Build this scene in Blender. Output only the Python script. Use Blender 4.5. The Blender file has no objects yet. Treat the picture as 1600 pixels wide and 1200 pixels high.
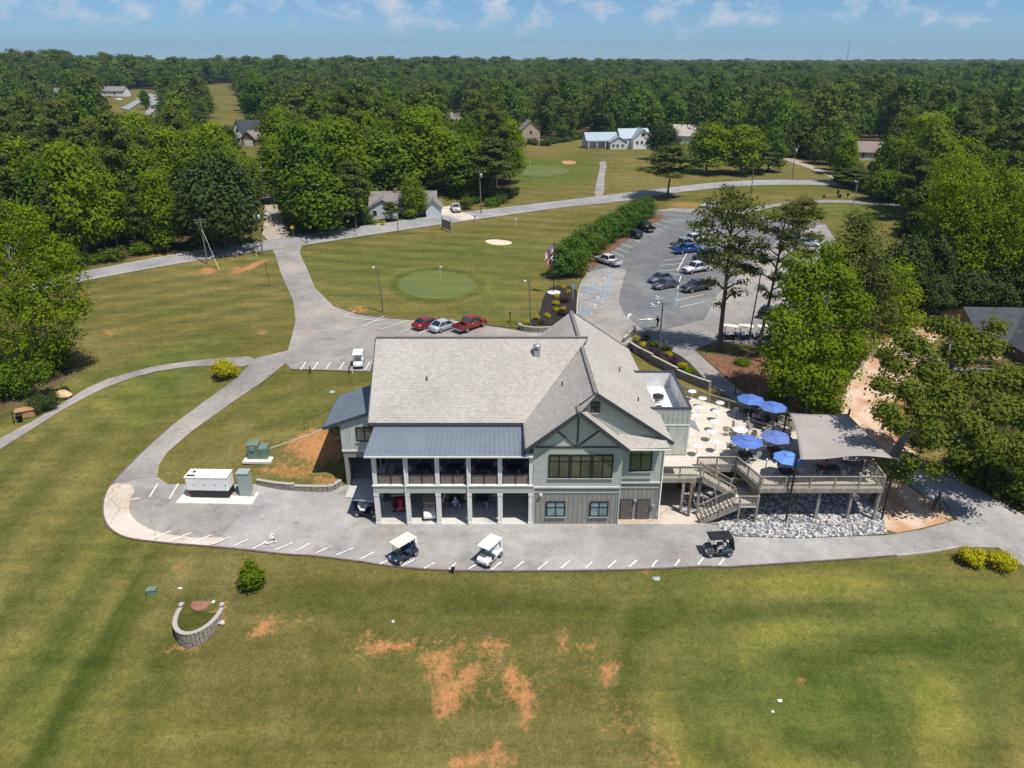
import bpy, bmesh, math, random
import numpy as np
from mathutils import Vector, Matrix
from mathutils.geometry import delaunay_2d_cdt
from math import radians as R, sin, cos, pi

sc = bpy.context.scene
COL = sc.collection
# ---------------------------------------------------------------- camera
CAM_Z, FPX, PITCH = 38.5, 1130.0, R(24.25)
cd = bpy.data.cameras.new("camera"); cam = bpy.data.objects.new("camera", cd); COL.objects.link(cam)
cam.location = (0, 0, CAM_Z); cam.rotation_euler = (R(90) - PITCH, 0, 0)
cd.sensor_width = 36; cd.lens = 36 * FPX / 1600; cd.clip_start = 0.5; cd.clip_end = 30000
sc.camera = cam
sc.render.resolution_x, sc.render.resolution_y = 1024, 768
sc.view_settings.view_transform = 'Standard'; sc.view_settings.look = 'None'
sc.view_settings.gamma = 1; sc.view_settings.use_curve_mapping = False
sc.view_settings.exposure = 0.38
# ---------------------------------------------------------------- sun and sky
SUN_EL, SUN_AZ = R(65), R(42)            # sun stands to the right, a little on the camera's side
sdir = Vector((cos(SUN_EL) * cos(SUN_AZ), -cos(SUN_EL) * sin(SUN_AZ), sin(SUN_EL)))
sl = bpy.data.lights.new("sun", 'SUN'); sl.energy = 4.3; sl.angle = R(0.5); sl.color = (1, 0.95, 0.88)
so = bpy.data.objects.new("sun", sl); COL.objects.link(so)
so.rotation_euler = sdir.to_track_quat('Z', 'Y').to_euler()
w = bpy.data.worlds.new("World"); sc.world = w; w.use_nodes = True
nt = w.node_tree; N = nt.nodes; L = nt.links
bg = N['Background']; bg.inputs[1].default_value = 0.066
sky = N.new('ShaderNodeTexSky'); sky.sky_type = 'NISHITA'; sky.sun_disc = False
sky.sun_elevation = SUN_EL; sky.sun_rotation = math.atan2(sdir.x, sdir.y)
sky.altitude = 2500; sky.air_density = 1.0; sky.dust_density = 0.0; sky.ozone_density = 6.0
tc = N.new('ShaderNodeTexCoord'); sep = N.new('ShaderNodeSeparateXYZ'); L.new(tc.outputs['Generated'], sep.inputs[0])
def wmath(op, a, b=None):
    n = N.new('ShaderNodeMath'); n.operation = op
    for i, v in enumerate((a, b)):
        if v is None: continue
        if isinstance(v, (int, float)): n.inputs[i].default_value = v
        else: L.new(v, n.inputs[i])
    return n.outputs[0]
zc_ = wmath('MAXIMUM', sep.outputs[2], 0.02)
ux = wmath('DIVIDE', sep.outputs[0], wmath('ADD', zc_, 0.05)); uy = wmath('DIVIDE', sep.outputs[1], wmath('ADD', zc_, 0.05))
cmb = N.new('ShaderNodeCombineXYZ'); L.new(sep.outputs[0], cmb.inputs[0]); L.new(sep.outputs[1], cmb.inputs[1])
L.new(wmath('MULTIPLY', sep.outputs[2], 1.5), cmb.inputs[2])
cn = N.new('ShaderNodeTexNoise'); cn.inputs['Scale'].default_value = 24; cn.inputs['Detail'].default_value = 7; cn.inputs['Roughness'].default_value = 0.58
L.new(cmb.outputs[0], cn.inputs['Vector'])
cn2 = N.new('ShaderNodeTexNoise'); cn2.inputs['Scale'].default_value = 40; cn2.inputs['Detail'].default_value = 4
L.new(cmb.outputs[0], cn2.inputs['Vector'])
cr = N.new('ShaderNodeValToRGB'); cr.color_ramp.elements[0].position = 0.46; cr.color_ramp.elements[1].position = 0.70
cr.color_ramp.elements[0].color = (0, 0, 0, 1); cr.color_ramp.elements[1].color = (1, 1, 1, 1)
# thin veil low down, separate cumulus puffs above it
band = N.new('ShaderNodeMapRange'); band.interpolation_type = 'SMOOTHSTEP'
L.new(sep.outputs[2], band.inputs['Value']); band.inputs['From Min'].default_value = 0.018; band.inputs['From Max'].default_value = 0.044
cov = wmath('ADD', wmath('MULTIPLY', wmath('SUBTRACT', band.outputs[0], 1.0), 0.16), cn.outputs[0])
cov = wmath('ADD', cov, wmath('MULTIPLY', wmath('SUBTRACT', cn2.outputs[0], 0.5), 0.16))
L.new(cov, cr.inputs[0])
cm = N.new('ShaderNodeMixRGB'); cm.inputs[2].default_value = (9.0, 9.2, 9.8, 1)
L.new(wmath('MULTIPLY', cr.outputs[0], 0.8), cm.inputs[0]); sk2 = N.new('ShaderNodeMixRGB'); sk2.blend_type = 'MULTIPLY'; sk2.inputs[0].default_value = 1; sk2.inputs[2].default_value = (.82, 1.0, 1.13, 1); L.new(sky.outputs[0], sk2.inputs[1]); L.new(sk2.outputs[0], cm.inputs[1]); L.new(cm.outputs[0], bg.inputs[0])
sc.cycles.volume_bounces = 0; sc.cycles.max_bounces = 8; sc.cycles.transparent_max_bounces = 12
sc.cycles.use_denoising = True

# ---------------------------------------------------------------- tagging and mesh helpers
def tag(o, label=None, cat=None, group=None, kind=None):
    if label: o['label'] = label
    if cat: o['category'] = cat
    if group: o['group'] = group
    if kind: o['kind'] = kind
    return o
def empty(name, loc, rz=0, label=None, cat=None, group=None):
    o = bpy.data.objects.new(name, None); COL.objects.link(o); o.location = loc; o.rotation_euler = (0, 0, rz)
    o.empty_display_size = 0.3
    return tag(o, label, cat, group)
def wroot(name, loc, label, cat, group=None):
    o = empty(name, loc, 0, label, cat, group); ROFF[o.name] = tuple(loc); return o
_children = {}
ROFF = {}          # world-built things: where their root stands
def link(o, parent=None):
    COL.objects.link(o)
    if parent is not None:
        o.parent = parent; _children.setdefault(parent.name, []).append(o)
    return o
def copy_tree(o, parent=None):
    c = o.copy(); link(c, parent)
    for ch in list(_children.get(o.name, [])): copy_tree(ch, c)
    return c
def place(o, loc, rz=0, label=None, s=None):
    o.location = loc; o.rotation_euler = (0, 0, rz)
    if s: o.scale = (s, s, s) if isinstance(s, (int, float)) else s
    if label: o['label'] = label
    return o

class MB:
    def __init__(s): s.v = []; s.f = []; s.smooth = []
    def add(s, vs, fs, sm=False):
        b = len(s.v); s.v += [tuple(v) for v in vs]
        for f in fs: s.f.append(tuple(b + i for i in f)); s.smooth.append(sm)
        return s
    def box(s, x0, x1, y0, y1, z0, z1):
        return s.add([(x, y, z) for z in (z0, z1) for y in (y0, y1) for x in (x0, x1)],
                     [(0, 2, 3, 1), (4, 5, 7, 6), (0, 1, 5, 4), (2, 6, 7, 3), (0, 4, 6, 2), (1, 3, 7, 5)])
    def obox(s, c, size, rz=0):
        hx, hy, hz = [k / 2 for k in size]; a, b = cos(rz), sin(rz); vs = []
        for z in (-hz, hz):
            for y in (-hy, hy):
                for x in (-hx, hx): vs.append((c[0] + x * a - y * b, c[1] + x * b + y * a, c[2] + z))
        return s.add(vs, [(0, 2, 3, 1), (4, 5, 7, 6), (0, 1, 5, 4), (2, 6, 7, 3), (0, 4, 6, 2), (1, 3, 7, 5)])
    def bar(s, p, q, w, h, up=(0, 0, 1)):
        p, q = Vector(p), Vector(q); d = (q - p).normalized(); up = Vector(up)
        if abs(d.dot(up)) > .98: up = Vector((0, 1, 0))
        a = d.cross(up).normalized() * (w / 2); b = a.cross(d).normalized() * (h / 2)
        vs = [p - a - b, p + a - b, p + a + b, p - a + b, q - a - b, q + a - b, q + a + b, q - a + b]
        return s.add(vs, [(0, 3, 2, 1), (4, 5, 6, 7), (0, 1, 5, 4), (1, 2, 6, 5), (2, 3, 7, 6), (3, 0, 4, 7)])
    def tube(s, pts, rad, n=8, sm=True, cap=True):
        pts = [Vector(p) for p in pts]
        if not isinstance(rad, (list, tuple)): rad = [rad] * len(pts)
        rings = []; prev = None
        for i, p in enumerate(pts):
            d = (pts[min(i + 1, len(pts) - 1)] - pts[max(i - 1, 0)]).normalized()
            if prev is None: prev = Vector((1, 0, 0)) if abs(d.x) < .9 else Vector((0, 1, 0))
            a = (prev - d * prev.dot(d)).normalized(); prev = a; b = d.cross(a)
            rings.append([p + (a * cos(2 * pi * k / n) + b * sin(2 * pi * k / n)) * rad[i] for k in range(n)])
        vs = [v for r in rings for v in r]; fs = []
        for i in range(len(pts) - 1):
            for k in range(n):
                fs.append((i * n + k, i * n + (k + 1) % n, (i + 1) * n + (k + 1) % n, (i + 1) * n + k))
        s.add(vs, fs, sm)
        if cap: s.add(rings[0][::-1], [tuple(range(n))]); s.add(rings[-1], [tuple(range(n))])
        return s
    def poly(s, vs): return s.add(vs, [tuple(range(len(vs)))])
    def slab(s, vs, t):      # polygon thickened straight down
        n = len(vs); lo = [(v[0], v[1], v[2] - t) for v in vs]
        return s.add(list(vs) + lo, [tuple(range(n)), tuple(range(2 * n - 1, n - 1, -1))] + [(i, n + i, n + (i + 1) % n, (i + 1) % n) for i in range(n)])
    def prism(s, prof, x0, x1, axis='x'):   # profile in (a,z), extruded
        n = len(prof)
        if axis == 'x': A = [(x0, p[0], p[1]) for p in prof]; B = [(x1, p[0], p[1]) for p in prof]
        else: A = [(p[0], x0, p[1]) for p in prof]; B = [(p[0], x1, p[1]) for p in prof]
        return s.add(A + B, [tuple(range(n)), tuple(range(2 * n - 1, n - 1, -1))] + [(i, i + n, (i + 1) % n + n, (i + 1) % n) for i in range(n)])
    def lathe(s, prof, n=16, c=(0, 0, 0), sm=True):
        vs = [(c[0] + r * cos(2 * pi * k / n), c[1] + r * sin(2 * pi * k / n), c[2] + z) for r, z in prof for k in range(n)]
        fs = [(i * n + k, i * n + (k + 1) % n, (i + 1) * n + (k + 1) % n, (i + 1) * n + k) for i in range(len(prof) - 1) for k in range(n)]
        return s.add(vs, fs, sm)
    def mesh(s, name, off=(0, 0, 0), fix=True):
        m = bpy.data.meshes.new(name); ox, oy, oz = off
        m.from_pydata([(v[0] - ox, v[1] - oy, v[2] - oz) for v in s.v], [], s.f)
        m.polygons.foreach_set('use_smooth', s.smooth)
        if fix:
            b = bmesh.new(); b.from_mesh(m); bmesh.ops.recalc_face_normals(b, faces=b.faces); b.to_mesh(m); b.free()
        m.update(); return m
    def build(s, name, mat, parent=None, off=None, bevel=0, fix=True, label=None):
        if off is None: off = ROFF.get(parent.name, (0, 0, 0)) if parent is not None else (0, 0, 0)
        o = bpy.data.objects.new(name, s.mesh(name, off, fix))
        ROFF[o.name] = tuple(off)
        if mat: o.data.materials.append(mat)
        link(o, parent)
        if bevel:
            md = o.modifiers.new('bevel', 'BEVEL'); md.width = bevel; md.segments = 2; md.limit_method = 'ANGLE'
        if label: o['label'] = label
        return o

# ---------------------------------------------------------------- materials
def mat(name, col, rough=.8, metal=0, noise=None, col2=None, bump=0, spec=.3, stretch=(1, 1, 1), coat=0, lo=.35, hi=.65, detail=6):
    m = bpy.data.materials.new(name); m.use_nodes = True; n = m.node_tree.nodes; l = m.node_tree.links; b = n['Principled BSDF']
    b.inputs['Base Color'].default_value = (*col, 1); b.inputs['Roughness'].default_value = rough; b.inputs['Metallic'].default_value = metal
    b.inputs['Specular IOR Level'].default_value = spec; b.inputs['Coat Weight'].default_value = coat
    if noise:
        t = n.new('ShaderNodeTexCoord'); mp = n.new('ShaderNodeMapping'); mp.inputs['Scale'].default_value = stretch
        tn = n.new('ShaderNodeTexNoise'); tn.inputs['Scale'].default_value = noise; tn.inputs['Detail'].default_value = detail
        l.new(t.outputs['Object'], mp.inputs[0]); l.new(mp.outputs[0], tn.inputs['Vector'])
        rmp = n.new('ShaderNodeValToRGB'); rmp.color_ramp.elements[0].position = lo; rmp.color_ramp.elements[1].position = hi
        rmp.color_ramp.elements[0].color = (*(col2 or [c * .75 for c in col]), 1); rmp.color_ramp.elements[1].color = (*col, 1)
        l.new(tn.outputs[0], rmp.inputs[0]); l.new(rmp.outputs[0], b.inputs['Base Color'])
        if bump:
            bp = n.new('ShaderNodeBump'); bp.inputs['Strength'].default_value = bump; bp.inputs['Distance'].default_value = .1
            l.new(tn.outputs[0], bp.inputs['Height']); l.new(bp.outputs[0], b.inputs['Normal'])
    return m
def node_mat(name):
    m = bpy.data.materials.new(name); m.use_nodes = True; return m, m.node_tree.nodes, m.node_tree.links, m.node_tree.nodes['Principled BSDF']
def ramp(n, l, src, stops):
    r = n.new('ShaderNodeValToRGB'); e = r.color_ramp.elements
    while len(e) < len(stops): e.new(.5)
    for k, (p, c) in enumerate(stops): e[k].position = p; e[k].color = (*c, 1) if len(c) == 3 else c
    l.new(src, r.inputs[0]); return r.outputs[0]
def noise_n(n, l, vec, scale, detail=5, rough=.55, stretch=None):
    if stretch is not None:
        mp = n.new('ShaderNodeMapping'); mp.inputs['Scale'].default_value = stretch[0]; mp.inputs['Rotation'].default_value = stretch[1]
        l.new(vec, mp.inputs[0]); vec = mp.outputs[0]
    t = n.new('ShaderNodeTexNoise'); t.inputs['Scale'].default_value = scale; t.inputs['Detail'].default_value = detail; t.inputs['Roughness'].default_value = rough
    l.new(vec, t.inputs['Vector']); return t.outputs[0]
def mix(n, l, f, a, b, mode='MIX'):
    m = n.new('ShaderNodeMixRGB'); m.blend_type = mode
    for i, v in enumerate((f, a, b)):
        if isinstance(v, (int, float)): m.inputs[i].default_value = v
        elif isinstance(v, tuple): m.inputs[i].default_value = (*v, 1)
        else: l.new(v, m.inputs[i])
    return m.outputs[0]
def mth(n, l, op, a, b=0.0, c=None, clamp=False):
    m = n.new('ShaderNodeMath'); m.operation = op; m.use_clamp = clamp
    for i, v in enumerate((a, b, c)):
        if v is None: continue
        if isinstance(v, (int, float)): m.inputs[i].default_value = v
        else: l.new(v, m.inputs[i])
    return m.outputs[0]

def grass_material():
    m, n, l, b = node_mat('lawn'); t = n.new('ShaderNodeTexCoord').outputs['Object']
    def att(nm):
        a = n.new('ShaderNodeAttribute'); a.attribute_name = nm; return a.outputs['Fac']
    big = noise_n(n, l, t, .055, 6, .6); mid = noise_n(n, l, t, .45, 6, .65); fine = noise_n(n, l, t, 5.5, 5, .7)
    streak = noise_n(n, l, t, .5, 4, .6, ((.12, 1, 1), (0, 0, R(20))))
    base = ramp(n, l, mth(n, l, 'ADD', mth(n, l, 'MULTIPLY', big, .55), mth(n, l, 'MULTIPLY', mid, .45)),
                [(.34, (.088, .096, .020)), (.46, (.122, .118, .030)), (.57, (.160, .140, .046)), (.68, (.205, .158, .068))])
    lush = ramp(n, l, mid, [(.3, (.072, .105, .020)), (.7, (.128, .146, .034))])
    c = mix(n, l, att('lush'), base, lush)
    c = mix(n, l, mth(n, l, 'MULTIPLY', att('dry'), .8), c, ramp(n, l, mid, [(.3, (.155, .130, .046)), (.7, (.215, .170, .075))]))
    st = ramp(n, l, streak, [(.35, (.72, .76, .70)), (.65, (1.18, 1.14, 1.12))]); c = mix(n, l, .75, c, st, 'MULTIPLY')
    mo = noise_n(n, l, t, 1.7, 5, .7); c = mix(n, l, .8, c, ramp(n, l, mo, [(.3, (.70, .74, .66)), (.5, (1, 1, 1)), (.72, (1.32, 1.2, 1.12))]), 'MULTIPLY')
    c = mix(n, l, 1.0, c, ramp(n, l, att('mow'), [(0, (.50, .62, .46)), (.5, (1, 1, 1)), (1, (1.5, 1.36, 1.34))]), 'MULTIPLY')
    fi = ramp(n, l, fine, [(.28, (.48, .52, .45)), (.72, (1.45, 1.40, 1.36))]); c = mix(n, l, .8, c, fi, 'MULTIPLY')
    # red Georgia clay breaking through
    d = mth(n, l, 'ADD', mth(n, l, 'MULTIPLY', att('dirt'), 1.0), mth(n, l, 'MULTIPLY', mth(n, l, 'SUBTRACT', noise_n(n, l, t, 1.5, 12, .9), .5), 4.2))
    dm = ramp(n, l, d, [(.50, (0, 0, 0)), (.62, (.30, .30, .30)), (1.0, (.92, .92, .92))])
    clay = ramp(n, l, fine, [(.3, (.34, .15, .06)), (.7, (.50, .245, .105))])
    c = mix(n, l, dm, c, clay)
    leaf = ramp(n, l, mid, [(.35, (.055, .040, .022)), (.65, (.13, .085, .045))])
    c = mix(n, l, att('litter_shade'), c, leaf)  # leaf litter under the woods; by the barn the same brown paints shade
    l.new(c, b.inputs['Base Color']); b.inputs['Roughness'].default_value = .95; b.inputs['Specular IOR Level'].default_value = .1
    bp = n.new('ShaderNodeBump'); bp.inputs['Strength'].default_value = .5; bp.inputs['Distance'].default_value = .12; l.new(fine, bp.inputs['Height']); l.new(bp.outputs[0], b.inputs['Normal'])
    return m
def asphalt_material(name, c1, c2, c3, crack=.5, scale=.12):
    m, n, l, b = node_mat(name); t = n.new('ShaderNodeTexCoord').outputs['Object']
    big = noise_n(n, l, t, scale, 5, .6); mid = noise_n(n, l, t, .9, 6, .65); fine = noise_n(n, l, t, 14, 3, .7)
    c = ramp(n, l, mth(n, l, 'ADD', mth(n, l, 'MULTIPLY', big, .7), mth(n, l, 'MULTIPLY', mid, .3)), [(.38, c1), (.5, c2), (.63, c3)])
    c = mix(n, l, .6, c, ramp(n, l, fine, [(.3, (.78, .78, .78)), (.7, (1.2, 1.2, 1.2))]), 'MULTIPLY')
    st = noise_n(n, l, t, .35, 7, .75)
    c = mix(n, l, .75, c, ramp(n, l, st, [(.30, (.60, .58, .56)), (.43, (1, 1, 1)), (.62, (1.08, 1.07, 1.04))]), 'MULTIPLY')
    sp = noise_n(n, l, t, 1.6, 2, .5); c = mix(n, l, .8, c, ramp(n, l, sp, [(.20, (.42, .41, .40)), (.27, (1, 1, 1))]), 'MULTIPLY')
    rs = noise_n(n, l, t, .22, 6, .7, ((1, 1, 1), (.3, .2, 1.0))); c = mix(n, l, .6, c, ramp(n, l, rs, [(.54, (1, 1, 1)), (.68, (1.10, .94, .82))]), 'MULTIPLY')
    v = n.new('ShaderNodeTexVoronoi'); v.feature = 'DISTANCE_TO_EDGE'; v.inputs['Scale'].default_value = .16
    wp = n.new('ShaderNodeVectorMath'); wp.operation = 'ADD'; nn = n.new('ShaderNodeTexNoise'); nn.inputs['Scale'].default_value = .8
    l.new(t, nn.inputs['Vector']); l.new(t, wp.inputs[0]); l.new(nn.outputs['Color'], wp.inputs[1]); l.new(wp.outputs[0], v.inputs['Vector'])
    c = mix(n, l, crack, c, ramp(n, l, v.outputs['Distance'], [(.004, (.4, .38, .36)), (.012, (1, 1, 1))]), 'MULTIPLY')
    l.new(c, b.inputs['Base Color']); b.inputs['Roughness'].default_value = .9; b.inputs['Specular IOR Level'].default_value = .2
    return m
def shingle_material():
    m, n, l, b = node_mat('shingles'); t = n.new('ShaderNodeUVMap').outputs[0]
    br = n.new('ShaderNodeTexBrick'); br.inputs['Scale'].default_value = 1.0; br.inputs['Mortar Size'].default_value = .012
    br.inputs['Brick Width'].default_value = .34; br.inputs['Row Height'].default_value = .21; br.inputs['Mortar Smooth'].default_value = .3
    br.inputs['Color1'].default_value = (.475, .445, .41, 1); br.inputs['Color2'].default_value = (.39, .365, .34, 1); br.inputs['Mortar'].default_value = (.25, .23, .21, 1)
    l.new(t, br.inputs['Vector'])
    c = mix(n, l, .7, br.outputs[0], ramp(n, l, noise_n(n, l, t, 2.6, 4, .7), [(.3, (.88, .87, .86)), (.7, (1.10, 1.10, 1.09))]), 'MULTIPLY')
    c = mix(n, l, .5, c, ramp(n, l, noise_n(n, l, t, .15, 5, .6), [(.35, (.84, .83, .82)), (.65, (1.1, 1.1, 1.1))]), 'MULTIPLY')
    l.new(c, b.inputs['Base Color']); b.inputs['Roughness'].default_value = .93; b.inputs['Specular IOR Level'].default_value = .15
    bp = n.new('ShaderNodeBump'); bp.inputs['Strength'].default_value = .6; bp.inputs['Distance'].default_value = .03; l.new(br.outputs['Fac'], bp.inputs['Height']); bp.invert = True
    l.new(bp.outputs[0], b.inputs['Normal']); return m
def foliage_material(name, cols, trans=.28):
    m, n, l, b = node_mat(name); oi = n.new('ShaderNodeObjectInfo').outputs['Random']
    a = n.new('ShaderNodeAttribute'); a.attribute_name = 'tint'
    ln = noise_n(n, l, n.new('ShaderNodeObjectInfo').outputs['Location'], .012, 3, .6)
    f = mth(n, l, 'ADD', mth(n, l, 'MULTIPLY', oi, .42), mth(n, l, 'MULTIPLY', a.outputs['Fac'], .26)); f = mth(n, l, 'ADD', f, mth(n, l, 'MULTIPLY_ADD', ln, 1.5, -.59), None, True)
    c = ramp(n, l, f, [(.08 + .84 * k / (len(cols) - 1), cc) for k, cc in enumerate(cols)])
    g = n.new('ShaderNodeNewGeometry').outputs['Random Per Island']
    c = mix(n, l, .6, c, ramp(n, l, g, [(0, (.70, .70, .66)), (1, (1.4, 1.4, 1.35))]), 'MULTIPLY')
    l.new(c, b.inputs['Base Color']); b.inputs['Roughness'].default_value = .8; b.inputs['Specular IOR Level'].default_value = .08
    tr = n.new('ShaderNodeBsdfTranslucent'); l.new(mix(n, l, 1.0, c, (1.25, 1.35, .6), 'MULTIPLY'), tr.inputs[0])
    ms = n.new('ShaderNodeMixShader'); ms.inputs[0].default_value = trans; l.new(b.outputs[0], ms.inputs[1]); l.new(tr.outputs[0], ms.inputs[2])
    l.new(ms.outputs[0], n['Material Output'].inputs[0]); return m
M = {}
M['lawn'] = grass_material()
M['asph_new'] = asphalt_material('asphalt_lower_lot', (.225, .22, .215), (.30, .292, .285), (.39, .375, .355), .22)
M['asph_old'] = asphalt_material('asphalt_worn', (.20, .195, .19), (.27, .255, .24), (.35, .32, .29), .25)
M['asph_dark'] = asphalt_material('asphalt_dark', (.115, .12, .125), (.145, .15, .155), (.20, .20, .20), .1)
M['asph_road'] = asphalt_material('asphalt_road', (.22, .22, .225), (.27, .27, .275), (.33, .325, .32), .1)
M['concrete'] = asphalt_material('concrete_tan', (.40, .33, .26), (.50, .44, .37), (.58, .53, .47), .5)
M['conc_white'] = asphalt_material('concrete_pale', (.52, .50, .46), (.62, .60, .56), (.70, .68, .64), .1)
M['slab'] = asphalt_material('concrete_slab', (.42, .41, .39), (.5, .49, .47), (.56, .55, .53), .1)
M['paint_w'] = mat('white_paint_lines', (.78, .78, .76), .7, noise=3, col2=(.48, .47, .46), lo=.3, hi=.5)
M['paint_b'] = mat('blue_paint_lines', (.17, .40, .62), .7, noise=3, col2=(.24, .33, .42), lo=.35, hi=.6)
M['shingle'] = shingle_material()
M['metal_roof'] = mat('blue_grey_metal_roof', (.20, .235, .28), .42, .2, noise=.6, col2=(.175, .205, .25), spec=.5)
M['trim_dark'] = mat('charcoal_trim', (.055, .06, .068), .5)
M['white'] = mat('white_trim', (.72, .72, .69), .55, noise=1.5, col2=(.62, .62, .58))
M['sage'] = mat('sage_siding', (.44, .465, .415), .7, noise=.8, col2=(.39, .415, .37), stretch=(1, 1, 6))
M['sage_lt'] = mat('pale_sage_boards', (.52, .54, .50), .7, noise=.8, col2=(.41, .435, .39), stretch=(5, 5, 1))
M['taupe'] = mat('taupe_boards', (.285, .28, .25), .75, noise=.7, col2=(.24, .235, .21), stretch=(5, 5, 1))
M['glass'] = mat('window_glass', (.05, .058, .048), .06, noise=.5, col2=(.10, .108, .085), spec=1.0, coat=1)
M['glass_lt'] = mat('bright_window_glass', (.22, .33, .36), .05, noise=1.5, col2=(.10, .17, .20), spec=1.0, coat=1)
M['frame'] = mat('black_window_frame', (.018, .02, .021), .4)
M['door'] = mat('brown_metal_door', (.125, .105, .088), .5)
M['int_dark'] = mat('dark_interior', (.025, .026, .028), .8)
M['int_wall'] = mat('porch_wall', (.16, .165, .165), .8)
M['membrane'] = mat('white_roof_membrane', (.78, .79, .80), .6, noise=.7, col2=(.6, .6, .6))
M['ply'] = mat('tan_roof_boards', (.45, .36, .26), .8, noise=2, col2=(.36, .28, .2))
M['galv'] = mat('galvanised_metal', (.52, .54, .56), .4, .6, noise=4, col2=(.4, .42, .44))
M['wood'] = mat('weathered_grey_wood', (.33, .30, .255), .85, noise=2.5, col2=(.22, .20, .17), stretch=(1, 1, .3))
M['wood_br'] = mat('brown_timber_post', (.24, .16, .10), .85, noise=2.5, col2=(.16, .11, .07), stretch=(1, 1, .2))
M['wood_tan'] = mat('tan_wood', (.42, .25, .13), .7, noise=4, col2=(.3, .17, .085))
def deck_material():
    m, n, l, b = node_mat('deck_boards'); t = n.new('ShaderNodeTexCoord').outputs['Object']
    wv = n.new('ShaderNodeTexWave'); wv.bands_direction = 'Y'; wv.inputs['Scale'].default_value = 1.05; wv.inputs['Distortion'].default_value = 0; l.new(t, wv.inputs['Vector'])
    bo = ramp(n, l, wv.outputs[0], [(.02, (.55, .5, .45)), (.16, (1, 1, 1))])
    no = noise_n(n, l, t, .8, 6, .7, ((.2, 2, 1), (0, 0, 0)))
    c = mix(n, l, .7, ramp(n, l, no, [(.3, (.50, .455, .385)), (.7, (.63, .585, .51))]), bo, 'MULTIPLY')
    l.new(c, b.inputs['Base Color']); b.inputs['Roughness'].default_value = .8; return m
M['deck'] = deck_material()
M['blue'] = mat('royal_blue_canvas', (.095, .18, .48), .75, noise=1.5, col2=(.075, .145, .40))
M['blue_lt'] = mat('light_blue_canvas', (.13, .27, .66), .75, noise=1.5, col2=(.10, .21, .55))
M['blue_fade'] = mat('faded_blue_canvas', (.125, .19, .46), .75, noise=1.5, col2=(.10, .15, .38))
M['sail'] = mat('taupe_shade_cloth', (.335, .305, .285), .85, noise=.5, col2=(.30, .275, .255), stretch=(1, 3, 1))
M['black'] = mat('black_metal', (.02, .02, .022), .5)
M['plastic_w'] = mat('white_plastic', (.80, .80, .79), .4)
M['mesh_chair'] = mat('beige_sling_fabric', (.36, .32, .27), .8)
M['chair_gr'] = mat('grey_sling_fabric', (.32, .33, .34), .8)
M['table_dk'] = mat('dark_table_top', (.035, .036, .04), .35)
M['tyre'] = mat('tyre_rubber', (.018, .018, .018), .85)
M['rim'] = mat('alloy_rim', (.45, .46, .47), .3, .8)
M['lamp_w'] = mat('headlamp_lens', (.75, .76, .78), .1, coat=1)
M['lamp_r'] = mat('tail_lamp_lens', (.35, .015, .012), .2, coat=1)
M['car_glass'] = mat('car_glass', (.015, .02, .024), .05, spec=1, coat=1)
M['mulch'] = mat('dark_mulch', (.035, .028, .025), 1, noise=9, col2=(.014, .012, .011), bump=.6)
M['redclay'] = mat('red_clay', (.50, .27, .15), 1, noise=1.2, col2=(.36, .18, .09), bump=.3)
M['dirt'] = mat('pale_dirt', (.55, .42, .32), 1, noise=.35, col2=(.43, .25, .145), bump=.2, lo=.4, hi=.58)
M['gravel'] = mat('lane_gravel', (.42, .37, .31), 1, noise=.8, col2=(.27, .235, .19), bump=.2)
M['sand'] = mat('bunker_sand', (.66, .55, .43), 1, noise=2, col2=(.58, .47, .36))
M['straw'] = mat('pine_straw', (.22, .105, .055), 1, noise=3, col2=(.10, .06, .035), bump=.4)
M['block'] = mat('retaining_block', (.33, .29, .25), .9, noise=6, col2=(.20, .18, .16), bump=.5)
M['block_cap'] = mat('retaining_block_cap', (.40, .37, .33), .9, noise=6, col2=(.38, .35, .31))
M['kerb'] = mat('stained_kerb', (.17, .125, .095), .9, noise=2, col2=(.10, .08, .065))
M['kerb_lt'] = mat('pale_kerb', (.45, .42, .38), .9, noise=2, col2=(.34, .3, .26))
M['rock'] = mat('granite_rock', (.60, .58, .55), .9, noise=5, col2=(.36, .35, .34))
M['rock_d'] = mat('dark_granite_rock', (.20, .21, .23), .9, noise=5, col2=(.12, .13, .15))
M['boulder'] = mat('tan_boulder', (.60, .44, .27), .9, noise=2, col2=(.48, .33, .2))
M['bark'] = mat('bark', (.125, .10, .08), .95, noise=6, col2=(.07, .056, .045), stretch=(1, 1, .25), bump=.5)
M['bark_gr'] = mat('grey_bark', (.27, .25, .225), .95, noise=6, col2=(.17, .155, .135), stretch=(1, 1, .25), bump=.4)
M['bark_pine'] = mat('pine_bark', (.155, .115, .09), .95, noise=7, col2=(.085, .062, .05), stretch=(1, 1, .3), bump=.5)
M['pole'] = mat('weathered_pole', (.20, .175, .145), .9, noise=5, col2=(.13, .11, .09), stretch=(1, 1, .15))
M['pole_dk'] = mat('dark_pole', (.075, .065, .055), .9)
M['pole_gr'] = mat('grey_metal_pole', (.33, .32, .30), .5, .3)
M['transf'] = mat('transformer_can', (.42, .47, .50), .4, .3)
M['gen_w'] = mat('generator_enclosure', (.78, .78, .78), .45, noise=.6, col2=(.72, .72, .72))
M['box_gr'] = mat('grey_green_cabinet', (.32, .37, .35), .5, noise=1.5, col2=(.28, .33, .31))
M['box_grn'] = mat('green_transformer_box', (.15, .22, .17), .55, noise=1.5, col2=(.12, .18, .14))
M['yellow'] = mat('yellow_plastic', (.75, .52, .04), .5)
M['red'] = mat('red_paint', (.38, .025, .02), .4)
M['skin'] = mat('skin', (.42, .25, .17), .6)
M['cl_black'] = mat('black_cloth', (.015, .015, .018), .9); M['cl_white'] = mat('white_cloth', (.7, .7, .72), .9)
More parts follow.
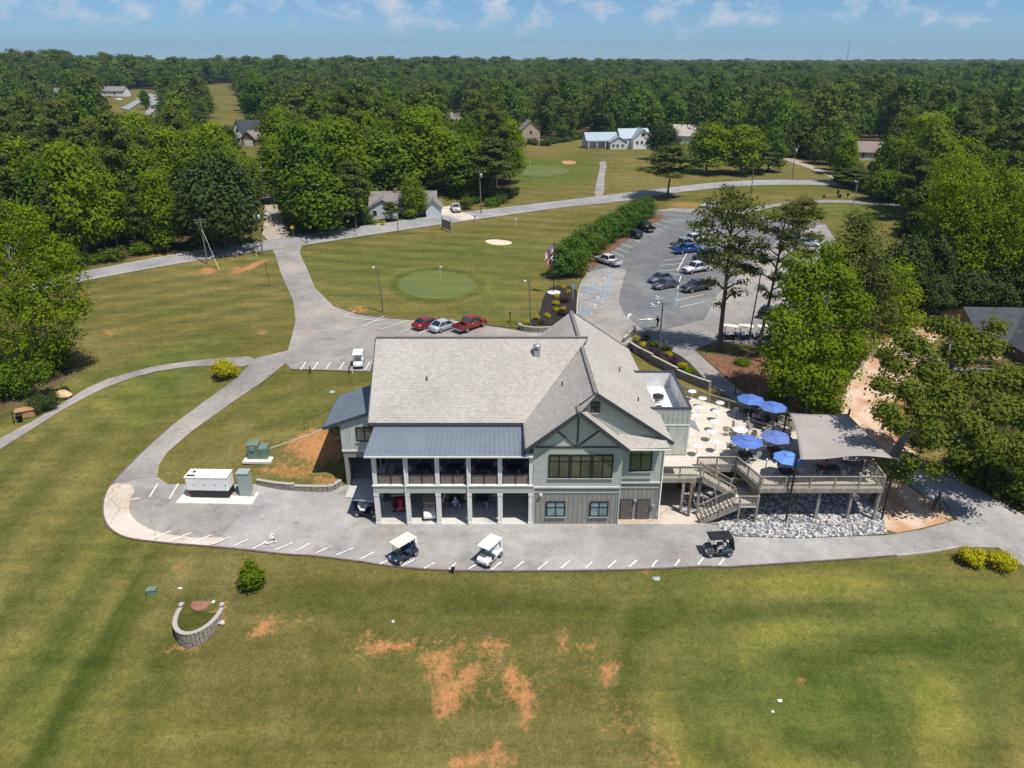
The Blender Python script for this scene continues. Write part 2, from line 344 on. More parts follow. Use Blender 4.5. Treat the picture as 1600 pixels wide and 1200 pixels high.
M['cl_navy'] = mat('navy_cloth', (.03, .04, .09), .9); M['cl_red'] = mat('red_cloth', (.4, .05, .08), .9); M['hair'] = mat('dark_hair', (.03, .02, .015), .8)
M['cl_blue'] = mat('pale_blue_cloth', (.25, .36, .55), .9); M['cl_khaki'] = mat('khaki_cloth', (.33, .27, .19), .9)
FOL = {
 'bright': foliage_material('bright_leaves', [(.115, .17, .006), (.16, .225, .007), (.215, .27, .009)], .42),
 'decid': foliage_material('green_leaves', [(.058, .105, .010), (.092, .148, .010), (.135, .19, .011), (.135, .17, .022)], .36),
 'dark': foliage_material('dark_leaves', [(.040, .064, .016), (.054, .080, .018), (.068, .092, .022)], .2),
 'pine': foliage_material('pine_needles', [(.07, .092, .018), (.09, .112, .020), (.115, .125, .030)], .26),
 'olive': foliage_material('oak_leaves', [(.085, .115, .016), (.12, .15, .018), (.15, .175, .024)], .34),
 'yellow': foliage_material('golden_leaves', [(.30, .29, .012), (.42, .37, .012), (.46, .36, .02)], .3),
 'purple': foliage_material('purple_leaves', [(.035, .016, .022), (.05, .022, .03), (.06, .03, .034)], .1),
 'mixed': foliage_material('far_wood_leaves', [(.068, .088, .022), (.055, .11, .014), (.10, .112, .026), (.085, .16, .012), (.12, .135, .024), (.16, .22, .012)], .33)}

# ---------------------------------------------------------------- terrain height
cP, sP = cos(PITCH), sin(PITCH)
def ray(px, py):
    u = (px - 800) / FPX; v = (600 - py) / FPX
    return u, cP + v * sP, -sP + v * cP
def at(px, py, z):                     # point of height z seen at this pixel of the photograph
    dx, dy, dz = ray(px, py); t = (z - CAM_Z) / dz
    return Vector((t * dx, t * dy, z))
def atY(px, py, Y):
    dx, dy, dz = ray(px, py); t = Y / dy
    return Vector((t * dx, Y, CAM_Z + t * dz))
def proj_np(x, y, z):
    zz = z - CAM_Z; zc = y * cP - zz * sP; yc = y * sP + zz * cP
    zc = np.where(zc < 1, 1, zc)
    return 800 + FPX * x / zc, 600 - FPX * yc / zc
CP = [(200,800,0),(170,810,-.1),(300,850,0),(250,735,.3),(500,835,0),(560,872,0),(800,860,0),(800,892,0),(1100,870,0),(1300,850,0),(1500,850,0),(600,780,0),(830,800,0),(1000,830,0),(1590,870,0),(1590,830,.1),
 (1100,800,0),(560,740,0),(520,760,0),(450,770,0),(330,760,0),(380,740,.4),(350,615,1.6),(420,573,2.9),(450,556,3.2),(200,600,1.3),(50,680,.3),(-60,730,-.3),(230,690,.6),(150,640,.8),(330,690,.9),
 (400,640,1.8),(480,600,2.9),(505,680,2.4),(470,735,.5),(560,600,3.2),(405,715,1.1),(500,520,3.3),(600,500,3.3),(560,570,3.3),(700,520,3.3),(900,480,3.4),(1000,450,3.5),(1100,400,3.5),(1150,500,3.5),(1230,450,3.5),(1080,340,4),
 (980,540,3.5),(1100,560,3.5),(1150,600,3.3),(900,560,3.3),(750,600,3.2),(1050,640,2.2),(1150,680,1.6),(1250,800,.1),(1250,760,.9),(1250,690,2.4),(1300,640,3.0),(1370,820,0),(1400,780,.3),(1390,720,1.2),(1360,600,3.4),(1430,520,3.8),(1420,745,.7),(1480,790,.1),(1540,765,.4),(1550,700,1.6),(1590,640,2.6),
 (800,930,-.7),(800,1000,-2.1),(800,1150,-4.4),(330,905,-.3),(310,940,-.9),(300,1010,-2.7),(100,900,-.8),(100,1050,-3.0),(100,1190,-4.8),(0,800,-.4),(1300,930,-.5),(1300,1000,-1.8),(1300,1150,-3.8),(1550,950,-.6),(1590,1150,-3.6),(500,1000,-2.2),(500,1150,-4.6),(800,1400,-6),(100,1500,-6),(1500,1500,-5.5),
 (150,460,2.6),(150,520,1.9),(300,500,2.7),(400,388,3.2),(120,433,2.8),(650,350,3.6),(900,318,4.2),(1200,286,4.8),(1320,290,4.6),(1450,330,4),(850,260,5),(960,235,7),(675,445,3.6),(600,400,3.2),(800,420,3.5),(620,320,4.2),(420,300,5),(500,300,5),(700,270,6),(1100,270,5.5),(1250,250,6),(1400,450,3.2),(1500,470,3),(300,350,4.5),(100,350,4),(1590,500,3)]
def solve_tps():
    pts = np.array([tuple(at(px, py, z))for px, py, z in CP]); X = pts[:, :2] / 100; Z = pts[:, 2]; n = len(X)
    d = np.linalg.norm(X[:, None] - X[None], axis=2); K = np.where(d > 0, d * d * np.log(d + 1e-12), 0) + np.eye(n) * .002
    P = np.hstack([np.ones((n, 1)), X]); A = np.block([[K, P], [P.T, np.zeros((3, 3))]])
    return X, np.linalg.solve(A, np.concatenate([Z, np.zeros(3)]))
TX, TW = solve_tps()
def sstep(a, b, t): t = np.clip((t - a) / (b - a), 0, 1); return t * t * (3 - 2 * t)
def height_raw(x, y):
    x = np.asarray(x, float); y = np.asarray(y, float)
    xc, yc = np.clip(x, -110, 130), np.clip(y, 18, 235)
    out = TW[-3] + TW[-2] * xc / 100 + TW[-1] * yc / 100
    for (a, b), wt in zip(TX, TW[:-3]):
        d2 = (xc / 100 - a) ** 2 + (yc / 100 - b) ** 2; out = out + wt * .5 * d2 * np.log(d2 + 1e-12)
    dist = np.hypot(x, y)
    far = 6 + 2.2 * np.sin(x / 150 + 1) * np.cos(y / 190) + 1.5 * np.sin(x / 61 + y / 83)
    far = far + 15 * np.exp(-(((x + 640) / 340) ** 2 + ((y - 880) / 330) ** 2)) + 7 * np.exp(-(((x + 150) / 300) ** 2 + ((y - 1100) / 260) ** 2))
    far = far + 3 * np.sin(x / 370 + .7) * np.sin(y / 450) * sstep(600, 1500, dist) + 13 * sstep(1500, 6500, dist) + 5 * np.sin(x / 900 + 2) * np.sin(y / 1300 + 1) * sstep(1500, 4000, dist)
    wgt = sstep(190, 330, dist) * (y > 0)
    return out * (1 - wgt) + far * wgt
def axis_pts(lo, f0, f1, hi, step, g):
    a = list(np.arange(f0, f1 + .01, step)); s = step; v = f1
    while v < hi: s *= g; v += s; a.append(v)
    s = step; v = f0; b = []
    while v > lo: s *= g; v -= s; b.append(v)
    return np.array(b[::-1] + a)
GX = axis_pts(-7000, -95, 115, 7000, 1.0, 1.07); GY = axis_pts(-400, 20, 230, 9000, 1.0, 1.07)
gx, gy = np.meshgrid(GX, GY); GZ = height_raw(gx, gy)
_fw = sstep(-19, -17, gx) * (1 - sstep(15.5, 18, gx)) * sstep(46, 48, gy) * (1 - sstep(61, 64, gy)); GZ = GZ * (1 - _fw)
# hollow below the half-round block wall, and a level shelf inside it
def H(x, y):
    x = np.asarray(x, float); y = np.asarray(y, float)
    i = np.clip(np.searchsorted(GX, x) - 1, 0, len(GX) - 2); j = np.clip(np.searchsorted(GY, y) - 1, 0, len(GY) - 2)
    fx = (x - GX[i]) / (GX[i + 1] - GX[i]); fy = (y - GY[j]) / (GY[j + 1] - GY[j])
    return (GZ[j, i] * (1 - fx) * (1 - fy) + GZ[j, i + 1] * fx * (1 - fy) + GZ[j + 1, i] * (1 - fx) * fy + GZ[j + 1, i + 1] * fx * fy)
def G(px, py, dz=0):                   # ground point seen at this pixel
    dx, dy, dz_ = ray(px, py); z = 3.0
    for _ in range(25):
        t = (z - CAM_Z) / dz_; z = .5 * z + .5 * float(H(t * dx, t * dy))
    t = (z - CAM_Z) / dz_
    return Vector((t * dx, t * dy, z + dz))

def inpoly(px, py, poly):
    px = np.asarray(px); r = np.zeros(px.shape, bool); n = len(poly)
    for i in range(n):
        x1, y1 = poly[i]; x2, y2 = poly[(i + 1) % n]
        if y1 == y2: continue
        c = ((y1 > py) != (y2 > py)) & (px < (x2 - x1) * (py - y1) / (y2 - y1) + x1); r ^= c
    return r
GPX, GPY = proj_np(gx, gy, GZ)
vis = gy > 5
def blob(cx, cy, rx, ry, soft=.5, ang=0):
    dx, dy = GPX - cx, GPY - cy; a = R(ang); u = dx * cos(a) + dy * sin(a); v = -dx * sin(a) + dy * cos(a)
    d = np.sqrt((u / rx) ** 2 + (v / ry) ** 2); return np.where(vis, 1 - sstep(1 - soft, 1 + soft, d), 0)
def paint(blobs): 
    o = np.zeros_like(GX[None] + GY[:, None])
    for b in blobs: s = b[-1]; o = np.maximum(o, blob(*b[:-1]) * s)
    return o
A_dirt = paint([(600,1010,40,14,.5,10,.95),(650,1020,60,10,.5,20,.8),(690,1045,26,26,.5,0,.95),(720,1010,90,30,.6,0,.5),(760,1080,110,50,.6,0,.42),(900,1060,90,50,.6,0,.36),(560,1010,60,30,.6,0,.4),(705,1085,22,30,.5,0,1),(690,1115,22,20,.5,0,.9),(745,1045,26,12,.5,-20,1),(770,1010,25,22,.5,0,.85),(805,1060,16,30,.5,0,1),(825,1095,16,32,.5,0,1.05),(830,1140,8,10,.5,0,.95),(880,995,22,12,.5,10,1),(915,1000,18,8,.5,0,.8),(955,1040,24,12,.5,-20,.95),(955,1070,10,16,.5,0,.7),(930,1020,12,8,.5,0,.8),
 (720,1188,28,12,.5,-20,1),(770,1180,35,16,.5,0,.95),(800,1195,15,12,.5,0,.8),(850,1155,10,6,.5,0,.95),(415,980,30,16,.5,-15,.9),(470,975,12,14,.5,0,.75),(575,1000,20,14,.5,0,.8),(325,975,40,9,.5,-40,.75),(290,1010,40,12,.5,-10,.7),(285,885,22,10,.5,40,.72),(340,960,14,25,.5,30,.8),(560,1050,10,50,.6,0,.55),(385,1090,10,5,.4,0,.9),(400,1090,8,4,.4,0,.9),
 (325,423,14,6,.5,0,1),(395,415,26,4,.4,-22,1.05),(372,424,20,4,.4,-8,.8),(170,520,12,6,.5,0,.8),(410,520,14,7,.5,0,.7),(375,420,20,4,.5,0,.75),(130,460,14,8,.5,0,.8),
 (500,698,42,30,.5,0,1.05),(470,690,40,14,.5,-30,.85),(450,735,60,14,.5,0,.75),(510,750,30,10,.5,0,.8),(505,480,30,9,.6,0,.85),(560,483,20,8,.6,0,.75),(1072,320,30,5,.6,0,.75),(1380,296,70,4,.4,12,.9),(1400,640,50,40,.5,0,.9),(1350,650,24,50,.5,0,1),(1390,520,60,26,.5,0,.7),(1420,770,40,30,.5,0,.62),(1440,800,40,20,.5,0,.7),(1180,610,20,10,.5,30,.9),(1290,770,40,14,.6,0,.6),
 (695,195,24,8,.5,0,.8),(785,300,20,10,.5,0,.7),(250,400,50,4,.5,-9,.6),(1010,895,25,6,.5,0,.6),(970,1130,60,60,.7,0,.45),(1030,1180,50,60,.7,0,.5),(1250,1063,18,8,.5,0,.62),(140,820,0.1,.1,.5,0,.1),(1560,985,20,12,.6,0,.5)])
A_lush = paint([(675,445,66,26,.15,0,1),(840,268,100,22,.4,0,1),(700,400,260,22,.6,-3,.65),(560,440,60,50,.6,0,.5),(780,450,60,60,.7,0,.5),(180,610,190,38,.35,-22,.85),(200,640,150,40,.5,-28,.7),(40,960,190,330,.6,0,.5),(120,860,60,300,.6,20,.4),(1300,1050,330,180,.6,0,.75),(1450,980,250,80,.6,0,.8),(1300,1110,110,70,.4,0,1),(1150,930,220,25,.6,0,.6),(310,965,30,16,.5,0,1),(280,470,130,30,.7,0,.35),(1300,330,130,14,.5,0,.6),(440,640,80,40,.7,0,.45),(900,930,180,40,.7,0,.5),(700,960,50,18,.6,0,.6),(740,1100,35,16,.5,0,.8),(520,950,60,20,.6,0,.5)])
A_dry = paint([(60,560,130,30,.7,-10,.6),(330,430,120,30,.7,0,.45),(100,640,60,14,.6,-30,.6),(870,325,160,12,.6,-8,.4),(1000,280,60,30,.6,0,.55),(1480,720,80,30,.6,25,.85),(1430,690,60,20,.6,0,.7),(350,940,90,50,.7,0,.45),(850,1150,160,60,.8,0,.35),(930,1180,120,60,.7,0,.5),(60,800,80,260,.7,20,.35),(850,225,120,10,.6,0,.5),(1290,270,60,14,.6,0,.5),(560,620,60,18,.6,0,.4),(430,690,60,12,.5,0,.4),(600,930,300,14,.7,0,.35)])
_c = G(1310, 1105); _rr = np.hypot(gx - _c.x, (gy - _c.y) * 1.15) + .6 * np.sin(gx / 3.1) + .5 * np.sin(gy / 2.3)
_ring = (.5 + .5 * np.sin(_rr * 1.15)) * (1 - sstep(13, 22, _rr)) * sstep(4.5, 6, _rr)
_ring *= .5 + .5 * np.sin(np.arctan2(gy - _c.y, gx - _c.x) * 3 + _rr * .3)
_a, _b = G(120, 1060), G(262, 830); _dv = (_b - _a).to_2d().normalized(); _pp = (gx - _a.x) * -_dv.y + (gy - _a.y) * _dv.x; _al = (gx - _a.x) * _dv.x + (gy - _a.y) * _dv.y
_band = .5 + .5 * np.sin(_pp * 1.15 + .8 * np.sin(_al / 6) + 1.3 * np.sin(_pp / 3.7)); _bm = blob(60, 950, 230, 300, .5, 0)
A_mow = .5 + 1.0 * (_ring - .3) * ((_rr < 22) * (1 - sstep(14, 22, _rr))) * .85 + .5 * (_band - .5) * _bm + .12 * blob(1300, 1050, 330, 160, .6, 0)
A_mow = A_mow - .5 * (1 - sstep(.3, .9, np.abs(_pp + .4))) * _bm
_t = np.clip((gx + 8) / 60, 0, 1)
_mw = (.5 + .5 * np.sin(gy * 1.35 + 1.2 * np.sin(gx / 9)))
A_mow = A_mow + .34 * (_mw - .5) * blob(900, 940, 700, 45, .5, 0) + .3 * .5 * np.sin((gx * .35 + gy) * .95) * blob(650, 400, 420, 90, .5, -5) + .3 * .5 * np.sin((gx * -.6 + gy) * .9) * blob(250, 470, 230, 70, .5, 0) + .4 * .5 * np.sin((gx * .75 + gy) * 1.1 + .5 * np.sin(gx / 4)) * blob(190, 620, 180, 50, .4, -22) + .3 * .5 * np.sin((gx * .5 - gy) * 1.0) * blob(430, 650, 140, 70, .5, -30)
A_mow = A_mow - .26 * blob(650, 1000, 460, 140, .5, 0)
A_dry = np.clip(A_dry + .22 * blob(650, 1000, 460, 150, .5, 0), 0, 1)
A_mow = A_mow - .34 * blob(1300, 1065, 75, 26, .35, 12) * (1 - blob(1300, 1110, 60, 28, .4, 0)) - .2 * blob(1440, 1010, 160, 22, .5, -4) + .22 * blob(1190, 930, 190, 26, .6, -8) + .2 * blob(1080, 1010, 40, 90, .6, 20)
_dr = np.hypot((GPX - 682) / 62, (GPY - 446) / 23); A_mow = A_mow - .3 * np.exp(-((_dr - 1.12) / .09) ** 2) * vis + .2 * np.exp(-((_dr - 1.3) / .1) ** 2) * vis
_dr = np.hypot((GPX - 176) / 76, (GPY - 632) / 28); A_mow = A_mow + .22 * (1 - sstep(.8, 1.1, _dr)) * vis
FOREST_POLYS = [
 [(-900,101),(2600,101),(2600,470),(1620,500),(1560,478),(1430,470),(1390,450),(1450,400),(1455,345),(1400,318),(1345,302),(1312,285),(1300,262),(1240,247),(1180,232),(1060,222),(800,222),(770,232),(780,262),(800,285),(795,318),(760,318),(740,300),(690,292),(575,292),(560,345),(520,360),(470,345),(440,330),(428,280),(412,240),(398,250),(400,300),(405,345),(380,372),(260,394),(120,420),(-60,450),(-900,560)],
]
CLEAR = [[(165,143),(255,138),(262,180),(215,186),(140,176)],[(298,133),(372,131),(385,195),(330,196)],[(78,148),(110,148),(112,166),(84,166)],[(668,176),(730,176),(730,216),(668,216)],[(352,180),(432,180),(436,330),(405,330),(398,250),(370,236)],[(640,158),(680,158),(700,182),(650,180)],[(895,215),(1090,214),(1090,240),(895,240)],[(820,208),(850,208),(850,232),(820,232)],[(1318,228),(1375,226),(1385,262),(1330,262)],[(405,130),(440,130),(440,142),(405,142)]]
def forest_mask(px, py):
    m = np.zeros(np.shape(px), bool)
    for p in FOREST_POLYS: m |= inpoly(px, py, p)
    for p in CLEAR: m &= ~inpoly(px, py, p)
    return m
fm = forest_mask(GPX, GPY) & vis
A_litter_shade = np.maximum(fm.astype(float), paint([(1300,590,90,60,.3,0,1),(1400,480,60,30,.3,0,.9),(1180,575,46,26,.4,20,.8),(60,560,60,50,.3,0,.9),(0,560,90,80,.3,0,1),(1580,700,60,60,.4,0,.95),(1590,600,90,100,.3,0,.9),(1240,600,50,40,.4,0,.8),(950,385,90,16,.4,-38,.6),(1590,760,50,40,.4,30,.9),(1540,488,90,22,.3,0,1),(1460,455,50,20,.3,0,1)]))  # last two blobs paint the wood's dark shade onto the lawn by the barn
A_litter_shade = np.where((np.abs(gx) > 90) & ~vis, 0, A_litter_shade)
def build_ground():
    ny, nx = gx.shape; me = bpy.data.meshes.new('ground')
    co = np.stack([gx, gy, GZ], -1).reshape(-1, 3); ii = np.arange(ny * nx).reshape(ny, nx)
    q = np.stack([ii[:-1, :-1], ii[:-1, 1:], ii[1:, 1:], ii[1:, :-1]], -1).reshape(-1, 4)
    me.vertices.add(len(co)); me.vertices.foreach_set('co', co.astype('f').ravel())
    me.loops.add(q.size); me.loops.foreach_set('vertex_index', q.astype('i').ravel())
    me.polygons.add(len(q)); me.polygons.foreach_set('loop_start', np.arange(0, q.size, 4, dtype='i'))
    me.polygons.foreach_set('use_smooth', np.ones(len(q), bool)); me.update(); me.validate()
    for nm, a in (('dirt', A_dirt), ('lush', A_lush), ('dry', A_dry), ('litter_shade', A_litter_shade), ('mow', A_mow)):
        at_ = me.attributes.new(nm, 'FLOAT', 'POINT'); at_.data.foreach_set('value', a.astype('f').ravel())
    me.materials.append(M['lawn']); o = bpy.data.objects.new('ground', me); COL.objects.link(o); tag(o, kind='structure')
build_ground()

# ---------------------------------------------------------------- sheets laid on the terrain
def resample(pts, step, closed=True):
    out = []; n = len(pts)
    for i in range(n if closed else n - 1):
        a, b = Vector(pts[i]), Vector(pts[(i + 1) % n]); k = max(1, int((b - a).length / step))
        for j in range(k): out.append(a.lerp(b, j / k))
    if not closed: out.append(Vector(pts[-1]))
    return out
def smooth_line(pts, it=2, closed=False):
    pts = [Vector(p) for p in pts]
    for _ in range(it):
        q = []
        n = len(pts)
        for i in range(n if closed else n - 1):
            a, b = pts[i], pts[(i + 1) % n]; q += [a * .75 + b * .25, a * .25 + b * .75]
        if not closed: q = [pts[0]] + q[1:-1] + [pts[-1]]
        pts = q
    return pts
def world_poly(pix, smooth=0, closed=True):
    p = [G(*q).to_2d() for q in pix]
    return smooth_line(p, smooth, closed) if smooth else p
def sheet(name, poly, m, dz=.04, step=1.5, edge=1.0, kind='structure', parent=None, fix=None):
    b = resample(poly, edge); n = len(b)
    xs = [p.x for p in b]; ys = [p.y for p in b]
    g1, g2 = np.meshgrid(np.arange(min(xs), max(xs), step), np.arange(min(ys), max(ys), step))
    inside = inpoly(g1, g2, [(p.x, p.y) for p in b])
    pts = b + [Vector((float(u), float(v))) for u, v in zip(g1[inside], g2[inside])]
    vs, es, fs, *_ = delaunay_2d_cdt(pts, [], [list(range(n))], 1, 1e-4)
    z = H(np.array([v.x for v in vs]), np.array([v.y for v in vs])) + dz if fix is None else np.full(len(vs), fix)
    me = bpy.data.meshes.new(name); me.from_pydata([(v.x, v.y, float(zz)) for v, zz in zip(vs, z)], [], [f for f in fs])
    bm_ = bmesh.new(); bm_.from_mesh(me)
    for f in bm_.faces:
        f.normal_update()
        if f.normal.z < 0: f.normal_flip()
        f.smooth = True
    bm_.to_mesh(me); bm_.free(); me.materials.append(m)
    o = bpy.data.objects.new(name, me); link(o, parent)
    if kind: o['kind'] = kind
    return o
def pix_sheet(name, pix, m, dz=.04, smooth=0, **k): return sheet(name, world_poly(pix, smooth), m, dz, **k)

LOT_FRONT = [(175,755),(163,775),(160,800),(166,822),(186,838),(215,845),(300,853),(400,862),(470,868),(560,878),(610,886),(680,892),(760,894),(900,893),(1020,891),(1150,886),(1300,877),(1400,869),(1450,864),(1500,855),(1560,856),(1600,885),(1700,945)]
lot_inner = [(1700,860),(1600,806),(1540,770),(1480,745),(1430,732),(1402,722),(1385,700),(1392,738),(1430,765),(1480,800),(1497,812),(1440,828),(1385,837),(1250,842),(1150,839),(1118,822),(1060,805),(1040,790),(1000,790),(900,780),(760,760),(600,745),(580,715),(556,718),(548,757),(533,760),(520,768),(440,766),(405,758),(330,757),(262,757),(246,745)]
pix_sheet('lower_car_park', LOT_FRONT + lot_inner, M['asph_new'], .04)
path_l = [(246,745),(249,727),(262,707),(300,674),(360,631),(420,590),(448,567),(452,548),(400,560),(372,590),(320,627),(265,668),(240,690),(200,728),(175,755)]
pix_sheet('cart_path', path_l, M['asph_old'], .06)
pix_sheet('old_pavement', [(205,762),(250,765),(405,757),(390,790),(330,856),(300,853),(240,840),(200,812),(196,790)], M['asph_old'], .08, 0)
pix_sheet('concrete_apron', [(175,755),(215,760),(200,790),(207,812),(240,832),(300,842),(360,840),(330,855),(300,853),(215,845),(186,838),(166,822),(160,800),(163,775)], M['concrete'], .10, 1)
pix_sheet('cart_path', [(400,556),(340,560),(280,566),(220,577),(150,598),(90,635),(40,665),(-60,715),(-60,745),(0,702),(60,665),(110,633),(170,603),(230,583),(290,573),(345,571),(390,574)], M['asph_old'], .05, 1)
pix_sheet('upper_car_park', [(424,386),(430,398),(440,430),(458,470),(462,500),(455,530),(448,552),(446,568),(455,577),(545,580),(578,581),(590,545),(760,545),(980,560),(995,540),(985,520),(890,500),(850,515),(812,517),(750,508),(650,501),(600,497),(560,492),(520,478),(492,450),(480,420),(468,395),(474,379)], M['asph_old'], .045)
pix_sheet('road', [(40,444),(120,427),(260,400),(380,380),(480,367),(600,348),(740,330),(860,316),(940,306),(1040,294),(1120,285),(1200,281),(1280,282),(1330,286),(1420,300),(1420,306),(1330,293),(1280,289),(1200,289),(1130,293),(1050,302),(960,317),(900,322),(860,327),(740,344),(600,364),(480,383),(380,397),(260,416),(120,442),(40,458)], M['asph_road'], .09, 1, step=3)
pix_sheet('right_car_park', [(900,508),(902,470),(905,450),(920,425),(945,397),(985,367),(1012,345),(1020,330),(1050,325),(1110,326),(1210,338),(1290,350),(1310,380),(1290,430),(1262,470),(1250,540),(1180,540),(1115,536),(1085,548),(1130,588),(1180,630),(1165,642),(1110,604),(1060,566),(1020,540),(1000,530),(975,545)], M['asph_dark'], .05)
pix_sheet('pale_pavement', [(902,508),(903,470),(907,450),(920,426),(945,419),(978,422),(966,470),(975,492),(1006,517),(1000,530),(975,545)], M['asph_old'], .075)
pix_sheet('pale_pavement', [(1120,462),(1190,400),(1240,352),(1290,352),(1308,380),(1288,430),(1260,470),(1248,538),(1180,538),(1115,534),(1085,548),(1128,588),(1178,630),(1165,640),(1110,602),(1062,564),(1024,520),(1100,500)], M['asph_old'], .075)
pix_sheet('pale_pavement', [(1020,330),(1050,326),(1110,327),(1210,339),(1235,346),(1200,345),(1110,335),(1050,331)], M['asph_old'], .08)
pix_sheet('gravel_lane', [(404,252),(408,300),(415,335),(408,379),(456,371),(441,345),(433,320),(426,290),(414,252)], M['gravel'], .07, 1)
pix_sheet('cart_path', [(928,308),(932,285),(938,262),(936,253),(946,252),(948,258),(944,282),(944,308)], M['asph_old'], .1, 1)
pix_sheet('cart_path', [(1130,337),(1170,326),(1220,317),(1300,312),(1380,316),(1460,326),(1460,331),(1380,321),(1300,316),(1220,322),(1175,331),(1150,338)], M['asph_old'], .1, 1)
pix_sheet('driveway', [(1220,248),(1260,262),(1310,284),(1325,284),(1290,268),(1240,248)], M['gravel'], .1)
pix_sheet('driveway', [(722,345),(700,338),(676,332),(684,324),(706,322),(712,328),(722,332),(748,341)], M['concrete'], .1)
pix_sheet('dirt_track', [(1302,690),(1310,640),(1325,600),(1350,560),(1385,532),(1430,510),(1470,500),(1490,512),(1450,540),(1420,590),(1385,640),(1400,690),(1440,712),(1400,722),(1380,705)], M['dirt'], .06, 1)
pix_sheet('bed_mulch', [(813,512),(830,500),(845,488),(848,465),(862,446),(900,448),(903,470),(900,500),(893,520),(850,518)], M['mulch'], .08, 1)
pix_sheet('bed_mulch', [(985,535),(1000,528),(1040,545),(1070,560),(1098,590),(1108,606),(1060,590),(1000,563)], M['mulch'], .10, 1)
pix_sheet('bed_mulch', [(905,420),(1030,330),(1040,340),(1015,352),(985,372),(945,402),(915,432)], M['straw'], .08, 1)
pix_sheet('dirt_bank', [(1397,745),(1430,767),(1478,800),(1492,812),(1440,826),(1388,836),(1360,800),(1375,760)], M['dirt'], .05, 1)
pix_sheet('pine_straw_ground', [(1110,552),(1150,556),(1230,560),(1240,590),(1200,610),(1185,625),(1130,586),(1092,552)], M['straw'], .06, 1)
pix_sheet('sand_bunker', [(755,377),(768,374),(792,376),(803,380),(790,384),(768,383)], M['sand'], .07, 2)
pix_sheet('sand_bunker', [(876,253),(890,251),(903,254),(895,258),(880,257)], M['redclay'], .12, 2)
pix_sheet('cul_de_sac', [(188,170),(204,162),(220,153),(234,147),(246,150),(256,160),(244,172),(230,184),(223,181),(236,167),(233,158),(216,163),(202,173)], M['asph_road'], .5)
M['green'] = mat('putting_green', (.118, .142, .040), .95, noise=.35, col2=(.10, .126, .034), stretch=(.3, 1, 1), bump=.1)
def ellipse_px(cx, cy, rx, ry, n=28, sq=1): return [(cx + rx * cos(2 * pi * k / n), cy + ry * sin(2 * pi * k / n) * sq) for k in range(n)]
pix_sheet('putting_green', ellipse_px(682, 446, 60, 22), M['green'], .05)
pix_sheet('putting_green', ellipse_px(842, 268, 48, 9), M['green'], .1)

# painted marks: segments in photograph pixels laid on the pavement
def line_marks(name, segs, m, w=.11, dz=.125):
    b = MB()
    for s_ in segs:
        a, c = G(s_[0], s_[1]), G(s_[2], s_[3]); k = max(1, int((c - a).length / 1.5)); d = (c - a); d.z = 0; d.normalize(); nrm = Vector((-d.y, d.x, 0)) * w / 2
        for i in range(k):
            p, q = a.lerp(c, i / k), a.lerp(c, (i + 1) / k)
            for t_ in (p, q): t_.z = float(H(t_.x, t_.y)) + dz
            b.add([p - nrm, q - nrm, q + nrm, p + nrm], [(0, 1, 2, 3)])
    o = b.build(name, m); tag(o, kind='structure'); return o
stalls = [(237,843,268,831),(267,846,299,834),(299,850,332,837),(331,852,360,841),(364,856,388,844),(395,859,418,848),(430,861,457,850),(462,863,484,851),(494,866,518,855),(526,869,552,858),(496+66,876,585,864),(594,883,620,871),(627,886,648,876),(663,890,679,881),(702,891,713,881),(732,891,750,880),(768,892,783,880),(803,891,818,879),(840,892,856,879),(876,890,890,878),(915,890,925,879),(950,889,962,878),(982,888,995,877),(1018,888,1026,877),(1054,886,1062,876),(1090,884,1099,873),(1123,885,1131,875)]
line_marks('stall_lines', stalls + [(218,780,205,782),(247,757,234,778),(279,757,265,781),(391,776,397,768)], M['paint_w'], .13)
line_marks('stall_lines', [(470,579,478,567),(489,579,497,567),(509,579,517,567),(530,579,538,567),(551,579,558,567),(571,579,578,567),(536,496,555,487),(536,496,596,503),(566,512,600,495),(590,502,605,499),(594,516,638,502),(625,520,648,513),(655,523,664,517)], M['paint_w'], .12)
line_marks('stall_lines', [(955,393,975,402),(962,388,983,396),(971,382,990,389),(984,372,1000,379),(1018,356,1036,362),(1024,350,1044,356),(1032,345,1053,350),(1036,408,1072,404),(1032,416,1068,412),(1028,425,1066,421),(1037,432,1062,430),(1058,424,1080,384),(1065,428,1104,422),(1058,452,1064,432),(1058,470,1100,461),(1063,481,1100,473),(1080,384,1096,366),(1080,360,1110,358),(1100,366,1118,362),(1085,372,1112,369)], M['paint_w'], .13)
line_marks('accessible_stall_lines', [(1014,464,1055,458),(1011,475,1062,470),(1008,487,1056,480),(1055,480,1060,454),(903,455,945,464),(903,466,944,477),(926,424,960,427),(931,430,921,421),(938,432,930,422),(946,433,939,423),(925,441,950,448),(917,457,920,446),(924,458,927,446),(930,459,933,448),(937,460,940,450),(944,462,946,452),(906,478,908,494),(912,479,918,497),(919,483,924,496),(958,428,948,470),(952,430,940,478),(907,449,946,456)], M['paint_b'], .12)
line_marks('road_edge_lines', [(120,428.5,260,401.5),(260,401.5,380,381.5),(480,368.5,600,349.5),(600,349.5,740,331.5),(740,331.5,860,317.5),(120,440.5,260,414.5),(260,414.5,380,395.5),(480,381.5,600,362.5),(600,362.5,740,342.5),(740,342.5,860,325.5)], M['paint_w'], .15, .14)
def arrow_mark(px, py, ang, s=1.0):
    c = G(px, py); b = MB(); pts = [(-1.1, -.12), (.1, -.12), (.1, -.42), (1.0, 0), (.1, .42), (.1, .12), (-1.1, .12)]
    b.poly([(c.x + s * (x * cos(ang) - y * sin(ang)), c.y + s * (x * sin(ang) + y * cos(ang)), c.z + .13) for x, y in pts])
    tag(b.build('direction_arrow', M['paint_w']), kind='structure')
arrow_mark(983, 494, R(70), 1.0); arrow_mark(1011, 500, R(10), 1.1); 
